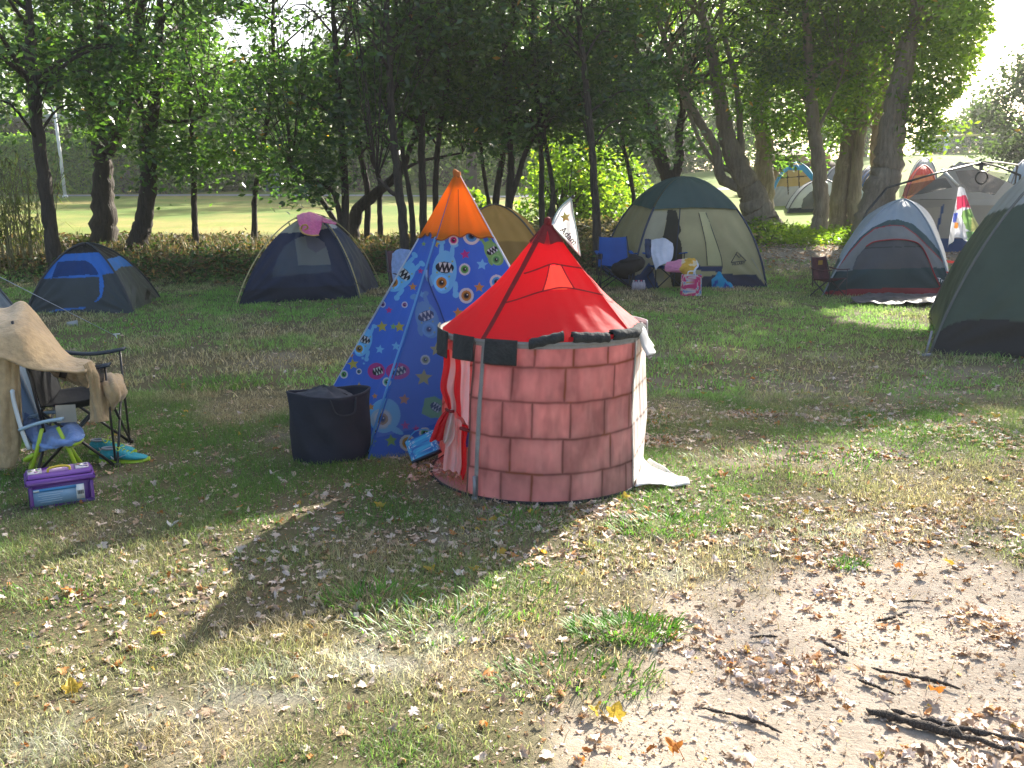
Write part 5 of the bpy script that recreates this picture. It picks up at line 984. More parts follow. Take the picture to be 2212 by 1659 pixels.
WQ = [(1187, 573), (1213, 575), (1240, 624), (1172, 628)]
w1 = [cone_at(*q) for q in WQ]
hole = inpoly(np.stack([a, t_], -1), w1) & front
sheet('roof', Xr, M_RED, root, None, ~hole)
ext(root, 'window', cone(a, t_, .003), np.stack([a, t_], -1), [(x+(.004 if x > w1[0][0]+.1 else -.004), y) for x, y in w1], M_SHEER, (1, .3, .08))
def ribbon(pts, w_, mat, name, n=40, off=.005, parent=None):
    P = cat_rom(pts, n); d = np.gradient(P, axis=0); X = []
    for k in range(n):
        dd = np.array([-d[k, 1], d[k, 0]*1.]); Pc = cone(P[k, 0], P[k, 1], off); e = 1e-3; ta = (cone(P[k, 0]+e, P[k, 1], off)-Pc)/e; tt = (cone(P[k, 0], P[k, 1]+e, off)-Pc)/e
        tg = ta*d[k, 0]+tt*d[k, 1]; nn = np.cross(ta, tt); sd = np.cross(tg, nn); sd /= np.linalg.norm(sd)+1e-9; X.append([Pc-sd*w_/2, Pc+sd*w_/2])
    return sheet(name, np.array(X), mat, parent or root)
for k in range(4): th0 = RIB0+k*PI/2; ribbon([(th0, .0), (th0, .5), (th0, .955)], .026, M_DRED, 'rib')
T_, Z_ = np.meshgrid(np.linspace(0, 2*PI, 60), np.linspace(.0, 1, 8), indexing='ij')
hem = .81; capX = cone(T_, hem+(1-hem)*Z_, .006); capX[..., 2] += .008*np.sin(T_*5)*(1-Z_); sheet('peak_cap', capX, M_DRED, root)
b = MB(); b.tube([APX+[0, 0, -.03], APX+[0, 0, .012], APX+[0, 0, .022]], [.024, .018, .004], 10); b.build('peak_knob', M_DRED, root)
C1 = [cone_at(*q) for q in [(1132, 592), (1187, 573), (1215, 574), (1268, 581)]]; C2 = [cone_at(*q) for q in [(1092, 655), (1172, 630), (1240, 625), (1335, 640)]]
ribbon(C1, .009, M_DRED, 'binding'); ribbon(C2, .009, M_DRED, 'binding')
ribbon([cone_at(1187, 573), cone_at(1172, 630)], .007, M_DRED, 'binding', 12); ribbon([cone_at(1213, 575), cone_at(1240, 625)], .007, M_DRED, 'binding', 12)
# battlements: hanging charcoal tabs on the left, rolled up ones on the right
def tab(th0, th1, drop, name='battlement', out=.012):
    n, m = 14, 10; T_, Z_ = np.meshgrid(np.linspace(th0, th1, n), np.linspace(.02, -drop, m), indexing='ij'); X = cyl(T_, HW+Z_, out)
    X2 = X+np.stack([np.cos(T_), np.sin(T_), 0*T_], -1)*(.004+.006*np.sin((T_-th0)*20)*(-Z_/drop))[..., None]; return thick(name, X2, .006, M_CHAR, root)
tab(th_of(1050, 0, .75), th_of(1118, 0, .75), .105); tab(th_of(985, 0, .75), th_of(1026, 0, .75), .105); tab(-PI-.12, th_of(972, 0, .75), .12)
for u0, u1, tw, up in ((1143, 1217, .02, .018), (1236, 1313, -.006, .026), (1322, 1386, -.008, .022)):
    n = 16; T_ = np.linspace(th_of(u0, 0, HW), th_of(u1, 0, HW), n); cen = cyl(T_, np.full(n, HW+up), -.008); cen[:, 2] += np.linspace(-tw, tw, n)
    m = 22; phi = np.linspace(0, 2*PI*1.35, m); X = []
    for k in range(n):
        o_ = np.array([math.cos(T_[k]), math.sin(T_[k]), 0]); rr = .017+.003*phi/3+.002*math.sin(k*1.3); X.append([cen[k]+o_*(rr[j]*1.25*math.cos(phi[j]))+np.array([0, 0, rr[j]*math.sin(phi[j])]) for j in range(m)])
    o_ = thick('battlement', np.array(X), .005, M_CHAR, root); o_['label'] = 'rolled up charcoal battlement flap'
for u0, u1 in ((1136, 1146), (1228, 1240), (1313, 1326)):      # red lining showing at the roll ends
    T_ = np.linspace(th_of(u0, 0, HW), th_of(u1, 0, HW), 5); A_, Z_ = np.meshgrid(T_, np.linspace(0, .035, 4), indexing='ij'); sheet('lining', cyl(A_, HW+Z_, -.004), M_RED, root)
# pale flap folded over the hoop on the right side and the sunlit piping down that side
n, m = 12, 16; T_, Z_ = np.meshgrid(np.linspace(TR+.10, TR+.62, n), np.linspace(0, 1, m), indexing='ij'); zf = HW+.035*np.sin(PI*np.clip(Z_*1.6, 0, 1))-.10*np.clip(Z_-.25, 0, 1)*1.3; X = cyl(T_, zf, 0)+np.stack([np.cos(T_), np.sin(T_), 0*T_], -1)*(-.02+.09*Z_+.02*np.sin(T_*12))[..., None]
M_PALE = cloth('pale printed lining', (.62, .62, .62), .4, .8); thick('side_flap', X, .004, M_PALE, root)
T_, Z_ = np.meshgrid(np.linspace(TR+.75, TR+1.3, n), np.linspace(.03, -.09, 6), indexing='ij'); thick('battlement', cyl(T_, HW+Z_, .012), .006, M_PALE, root)
# white door flap lying on the grass on the right
q0 = [G(1372, 1062), G(1388, 1000), G(1420, 1005), G(1490, 1052)]; S, T = np.meshgrid(np.linspace(0, 1, 24), np.linspace(0, 1, 24), indexing='ij')
A_ = q0[0]*(1-S)[..., None]+q0[1]*S[..., None]; B_ = q0[3]*(1-S)[..., None]+q0[2]*S[..., None]; X = A_*(1-T)[..., None]+B_*T[..., None]; X[..., 0] += .03*np.sin(S*5)*T; X[..., 2] = H(X[..., 0], X[..., 1])+.035-.02*T+.012*np.sin(S*9+T*7)+.02*(fbm(S*4, T*4)-.5)
thick('ground_flap', X, .004, cloth('white flap', (.72, .70, .68), .3, .8, wr=.4), root)
# curtains at the door on the left: striped red and pinkish white, tied at the middle
M_CURT = cloth('striped curtain', vc=True, tr=.5, rough=.8, wr=.3, wscale=8)
def curtain(net, bands, label=None):
    N = np.array([[at(*q) for q in row] for row in net]); nv = 50; A = np.array([cat_rom(r, nv) for r in N]); X = np.stack([cat_rom(A[:, j], 80) for j in range(nv)], 1); S, T = np.meshgrid(np.linspace(0, 1, 80), np.linspace(0, 1, nv), indexing='ij')
    X[..., 1] += .018*np.sin(T*22+S*3); C = np.zeros(X.shape)
    for lo, hi, c in bands: C[(T >= lo) & (T <= hi)] = c
    o = sheet('curtain', X, M_CURT, root, C)
    if label: o['label'] = label
WH = (.66, .56, .52); RD = (.55, .015, .025)
def z5y(x, y, Y): u, v = Z5(x, y); return (u, v, Y)
curtain([[z5y(738,895,4.70), z5y(770,885,4.60), z5y(810,915,4.45), z5y(862,930,4.36)], [z5y(740,960,4.70), z5y(775,960,4.60), z5y(815,980,4.46), z5y(862,990,4.36)], [z5y(725,1060,4.66), z5y(760,1060,4.56), z5y(810,1080,4.48), z5y(860,1100,4.37)], [z5y(745,1120,4.62), z5y(775,1120,4.54), z5y(815,1150,4.48), z5y(858,1160,4.38)], [z5y(765,1165,4.58), z5y(780,1165,4.52), z5y(815,1190,4.47), z5y(856,1235,4.38)]], [(0, .30, RD), (.30, .52, WH), (.52, .72, RD), (.72, 1, (.75,.72,.70))])
curtain([[z5y(750,1165,4.56), z5y(770,1160,4.5), z5y(790,1175,4.46)], [z5y(715,1210,4.52), z5y(750,1220,4.46), z5y(795,1230,4.44)], [z5y(690,1270,4.50), z5y(735,1290,4.46), z5y(790,1290,4.44)], [z5y(675,1308,4.50), z5y(735,1306,4.46), z5y(760,1340,4.44)]], [(0, .55, RD), (.55, 1, WH)], 'red curtain end poking out of the doorway')
curtain([[z5y(770,1180,4.52), z5y(800,1200,4.46), z5y(856,1245,4.37)], [z5y(755,1280,4.56), z5y(800,1290,4.48), z5y(845,1310,4.38)], [z5y(742,1380,4.6), z5y(800,1400,4.5), z5y(848,1420,4.39)], [z5y(738,1438,4.62), z5y(800,1450,4.5), z5y(832,1485,4.42)]], [(0, .30, WH), (.30, .55, (.7,.66,.64)), (.55, .75, WH), (.75, 1, RD)])
b = MB(); b.tube(cat_rom([at(*z5y(820, 1248, 4.38)), at(*z5y(845, 1255, 4.34)), at(*z5y(868, 1262, 4.36))], 8), .010, 6); b.build('curtain_tie', M_DRED, root)
b = MB(); b.tube(cat_rom([at(*z5y(752, 1160, 4.54)), at(*z5y(768, 1170, 4.46)), at(*z5y(790, 1170, 4.46))], 8), .008, 6); b.build('curtain_tie', M_DRED, root)
# flag with star and name
fb = APX+np.array([.03, .05, -.02]); ft = at(1237, 427, 4.88); M_FLAG = cloth('white flag satin', (.74, .76, .74), .4, .5, wr=.4, wscale=14); M_FED = cloth('pale green flag edge', (.42, .50, .48), .3, .6)
rf = []
Pp = cat_rom([APX, at(1199, 487, 4.84), at(1208, 460, 4.86), ft], 20)
TL_, TR_, BT = at(1192, 487, 4.85), at(1233, 428, 4.88), at(1254, 553, 4.84)
b = MB(); b.tube(cat_rom([APX+[0, 0, -.02], at(1196, 484, 4.85), at(1214, 452, 4.87), ft], 16), .0055, 7); fp = b.build('flagpole', M_WHITE, root); b = MB(); b.tube([ft+[0, 0, -.006], ft+[.003, 0, .014]], [.010, .008], 8); b.build('cap', M_BLACKT, fp)
S, T = np.meshgrid(np.linspace(0, 1, 30), np.linspace(0, 1, 30), indexing='ij')
def flagp(S, T, off=0):      # S along the top edge, T towards the lower point
    top = TL_*(1-S)[..., None]+TR_*S[..., None]; top = top+np.array([-.012, 0, .012])*np.sin(PI*S)[..., None]; r = top*(1-T)[..., None]+BT*T[..., None]; r[..., 1] += .012*np.sin(T*9+S*5)-off; return r
Xf_ = flagp(S, T); fl_ = sheet('flag', Xf_, M_FLAG, root)
for P in (flagp(np.linspace(0, 1, 24), np.zeros(24)), flagp(np.zeros(24), np.linspace(0, 1, 24)), flagp(np.ones(24), np.linspace(0, 1, 24))): b = MB(); b.tube(P, .0055, 6, flat=.6); b.build('flag_edge', M_FED, fl_)
cst = at(1221, 469, 4.83); b = MB(); pts = []
for i in range(10): a = PI/2+i*PI/5+.2; r = .030 if i % 2 == 0 else .0135; pts.append(cst+np.array([r*math.cos(a), -.002, r*math.sin(a)]))
b.add(pts+[cst+np.array([0, -.008, 0])]+[p_+np.array([0, .004, 0]) for p_ in pts], [(i, (i+1) % 10, 10) for i in range(10)]+[(i+11, (i+1) % 10+11, (i+1) % 10, i) for i in range(10)]); b.build('star', solid('gold star', (.60, .44, .10), .4), fl_)
c_ = at(1228, 510, 4.832); dr_ = at(1249, 532, 4.832)-c_; dr_ /= np.linalg.norm(dr_); up_ = np.cross(dr_, [0, 1, 0]); up_ = up_ if up_[2] > 0 else -up_
text('lettering', 'Adam', .048, lambda x, y: c_+dr_*x+up_*y+np.array([0, -.012, 0]), solid('brown ink', (.06, .045, .05), .7), fl_, bold=.0008)

# ---------------------------------------------------------------- monster print tent
TC = np.array([-.36, 5.90]); RD_ = 1.06; an0 = math.atan2(-.893, -.45)
tcor = [np.array([TC[0]+RD_*math.cos(an0+k*PI/2), TC[1]+RD_*math.sin(an0+k*PI/2), .0]) for k in range(4)]   # front, right, back, left
TA = at(988, 372, 5.9); root = thing('teepee_tent', 'tall blue childrens teepee printed with monsters, eyeballs and stars, with an orange top', 'play tent', (TC[0], TC[1], 0), world=True)
def tface(k, S, T, off=0, sag=.045):
    A = tcor[k]; B = tcor[(k+1) % 4]; S_ = S[..., None]; T__ = T[..., None]; base = A*(1-S_)+B*S_; P = base*(1-T__)+TA*T__
    n = np.cross(B-A, TA-A); n /= np.linalg.norm(n); o = (A+B)/2-np.array([TC[0], TC[1], 0]); n = n if n@o > 0 else -n
    P = P+n*(-sag*np.sin(PI*S)*(1-T)*1.2*np.sin(PI*np.clip(T*.9+.12, 0, 1))+.006*np.sin(S*25+T*9)*(1-T)+.045*(fbm(S*5+k*3, T*3+S, 3)-.5)*np.sin(PI*S)*(1-T)+.008*np.sin((S-.5)*26)*T*(1-T)*2+off)[..., None]; return P
CAPT = at(912, 512, 5.75)[2]/TA[2]
tcor[3] = tcor[3]+np.array([-.09, .03, 0])
CY, YL, ORG_, MG, GN, BLK, WT = (.17,.52,.78), (.50,.42,.06), (.60,.26,.05), (.50,.04,.22), (.20,.42,.12), (.012,.014,.02), (.62,.64,.60)
def star(UV, x, y, r, rot=0):
    dx, dy = UV[..., 0]-x, UV[..., 1]-y; d = np.hypot(dx, dy); a = (np.arctan2(dx, -dy)+rot) % (2*PI/5)-PI/5; return d < r*.62*(.62+.0+.98*np.abs(a)/(PI/5)*1.0)*1.0 if False else d*(np.cos(np.abs(a)-PI/5)+np.sin(PI/5-np.abs(a))*0) < r*(.5+.0) *1/(np.cos(PI/5-np.abs(a))+.55*np.sin(PI/5-np.abs(a))*2.2)*1.25
def star(UV, x, y, r, rot=0):
    pts = [(x+(r if i % 2 == 0 else r*.47)*math.sin(i*PI/5+rot), y-(r if i % 2 == 0 else r*.47)*math.cos(i*PI/5+rot)) for i in range(10)]; return inpoly(UV, pts)
def ell(UV, x, y, rx, ry, rot=0): dx, dy = UV[..., 0]-x, UV[..., 1]-y; c, s = math.cos(rot), math.sin(rot); return ((dx*c+dy*s)/rx)**2+((-dx*s+dy*c)/ry)**2 < 1
def eye(C, UV, x, y, r, col, ring=WT):
    C[ell(UV, x, y, r, r*1.05)] = ring; C[ell(UV, x, y, r*.68, r*.72)] = col; C[ell(UV, x, y, r*.42, r*.45)] = np.array(col)*.4; C[ell(UV, x, y, r*.28, r*.3)] = BLK; C[ell(UV, x+r*.12, y-r*.12, r*.09, r*.09)] = (.8,.8,.8)
def mouth(C, UV, x, y, w_, h_, rot=0):
    C[ell(UV, x, y, w_, h_, rot)] = BLK; c, s = math.cos(rot), math.sin(rot); q = lambda a, b_: (x+a*c-b_*s, y+a*s+b_*c)
    for i in (-1, 0, 1): C[inpoly(UV, [q(i*w_*.5-w_*.2, -h_*.85), q(i*w_*.5+w_*.2, -h_*.85), q(i*w_*.5, h_*.1)])] = WT; C[inpoly(UV, [q(i*w_*.5+w_*.05, h_*.85), q(i*w_*.5+w_*.4, h_*.8), q(i*w_*.5+w_*.2, 0)])] = WT
def monster(C, UV, x, y, s, rot, col, ecol=(.55,.22,.04), arms=1):
    c, sn = math.cos(rot), math.sin(rot); q = lambda a, b_: (x+(a*c-b_*sn)*s, y+(a*sn+b_*c)*s)
    for a, b_, rx, ry in [(0, 4, 48, 84), (-18, -78, 9, 34), (24, -74, 9, 34), (-22, -112, 16, 11), (30, -106, 16, 11)]+([(48, 62, 10, 26), (-46, 40, 10, 24), (52, 88, 13, 13)] if arms else []): X_, Y_ = q(a, b_); C[ell(UV, X_, Y_, rx*s, ry*s, rot)] = col
    X_, Y_ = q(0, -14); mouth(C, UV, X_, Y_, 36*s, 22*s, rot); X_, Y_ = q(-8, 46); eye(C, UV, X_, Y_, 30*s, ecol, tuple(np.minimum(1, np.array(col)*1.25)))
    for a, b_ in ((20, 20), (28, -40), (-28, 8), (10, 66)): X_, Y_ = q(a, b_); C[ell(UV, X_, Y_, 4*s, 4*s)] = (.35, .45, .15)
EY = [(787,383,22,(.55,.03,.2)), (870,362,40,(.08,.3,.6)), (838,517,26,(.12,.4,.08)), (985,575,32,(.08,.35,.6)), (846,638,34,(.55,.24,.05)), (461,678,14,(.2,.05,.3)), (283,1000,18,(.1,.35,.08)), (352,987,13,(.05,.2,.3)),
      (657,933,22,(.35,.38,.08)), (480,1035,20,(.1,.4,.2)), (575,1315,36,(.55,.28,.05)), (655,1270,26,(.1,.4,.15)), (562,680,14,(.3,.08,.3)), (430,1260,10,(.5,.3,.05)), (930,700,20,(.5,.1,.3)), (960,820,30,(.1,.4,.1))]
ST = [(840,448,24,MG), (918,495,28,CY), (905,600,25,ORG_), (808,716,24,ORG_), (705,400,20,YL), (650,400,12,GN), (490,705,17,MG), (458,780,27,YL), (448,885,22,CY), (325,953,27,YL), (352,1062,27,YL), (310,1090,17,CY), (370,925,9,CY), (375,950,7,CY),
      (600,597,20,ORG_), (635,630,21,CY), (522,870,22,CY), (538,782,26,YL), (710,885,34,YL), (650,1015,40,YL), (560,1115,27,ORG_), (500,1305,30,GN), (410,1310,26,GN), (412,1388,24,GN), (635,525,14,MG), (316,912,14,ORG_), (425,1100,14,ORG_), (407,1150,18,ORG_), (510,780,16,GN), (565,1235,22,MG), (615,1250,18,MG), (880,780,20,YL)]
def printed(UVz, C):
    for args in [(745, 525, 1.18, .08, CY), (548, 548, 1.0, .75, CY), (372, 850, .8, .35, CY, (.4,.25,.05))]: monster(C, UVz, *args)
    monster(C, UVz, 970, 440, .75, -.55, GN, (.1,.3,.1)); monster(C, UVz, 665, 745, 1.05, -.35, (.13,.34,.60), (.13,.34,.6)); monster(C, UVz, 270, 1150, .6, .2, CY)
    for x, rx in ((432, 40), (530, 55)): C[ell(UVz, x, 985, rx, 38)] = MG; mouth(C, UVz, x+6, 985, rx*.62, 20, -.3)
    C[ell(UVz, 470, 1190, 72, 80, .3)] = CY; C[ell(UVz, 455, 1205, 50, 48)] = (.4,.55,.62); eye(C, UVz, 460, 1205, 38, (.42,.26,.06)); C[ell(UVz, 520, 1255, 40, 14, .5)] = CY
    C[inpoly(UVz, [(655,1110),(700,1100),(735,1120),(735,1200),(680,1200),(640,1180)])] = GN; mouth(C, UVz, 705, 1150, 26, 20, .6)
    for x, y, r, c in EY: eye(C, UVz, x, y, r, c)
    for x, y, r, c in ST: C[star(UVz, x, y, r, .15*math.sin(x))] = c
M_PRINT = cloth('printed teepee cotton', vc=True, tr=.5, rough=.85, wr=.6, wscale=5, var=.07)
BLUE = np.array([.05, .17, .62])
for k, nm, n, m in ((0, 'front_face', 330, 420), (3, 'left_face', 330, 420), (1, 'right_face', 120, 120), (2, 'back_face', 60, 60)):
    S, T = np.meshgrid(np.linspace(0, 1, n), np.linspace(0, CAPT+.02, m), indexing='ij'); X = tface(k, S, T); UV = proj(X); UZ = np.stack([(UV[..., 0]-610)/.4698, (UV[..., 1]-338.9)/.4698], -1)
    C = np.tile(BLUE, (n, m, 1))
    if k in (0, 3): printed(UZ, C)
    else:
        g = np.random.default_rng(k)
        for i in range(26):
            a_ = S*1.5*(1-T); q = np.stack([(S-.5)*1.5*(1-T)*700, T*1200], -1); x_, y_ = (g.random()-.5)*900, g.random()*1000
            C[star(q, x_, y_, 34)] = [CY, YL, ORG_, MG][i % 4]
    if k == 0:
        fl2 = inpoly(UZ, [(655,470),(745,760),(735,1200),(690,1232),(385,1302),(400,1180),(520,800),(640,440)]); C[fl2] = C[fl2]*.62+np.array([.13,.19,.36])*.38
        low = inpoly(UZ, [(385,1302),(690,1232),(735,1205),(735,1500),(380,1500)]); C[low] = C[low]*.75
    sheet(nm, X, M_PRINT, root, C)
S, T = np.meshgrid(np.linspace(0, 1, 20), np.linspace(0, .995, 60), indexing='ij')
for k in range(4):
    b = MB(); P = np.array([tcor[k]*(1-t)+TA*t for t in np.linspace(0, .99, 30)]); o = P-np.array([TC[0], TC[1], .4]); o /= np.linalg.norm(o, axis=1)[:, None]; b.tube(P+o*.002, .0075 if k else .005, 7); q = b.build('pole_sleeve', cloth('piping', (.60, .66, .74) if k != 0 else (.05, .16, .5), .4), root)
# orange cap, one gored cone in a single mesh with a scalloped hem
TH_ = (1-(at(950, 512, 5.6)[2]/TA[2])); CAPT = at(912, 512, 5.75)[2]/TA[2]
n = 30; rows_ = []
for k in range(4):
    for s in np.linspace(0, 1, n, endpoint=False):
        t0 = CAPT-.008*math.cos(2*PI*s)-.006*math.sin(6*PI*s)+.0; col_ = [tface(k, np.array([s]), np.array([t0+(1.0-.012-t0)*x]), .009, .03)[0] for x in np.linspace(0, 1, 34)]; rows_.append(col_)
rows_.append(rows_[0]); M_ORC = cloth('orange cap cotton', (.98, .34, .03), .78, .7, wr=.4, wscale=5, var=.07, tcol=(1, .34, .02)); oc_ = sheet('cap', np.array(rows_), M_ORC, root)
b = MB(); b.tube([r[0] for r in rows_], .004, 5, cap=False); b.build('cap_hem', cloth('brown thread', (.35, .10, .02), .2), oc_)
b = MB(); P = cat_rom([TA+[0, 0, -.105], TA+[0, 0, -.05], TA+[-.004, 0, 0], TA+[0, 0, .012]], 12); b.tube(P, [.042, .040, .036, .032, .028, .026, .025, .026, .027, .026, .020, .008], 12); b.build('top_knob', cloth('brown orange tip', (.42, .14, .03), .2, .8, wr=.6, wscale=30), root)
b = MB(); P = np.array([tface(0, np.array([.42-.05*t]), np.array([t]), .016, .03)[0] for t in np.linspace(CAPT, .93, 14)]); b.tube(P, .003, 5); b.build('cap_seam', cloth('seam', (.5, .14, .02), .2), root)
# door edge line and lighter door tie
def tf_at(u, v, k=0):
    S, T = np.meshgrid(np.linspace(0, 1, 200), np.linspace(0, 1, 260), indexing='ij'); U = proj(tface(k, S, T)); i = np.argmin((U[..., 0]-u)**2+(U[..., 1]-v)**2); return S.ravel()[i], T.ravel()[i]
P = [tf_at(*Z5(*q)) for q in [(655, 490), (668, 560), (690, 620), (718, 690), (748, 765)]]; P = cat_rom(P, 24); b = MB(); b.tube(tface(0, P[:, 0], P[:, 1], .008), .0045, 5); b.build('door_edge', cloth('dark blue hem', (.02, .06, .22), .2), root)
b = MB(); q = tf_at(*Z5(660, 545)); p_ = tface(0, np.array([q[0]]), np.array([q[1]]), .012)[0]; b.tube([p_+[0, 0, .03], p_, p_+[.01, 0, -.05]], .008, 6); b.build('door_tie', cloth('tie', (.25, .45, .75), .3), root)
P = np.array([tface(3, np.array([.965]), np.array([t]), .010, .045)[0] for t in np.linspace(.02, CAPT, 30)]); b = MB(); b.tube(P, .009, 6, flat=.5); b.build('door_edge', cloth('light blue hem', (.16, .42, .72), .4), root)
# ---------------------------------------------------------------- camp chairs and loose things
def Z6(x, y): return (.3676*x, 542.2+.3676*y)
def z6(x, y, Y): u, v = Z6(x, y); return (u, v, Y)
def camp_chair(name, label, loc, rz, sc_, fab, group=None, frame=M_BLACKT, holder=True, armmat=None):
    r = thing(name, label, 'camp chair', loc, rz, group); f = lambda n_, P, rad_=.009, par=r: (lambda b: (b.tube(np.array(P)*sc_, rad_*sc_+.001, 7), b.build(n_, frame, par))[1])(MB())
    am = armmat or fab
    # seat: sagging grid
    S, T = np.meshgrid(np.linspace(-1, 1, 26), np.linspace(0, 1, 22), indexing='ij')
    X = np.stack([S*(.27-.02*T), -.25+.47*T, .43-.045*T-.055*(1-S*S)*(.4+np.sin(PI*T))+.02*np.exp(-((T)/.06)**2)*0], -1)*sc_; thick('seat', X, .006, fab, r)
    X = np.stack([S*(.27-.03*T), .20+.13*T+.045*(1-S*S)*np.sin(PI*np.clip(T*.8+.1, 0, 1)), .36+.52*T-.012*(1-S*S)*(T > .9)], -1)*sc_; thick('backrest', X, .006, fab, r)
    for sx in (-1, 1):
        f('leg', [(sx*.29, -.27, .01), (-sx*.25, -.25, .42)]); f('leg', [(sx*.29, .27, .01), (-sx*.25, .22, .36)])
        f('leg', [(sx*.295, -.26, .01), (sx*.275, .21, .36)]); f('leg', [(sx*.295, .26, .01), (sx*.275, -.24, .42)])
        f('back_post', [(sx*.295, .19, .22), (sx*.285, .245, .55), (sx*.245, .335, .89)], .010); f('arm_post', [(sx*.29, -.26, .04), (sx*.29, -.25, .62)], .008)
        Sa, Ta = np.meshgrid(np.linspace(-1, 1, 5), np.linspace(0, 1, 16), indexing='ij'); Xa = np.stack([sx*.30+Sa*.035, -.29+.53*Ta, .635-.03*np.sin(PI*Ta)+.01*Ta-.012*Sa*Sa], -1)*sc_; thick('armrest', Xa, .009*sc_, am, r)
        for y_ in (-.27, .265): b = MB(); b.box(np.array((sx*.295, y_, .012))*sc_, np.array((.045, .045, .024))*sc_, bev=.004*sc_); b.build('foot', M_BLACKT, r)
    if holder:
        th = np.linspace(0, 2*PI, 15); X = np.array([[(-.30+.042*k*math.cos(a), -.20+.042*k*math.sin(a), z) for a in th] for z, k in ((.63, 1), (.58, 1), (.53, .92), (.52, .3))])*sc_; sheet('cup_holder', X, M_NET2, r)
    return r
M_NET2 = cloth('cup holder mesh', (.05, .05, .06), .2, .9, alpha=.3)
M_BCH = cloth('blue chair canvas', (.025, .10, .36), .18, .8, wr=.5, wscale=9, var=.12)
p_ = G(1328, 624); p_[2] = zh(p_); camp_chair('camp_chair', 'empty blue camp chair with a black bag on its arm, before the tan tent', p_, .06, .95, M_BCH, 'blue camp chairs in front of the tan tent')
p2 = G(1428, 622); p2[2] = zh(p2); camp_chair('camp_chair', 'blue camp chair piled with towels, before the tan tent door', p2, .42, .95, M_BCH, 'blue camp chairs in front of the tan tent')
p3 = np.array([(908-1106)/FPX*11.0, 10.9, 0]); camp_chair('camp_chair', 'camp chair half hidden behind the monster print tent', p3, .9, .97, cloth('maroon canvas', (.06, .03, .05), .15), None)
p4 = G(1788, 640); p4[2] = zh(p4); camp_chair('child_chair', 'small brown and purple childs folding chair beside the pale blue grey tent', p4, .55, .68, cloth('brown purple print', (.07, .022, .03), .15, wr=.5, wscale=14, var=.6), None, holder=False)
c4_ = [o for o in COL.objects if o.name.startswith('child_chair')][0]
Xp = np.array([[(-.075+.05*i, .318*1+0-.006, .70+.05*j) for j in range(3)] for i in range(4)])*.68; Xp[..., 1] -= .03; sheet('print_patch', Xp, cloth('gold patch', (.35, .2, .03), .1), c4_)
# pale blue towel over the chair behind the teepee
drape('towel', [[(848, 548, 10.85), (862, 538, 10.8), (886, 540, 10.75)], [(846, 580, 10.75), (866, 575, 10.7), (890, 578, 10.65)], [(850, 612, 10.7), (872, 615, 10.62), (896, 610, 10.6)]], M_TERRY('pale blue terry', (.28, .38, .62), .3), 'pale blue towel on the chair behind the monster print tent')
# things on the two blue chairs
def z1y(x, y, Y): u, v = Z1(x, y); return (u, v, Y)
Yb = 14.35
b = MB()
S, T = np.meshgrid(np.linspace(0, 2*PI, 20), np.linspace(-PI/2, PI/2, 14), indexing='ij'); c_ = at(*Z1(640, 945), 14.2)
X = np.stack([c_[0]+(.26+.04*np.sin(3*S))*np.cos(T)*np.cos(S), c_[1]+.12*np.cos(T)*np.sin(S), c_[2]+.14*np.sin(T)+.05*np.cos(S)+.02*np.sin(5*S+T*3)], -1); b.grid(X)
b.tube(cat_rom([at(*z1y(560, 900, 14.15)), at(*z1y(680, 885, 14.1)), at(*z1y(765, 868, 14.1))], 10), [.03, .035, .035, .03, .03, .028, .026, .024, .02, .012], 7)
tag(b.build('shoulder_bag', cloth('black bag cloth', (.014, .014, .016), .05, .8, wr=.9, wscale=10)), 'black bag lying over the arm of the empty blue chair', 'bag')
ts = drape('t_shirt', [[z1y(872, 680, 14.62), z1y(930, 668, 14.62), z1y(1010, 664, 14.6), z1y(1085, 715, 14.58)], [z1y(868, 780, 14.48), z1y(930, 780, 14.45), z1y(1010, 780, 14.42), z1y(1095, 770, 14.45)], [z1y(880, 860, 14.36), z1y(940, 870, 14.3), z1y(1000, 880, 14.28), z1y(1085, 860, 14.3)], [z1y(915, 985, 14.2), z1y(940, 950, 14.2), z1y(990, 925, 14.2), z1y(1060, 905, 14.2)]],
      cloth('white jersey', (.66, .66, .72), .3, .85, wr=.7, wscale=12), 'white t-shirt hung over the back of the towel piled blue chair', 'shirt', .006)
drape('jacket', [[z1y(806, 672, 14.6), z1y(835, 668, 14.6), z1y(868, 675, 14.6)], [z1y(806, 760, 14.5), z1y(835, 765, 14.45), z1y(868, 770, 14.5)], [z1y(815, 850, 14.4), z1y(840, 865, 14.38), z1y(868, 850, 14.4)]], cloth('dark print', (.03, .045, .09), .1, wr=.8, wscale=16, var=.7), 'dark patterned garment at the left corner of the towel piled chair back', 'garment')
net = [[z1y(1040, 895, 14.2), z1y(1150, 880, 14.25), z1y(1280, 855, 14.3), z1y(1330, 880, 14.35)], [z1y(1012, 930, 14.05), z1y(1140, 930, 14.0), z1y(1270, 920, 14.0), z1y(1350, 940, 14.1)], [z1y(1012, 985, 14.0), z1y(1120, 975, 13.95), z1y(1230, 970, 13.9), z1y(1320, 985, 13.98)], [z1y(1080, 1000, 14.0), z1y(1150, 1010, 13.95), z1y(1250, 1040, 13.9), z1y(1300, 1050, 13.95)]]
N = np.array([[at(*q) for q in row] for row in net]); A = np.array([cat_rom(r, 44) for r in N]); X = np.stack([cat_rom(A[:, j], 44) for j in range(44)], 1); S, T = np.meshgrid(np.linspace(0, 1, 44), np.linspace(0, 1, 44), indexing='ij')
X[..., 2] += .018*(fbm(S*6, T*6, 3)-.5)*2; C = np.where((T < .42)[..., None], np.array([.62, .22, .35]), np.array([.62, .36, .05])); C = np.where((T > .93)[..., None], np.array([.6, .62, .7]), C); C = np.where(((T > .4) & (S < .5) & (fbm(S*5, T*5, 2) > .55))[..., None], np.array([.62, .52, .35]), C)
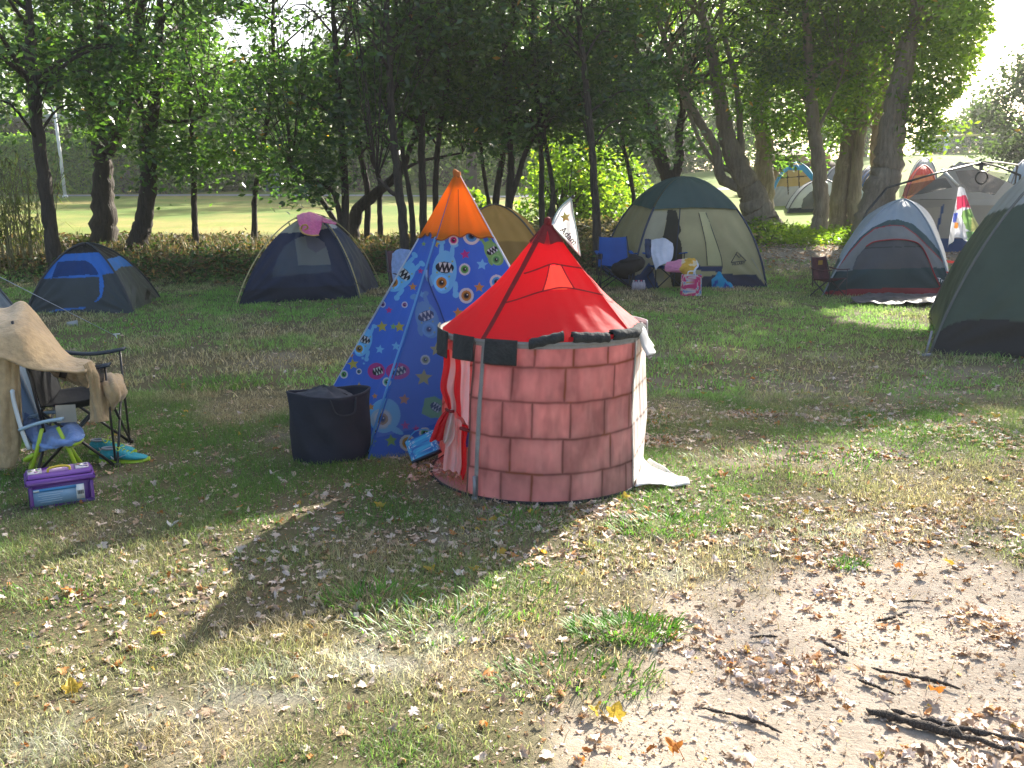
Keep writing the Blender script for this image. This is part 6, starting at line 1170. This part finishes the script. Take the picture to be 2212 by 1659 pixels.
tag(sheet('beach_towel', X, cloth('print terry', vc=True, tr=.2, rough=.95, wr=.7, wscale=40), None, C), 'pink and yellow beach towel heaped over the arm of the blue chair', 'towel')
# tote bag
pt = G(*Z1(1268, 1238)); root = thing('tote_bag', 'pink and white patterned tote bag standing on the grass below the beach towel', 'bag', pt, -.12, None)
S, T = np.meshgrid(np.linspace(0, 2*PI, 80), np.linspace(0, 1, 40), indexing='ij'); sg = lambda a, p_: np.sign(a)*np.abs(a)**p_
X = np.stack([.165*sg(np.cos(S), .35)*(1-.05*T), .06*sg(np.sin(S), .5)*(1-.6*T), .32*T+.01*np.sin(S*3)*T], -1); f_ = fbm(S*3.2, T*5, 3)
C = np.tile(np.array([.62, .5, .52]), (80, 40, 1)); C[f_ > .56] = (.6, .04, .16); C[(f_ < .42)] = (.15, .3, .5); C[(f_ > .47) & (f_ < .50)] = (.6, .42, .1); C[(T < .25) & (S > 3.2) & (S < 4.2)] = (.55, .05, .15)
sheet('body', X, cloth('printed tote', vc=True, tr=.25, rough=.6), root, C); X0 = X[:, :1].repeat(2, 1).copy(); X0[:, 1, :2] *= .02; sheet('bottom', X0, cloth('tote base', (.4, .1, .2), .1), root)
for y_ in (-.03, .03): b = MB(); b.tube(cat_rom([(-.06, y_*.8, .31), (-.045, y_, .37), (.045, y_, .37), (.06, y_*.8, .31)], 14), .006, 5); b.build('handle', M_WHITE, root)
# heap of towels
S, T = np.meshgrid(np.linspace(0, 1, 70), np.linspace(0, 1, 44), indexing='ij'); a0, a1 = G(*Z1(1372, 1155)), G(*Z1(1715, 1170)); X = a0*(1-S)[..., None]+a1*S[..., None]; X[..., 1] += -.05+.5*T
hgt = .36*np.sin(PI*S)**.6*np.sin(PI*T)**.6*(.7+.9*(fbm(S*5, T*4, 3)-.3))*(1.1-.5*S); X[..., 2] = .005+hgt; f_ = fbm(S*4+2, T*3+5, 3); C = np.tile(np.array([.03, .30, .50]), (70, 44, 1)); C[(f_ > .54)] = (.20, .26, .06); C[(f_ > .61)] = (.55, .16, .03); C[(S < .35) & (T > .4)] = (.13, .15, .05); C[(f_ < .38)] = (.02, .07, .30); C[(S > .95)] = (.5, .03, .03); C[(S < .3) & (T < .35)] = (.02, .03, .05)
tag(sheet('towel_heap', X, cloth('towel heap', vc=True, tr=.15, rough=.95, wr=.9, wscale=18), None, C), 'crumpled teal and green towel heap by the skirt of the tan tent', 'towel')
M_PET = solid('clear bottle plastic', (.5, .45, .52), .15)
for i in range(5):
    q = G(*Z1(690+26*i, 1188)); root = thing('water_bottle', 'small water bottle, '+['leftmost','second from the left','middle one','second from the right','rightmost'][i]+' of the row between the two blue chairs', 'bottle', q, 0, 'row of water bottles on the grass')
    b = MB(); b.tube([(0, 0, 0), (0, 0, .10), (0, 0, .13), (0, 0, .15)], [.03, .03, .022, .012], 10); b.build('body', M_PET, root); b = MB(); b.tube([(0, 0, .15), (0, 0, .17)], .014, 8); b.build('cap', solid('cap', (.5, .05, .12) if i % 2 else (.6, .6, .65), .4), root)

# ---- left foreground: black chair under a tan towel
M_BLK = cloth('black chair canvas', (.014, .016, .02), .08, .75, wr=.5, wscale=9, var=.15)
pb = np.array([-2.50, 5.015, 0.]); rb = camp_chair('camp_chair', 'black camp chair at the left covered by the tan towel', pb, math.radians(105), 1.0, M_BLK, None, armmat=cloth('slate armrest', (.03, .045, .06), .1, .7), holder=True)
rb.scale = (.9, .76, .95)
Xp = np.array([[(-.30, -.03+.045*i, .40-.035*j) for j in range(4)] for i in range(4)]); Xp[..., 0] += .0; sheet('paper_tag', Xp, cloth('paper tag', (.42, .40, .34), .3), rb)
M_TAN = M_TERRY('tan terry', (.46, .33, .18), .12)
root = thing('tan_towel', 'large tan terry towel spread over the back and arm of the black camp chair', 'towel', at(*z6(150, 900, 5.0)), 0, None, world=True)
for nm, net, sd in [('spread', [[z6(-90,330,5.1), z6(40,338,5.08), z6(150,303,5.08), z6(290,480,5.02), z6(410,615,5.0), z6(535,648,4.87)], [z6(-90,460,4.70), z6(50,450,4.70), z6(170,470,4.72), z6(300,575,4.78), z6(420,640,4.80), z6(545,664,4.80)], [z6(-90,610,4.54), z6(50,640,4.55), z6(160,690,4.57), z6(290,706,4.59), z6(400,710,4.62), z6(505,712,4.66)]], 1),
    ('hanging_end', [[z6(490,668,4.68), z6(530,650,4.72), z6(560,672,4.84)], [z6(516,740,4.70), z6(560,735,4.72), z6(592,760,4.84)], [z6(526,860,4.77), z6(575,860,4.75), z6(622,880,4.82)], [z6(538,1004,4.77), z6(590,1004,4.75), z6(637,998,4.80)]], 2),
    ('rolled_end', [[z6(560,730,4.93), z6(640,720,4.98), z6(715,728,5.02)], [z6(590,790,4.80), z6(670,775,4.78), z6(742,800,4.95)], [z6(622,880,4.79), z6(690,860,4.77), z6(738,850,4.95)], [z6(645,950,4.84), z6(665,925,4.84), z6(668,885,4.95)]], 3),
    ('back_fall', [[z6(-90,600,4.66), z6(30,612,4.66), z6(112,640,4.68)], [z6(-90,850,4.64), z6(40,860,4.63), z6(122,850,4.66)], [z6(-90,1100,4.64), z6(40,1110,4.63), z6(128,1100,4.66)], [z6(-90,1270,4.64), z6(30,1278,4.63), z6(90,1262,4.65)]], 4),
    ('inner_fold', [[z6(245,662,5.1), z6(380,668,5.05), z6(515,676,4.98)], [z6(330,735,5.05), z6(430,750,5.0), z6(518,750,4.95)], [z6(400,765,5.0), z6(465,790,4.97), z6(522,806,4.93)]], 5)]:
    drape(nm, net, M_TAN, None, parent=root, seed=sd, wr=.010 if sd in (1, 4) else .012, nu=46, nv=46, th=.009)
b = MB(); b.tube(cat_rom([at(*z6(350, 668, 5.02)), at(*z6(375, 700, 4.99)), at(*z6(365, 745, 4.98))], 10), .022, 6, flat=.3); b.build('dark_label', cloth('dark strap', (.04, .03, .025), .05), root)

# ---- small folding chair: white and aqua with lime legs
root = thing('child_lawn_chair', 'small folding lawn chair with white arms, lime green legs and a blue towel on it', 'child chair', at(*z6(270, 1200, 4.72))*[1, 1, 0], 0, None, world=True)
M_LIME = solid('lime plastic', (.36, .52, .03), .4, spec=.5); M_AQ = solid('pale aqua plastic', (.34, .48, .58), .4); M_WHP = solid('white painted tube', (.55, .6, .62), .35)
Yn, Yf_ = 4.60, 4.84
def gz(p): p = np.array(p); p[2] = .0; return p
for Ys, dx_ in ((Yn, 0), (Yf_, 14)):
    b = MB(); b.tube(cat_rom([at(*z6(72+dx_, 822, Ys)), at(*z6(85+dx_, 900, Ys)), at(*z6(130+dx_, 1060, Ys)), at(*z6(172+dx_, 1165, Ys))], 16), .011, 9); b.build('back_tube', M_WHP, root)
    f0 = G(*Z6(472+dx_-40*(dx_ > 0), 1335)); f0[1] = Ys; b = MB(); b.tube([at(*z6(338+dx_, 1035, Ys)), at(*z6(400+dx_, 1155, Ys)), np.array([at(*z6(472+dx_, 1290, Ys))[0], Ys, .008])], .0105, 9); b.build('leg', M_LIME, root)
    b = MB(); b.tube([at(*z6(247+dx_, 1045, Ys)), at(*z6(215+dx_, 1180, Ys)), np.array([at(*z6(175+dx_, 1340, Ys))[0], Ys, .008])], .0105, 9); b.build('leg', M_LIME, root)
    a_, c_ = at(*z6(118+dx_*4, 1052-dx_*5.2, Ys)), at(*z6(368+dx_*0, 988-dx_*3, Ys)); S, T = np.meshgrid(np.linspace(0, 1, 16), np.linspace(-1, 1, 5), indexing='ij'); X = a_*(1-S)[..., None]+c_*S[..., None]+np.stack([0*S, T*.016, .004*(1-T*T)+.01*np.sin(PI*S)], -1); thick('armrest', X, .014, M_AQ, root)
    b = MB(); b.tube([at(*z6(145+dx_, 1230, Ys)), at(*z6(200+dx_, 1195, Ys))], .013, 8); b.build('hinge', M_LIME, root)
b = MB(); b.tube(cat_rom([at(*z6(400, 1150, Yn)), at(*z6(440, 1135, Yn-.02)), at(*z6(470, 1120, Yn+.05)), at(*z6(485, 1105, Yf_))], 12), .010, 8); b.build('seat_tube', M_LIME, root)
for pts in ([z6(472, 1290, Yn), z6(486, 1290, Yf_)], [z6(175, 1340, Yn), z6(189, 1340, Yf_)]): A_, B_ = at(*pts[0]), at(*pts[1]); A_[2] = B_[2] = .01; b = MB(); b.tube([A_, B_], .0095, 8); b.build('crossbar', M_LIME, root)
b = MB(); b.tube([at(*z6(72, 824, Yn)), at(*z6(90, 824, Yf_))], .011, 8); b.build('top_bar', M_WHP, root)
b = MB(); b.grid(np.array([[at(*z6(80+k*.2*14, 850+j*40, Yn+k*(Yf_-Yn)/5)) for k in range(6)] for j in range(8)])+np.array([[[.0+.011*j, 0, 0]]*6 for j in range(8)])); b.build('back_cloth', cloth('slate blue cloth', (.08, .14, .2), .2), root)
b = MB(); b.grid(np.array([[at(*z6(165+44*j, 1120+4*j, Yn+k*(Yf_-Yn)/5)) for k in range(6)] for j in range(7)])); b.build('seat', cloth('blue seat cloth', (.08, .2, .42), .2), root)
drape('blue_towel', [[z6(140, 958, 4.86), z6(200, 985, 4.86), z6(300, 1035, 4.84), z6(370, 1010, 4.83), z6(438, 1000, 4.82)], [z6(150, 1030, 4.72), z6(220, 1060, 4.72), z6(300, 1075, 4.70), z6(390, 1050, 4.68), z6(480, 1035, 4.72)], [z6(180, 1120, 4.62), z6(250, 1140, 4.60), z6(330, 1130, 4.58), z6(420, 1110, 4.57), z6(492, 1078, 4.66)], [z6(235, 1180, 4.62), z6(290, 1165, 4.60), z6(360, 1148, 4.58), z6(430, 1130, 4.58), z6(484, 1108, 4.62)]], M_TERRY('blue terry', (.20, .32, .60), .2), 'folded light blue towel on the seat of the small lawn chair', th=.012, wr=.02, seed=3)

# ---- purple tool box
q0, q1 = G(*Z6(178, 1530)), G(*Z6(560, 1472)); W_b = float(np.linalg.norm(q1-q0)); yaw = math.atan2(q1[1]-q0[1], q1[0]-q0[0]); Hb, Db = .165, .17
root = thing('tool_box', 'purple plastic tool box with yellow handle and a pale blue label on its front', 'tool box', q0+np.array([0, 0, .004]), yaw, None)
M_PUR = solid('purple plastic', (.085, .022, .20), .38, 0, .1, 30, .1); M_PUR2 = solid('lid purple', (.10, .025, .24), .35, 0, .1, 30, .1)
b = MB(); b.box((W_b/2, Db/2, Hb*.36), (W_b-.012, Db-.012, Hb*.70), bev=.008); b.box((W_b/2, Db/2, .010), (W_b+.0, Db, .02), bev=.004); b.build('body', M_PUR, root)
for x_ in (.010, W_b-.010): b = MB(); b.box((x_, -.001, Hb*.40), (.020, .012, Hb*.58), bev=.004); b.build('corner_rib', M_PUR, root)
b = MB(); b.box((W_b/2, Db/2, Hb*.80), (W_b+.022, Db+.02, Hb*.18), bev=.008); b.box((W_b/2, Db/2, Hb*.93), (W_b+.004, Db-.01, Hb*.12), bev=.008); lid = b.build('lid', M_PUR2, root)
b = MB(); b.tube(cat_rom([(W_b*.33, Db*.35, Hb*.99), (W_b*.35, Db*.35, Hb*1.1), (W_b*.5, Db*.35, Hb*1.14), (W_b*.65, Db*.35, Hb*1.1), (W_b*.67, Db*.35, Hb*.99)], 18), .006, 8); b.build('handle', solid('yellow plastic', (.62, .46, .04), .4), lid)
for x0_ in (.13, .86):
    b = MB(); b.box((W_b*x0_, Db*.55, Hb*1.005), (W_b*.22, Db*.5, .006), bev=.002); tr_ = b.build('organiser', solid('clear lid', (.42, .40, .45), .12), lid)
    g = np.random.default_rng(int(x0_*100))
    for k in range(5): b = MB(); b.box((W_b*(x0_-.08+.16*g.random()), Db*(.38+.34*g.random()), Hb*1.03), (.012, .014, .004), R=Matrix.Rotation(g.random()*3, 3, 'Z'), bev=.001); b.build('bead_packet', solid('packet', tuple(g.random(3)*.5+.05), .3), tr_)
b = MB(); b.box((W_b*.46, -.0012, Hb*.35), (W_b*.78, .003, Hb*.52)); lb = b.build('label', solid('pale blue label', (.20, .34, .50), .35, 0, .05), root)
b = MB(); b.box((W_b*.40, -.004, Hb*.56), (W_b*.66, .003, Hb*.09)); b.build('blue_band', solid('blue band', (.04, .22, .50), .35), lb)
b = MB(); b.box((W_b*.785, -.004, Hb*.38), (W_b*.125, .003, Hb*.44)); b.build('white_panel', M_WHITE, lb)
b = MB(); xk = W_b*.745
for k in range(11): b.box((xk+.0026*k, -.0062, Hb*.36), (.0009+.0009*(k*7 % 3 == 0), .002, Hb*.12))
b.build('barcode', M_BLACKT, lb)
b = MB()
for k in range(5): b.box((W_b*(.33-.02*(k % 2)), -.0045, Hb*(.46-.065*k)), (W_b*(.38-.05*(k % 3)), .002, .0018))
b.build('print_lines', solid('pale print', (.45, .55, .62), .5), lb)
b = MB(); b.box((W_b*.12, -.0058, Hb*.56), (W_b*.09, .002, Hb*.06)); b.build('sticker', solid('pale sticker', (.55, .6, .62), .5), lb)

# ---- turquoise sneakers
def shoe(label, loc, rz):
    r = thing('sneaker', label, 'sneaker', loc, rz, 'pair of turquoise sneakers on the grass')
    xs_ = np.linspace(0, 1, 34); L_ = .275
    hw = lambda x: .026+.013*np.sin(PI*np.clip(x*1.05, 0, 1))**.7+.011*np.exp(-((x-.70)/.2)**2); hw_ = hw(xs_)*np.clip(np.minimum(xs_, 1-xs_)*14, .12, 1)**.5
    top = np.interp(xs_, [0, .05, .2, .38, .5, .65, .85, .96, 1], [.062, .082, .086, .088, .076, .058, .046, .036, .022]); bot = np.interp(xs_, [0, .1, .8, 1], [.026, .022, .020, .028])
    th = np.linspace(0, 2*PI, 25); X = np.array([[(L_*x, (w_*np.sign(math.cos(a))*abs(math.cos(a))**.8)*(1-.32*max(0, math.sin(a))*(x < .55)), b_+(t_-b_)*(.5+.5*math.sin(a))) for a in th] for x, w_, t_, b_ in zip(xs_, hw_, top, bot)])
    b = MB(); b.grid(X); b.add(X[0], [tuple(range(25))]); b.add(X[-1], [tuple(range(25))]); b.build('upper', cloth('turquoise knit', (.03, .30, .36), .05, .7, wr=.5, wscale=60), r)
    X = np.array([[(L_*(x*1.03-.012), (w_+.004)*math.cos(a), .012+.0135*math.sin(a)+.010*max(0, x-.85)/.15) for a in th] for x, w_ in zip(xs_, hw_)]); b = MB(); b.grid(X); b.add(X[0], [tuple(range(25))]); b.add(X[-1], [tuple(range(25))]); b.build('sole', M_LIME, r)
    b = MB(); c_ = np.array([(L_*(.20+.135*math.cos(a)), .024*math.sin(a), .088) for a in th]); b.tube(c_, .006, 6, cap=False); b.build('collar', cloth('grey collar', (.35, .38, .42), .05), r)
    b = MB(); b.add(np.vstack([c_-[0, 0, .001], [(L_*.2, 0, .07)]]), [(i, (i+1) % 25, 25) for i in range(25)]); b.build('lining', cloth('shoe lining', (.25, .27, .3), .05), r)
    for i in range(4):
        x = .40+.08*i; z = float(np.interp(x, xs_, top)); w_ = .022
        b = MB(); b.tube(cat_rom([(L_*x, -w_, z-.012), (L_*(x+.02), 0, z+.004), (L_*(x+.04), w_, z-.012)], 8), .0028, 5); b.build('lace', M_LIME, r)
    b = MB(); b.tube(cat_rom([(L_*.42, 0, .088), (L_*.36, -.035, .105), (L_*.45, -.05, .085), (L_*.44, -.01, .087)], 16), .0026, 5); b.tube(cat_rom([(L_*.42, 0, .088), (L_*.38, .03, .11), (L_*.47, .045, .09), (L_*.44, .01, .087)], 16), .0026, 5); b.build('lace_bow', M_LIME, r)
    b = MB(); pts = cat_rom([(L_*.28, -.040, .052), (L_*.34, -.0435, .036), (L_*.45, -.043, .044), (L_*.60, -.042, .060)], 14); b.tube(pts, np.interp(np.linspace(0, 1, 14), [0, .25, 1], [.002, .0055, .001]), 6, flat=1); b.build('side_mark', solid('grey mark', (.40, .45, .48), .4), r)
    return r
q = G(*Z6(590, 1246)); shoe('nearer turquoise sneaker with lime sole pointing right beside the black chair leg', q, .06)
q = G(*Z6(455, 1228)); q[1] += .12; q[0] += .02; shoe('farther turquoise sneaker partly hidden behind the black chair leg', q, -.05)

# ---- navy storage basket and small blue bag
cb_ = np.array([-1.055, 4.99, 0]); root = thing('storage_basket', 'dark navy soft sided basket standing before the monster print tent', 'basket', cb_, .2, None)
S, T = np.meshgrid(np.linspace(0, 2*PI, 70), np.linspace(0, 1, 26), indexing='ij'); rr = .225*(1+.035*np.cos(4*S))*(.90+.10*T**.6); X = np.stack([rr*np.cos(S)+.006*np.sin(7*S+T*6), rr*np.sin(S)*.62+.006*np.cos(5*S+T*9), .40*T+.012*np.sin(2*S+1)*T], -1)
thick('side', X, .007, cloth('navy basket cloth', (.016, .021, .036), .06, .75, wr=.8, wscale=9, var=.18), root)
for a_ in (-1.2, 1.9):
    pp = cat_rom([(.225*math.cos(a_-.35), .14*math.sin(a_-.35), .385), (.25*math.cos(a_-.2), .155*math.sin(a_-.2), .30), (.25*math.cos(a_+.2), .155*math.sin(a_+.2), .30), (.225*math.cos(a_+.35), .14*math.sin(a_+.35), .385)], 16); b = MB(); b.tube(pp, .009, 6, flat=.4); b.build('handle', cloth('basket strap', (.03, .036, .05), .05), root)
b = MB(); b.tube(X[:, -1], .007, 6, cap=False); b.build('rim', cloth('basket rim', (.03, .035, .05), .05), root)
b = MB(); b.add(np.vstack([X[:, 0], [(0, 0, .004)]]), [(i, (i+1) % 70, 70) for i in range(70)]); b.build('bottom', cloth('basket base', (.016, .02, .035), .05), root)
S, T = np.meshgrid(np.linspace(0, 2*PI, 40), np.linspace(0, 1, 16), indexing='ij'); f_ = fbm(S*2, T*3+4, 3); X = np.stack([-.03+.17*T*np.cos(S), 0+.11*T*np.sin(S), .365+.065*np.cos(T*1.5)+.05*(f_-.5)], -1)+cb_
tag(sheet('folded_clothes', X, cloth('grey cloth', (.06, .065, .075), .1, .9, wr=.8, wscale=14, var=.4)), 'dark grey folded cloth just showing above the basket rim', 'cloth')
q = G(*Z5(665, 1425)); root = thing('gift_bag', 'small bright blue bag with white pattern leaning in front of the monster print tent', 'bag', q+np.array([0, 0.02, .0]), 0, None)
n_ = 40; S, T = np.meshgrid(np.linspace(0, 2*PI, 80), np.linspace(0, 1, n_), indexing='ij'); X = np.stack([.090*sg(np.cos(S), .3), .032*sg(np.sin(S), .5)*(1-.75*T), .135*T], -1); R = np.array(Matrix.Rotation(-.42, 3, 'Y')@Matrix.Rotation(-.45, 3, 'X')); X = X@R.T; X[..., 2] -= X[..., 2].min()-.004
f_ = fbm(S*5, T*9, 3); C = np.tile(np.array([.03, .27, .55]), (80, n_, 1)); C[np.abs(f_-.5) < .02] = (.6, .66, .7); C[f_ > .62] = (.05, .4, .62); C[f_ < .36] = (.02, .12, .4); C[T < .08] = (.01, .02, .05)  # dark foot and bottom paint in the shadow at the bag's base
sheet('body', X, cloth('printed pouch', vc=True, tr=.2, rough=.45), root, C); c_ = X[:, 0].mean(0); b = MB(); b.add(np.vstack([X[:, 0], [c_]]), [(i, (i+1) % 80, 80) for i in range(80)]); b.build('bottom', M_BLK, root)
q2 = (X[0, -1]+X[40, -1])/2; b = MB(); b.tube(cat_rom([X[8, -1], q2+[-.01, -.03, .04], X[32, -1]], 14), .004, 5); b.build('handle', cloth('blue cord', (.05, .25, .5), .1), root)

# ---- litter on the grass
q = G(158, 706); root = thing('plastic_cup', 'clear white plastic cup lying on the grass below the small dome tent', 'cup', q+np.array([0, 0, .035]), .5, None); root.scale = (.7, .7, .7)
th = np.linspace(0, 2*PI, 25); X = np.array([[(x, r*math.cos(a), r*math.sin(a)) for a in th] for x, r in ((-.09, .035), (-.03, .045), (.03, .053), (.07, .06), (.072, .063))]); thick('side', X, .003, cloth('cloudy plastic', (.45, .47, .47), .4, .3), root)
b = MB(); b.add(np.vstack([X[0], [(-.09, 0, 0)]]), [(i, (i+1) % 25, 25) for i in range(25)]); b.build('base', cloth('cloudy base', (.5, .53, .55), .4, .3), root)
def scrap(u, v, s, label, seed):
    p = G(u, v); g = np.random.default_rng(seed); S, T = np.meshgrid(np.linspace(-1, 1, 10), np.linspace(-1, 1, 10), indexing='ij'); X = np.stack([p[0]+s*S*(1+.3*T), p[1]+s*.7*T*(1-.2*S), zh(p)+.012+s*.5*np.abs(fbm(S*1.5+seed, T*1.5, 3)-.4)+.02*S*S], -1)
    tag(thick('paper_scrap', X, .0015, cloth('white scrap', (.62, .62, .6), .3, .7), None), label, 'scrap', 'white scraps lying on the lawn')
scrap(372, 1143, .022, 'white scrap on the sunny grass left of the castle shadow', 1); scrap(1370, 1062+40, .012, 'tiny white scrap under the castle flap', 2); scrap(990, 1245, .018, 'pale scrap within the castle shadow', 3); scrap(685, 825, .016, 'pale scrap on the shaded lawn left of the monster print tent', 4); scrap(1165, 1190, .015, 'pale scrap in the middle of the castle shadow', 5)
# a small leafy twig sprouting low on the thick leaning trunk is part of its crown; shrubs by the ochre tent
# ---------------------------------------------------------------- thin haze box added to stand in for the sun glare
m, t, o = nmat('glare haze'); pv = nd(t, 'ShaderNodeVolumePrincipled', Density=.0008, Anisotropy=.3); pv.inputs['Color'].default_value = (.98, .98, .96, 1); t.links.new(pv.outputs[0], o.inputs['Volume'])
b = MB(); b.box((0, 200, 17), (700, 500, 52)); tag(b.build('haze', m, None, smooth=False), 'faint haze added in place of the veil of sun glare', 'haze', kind='stuff')
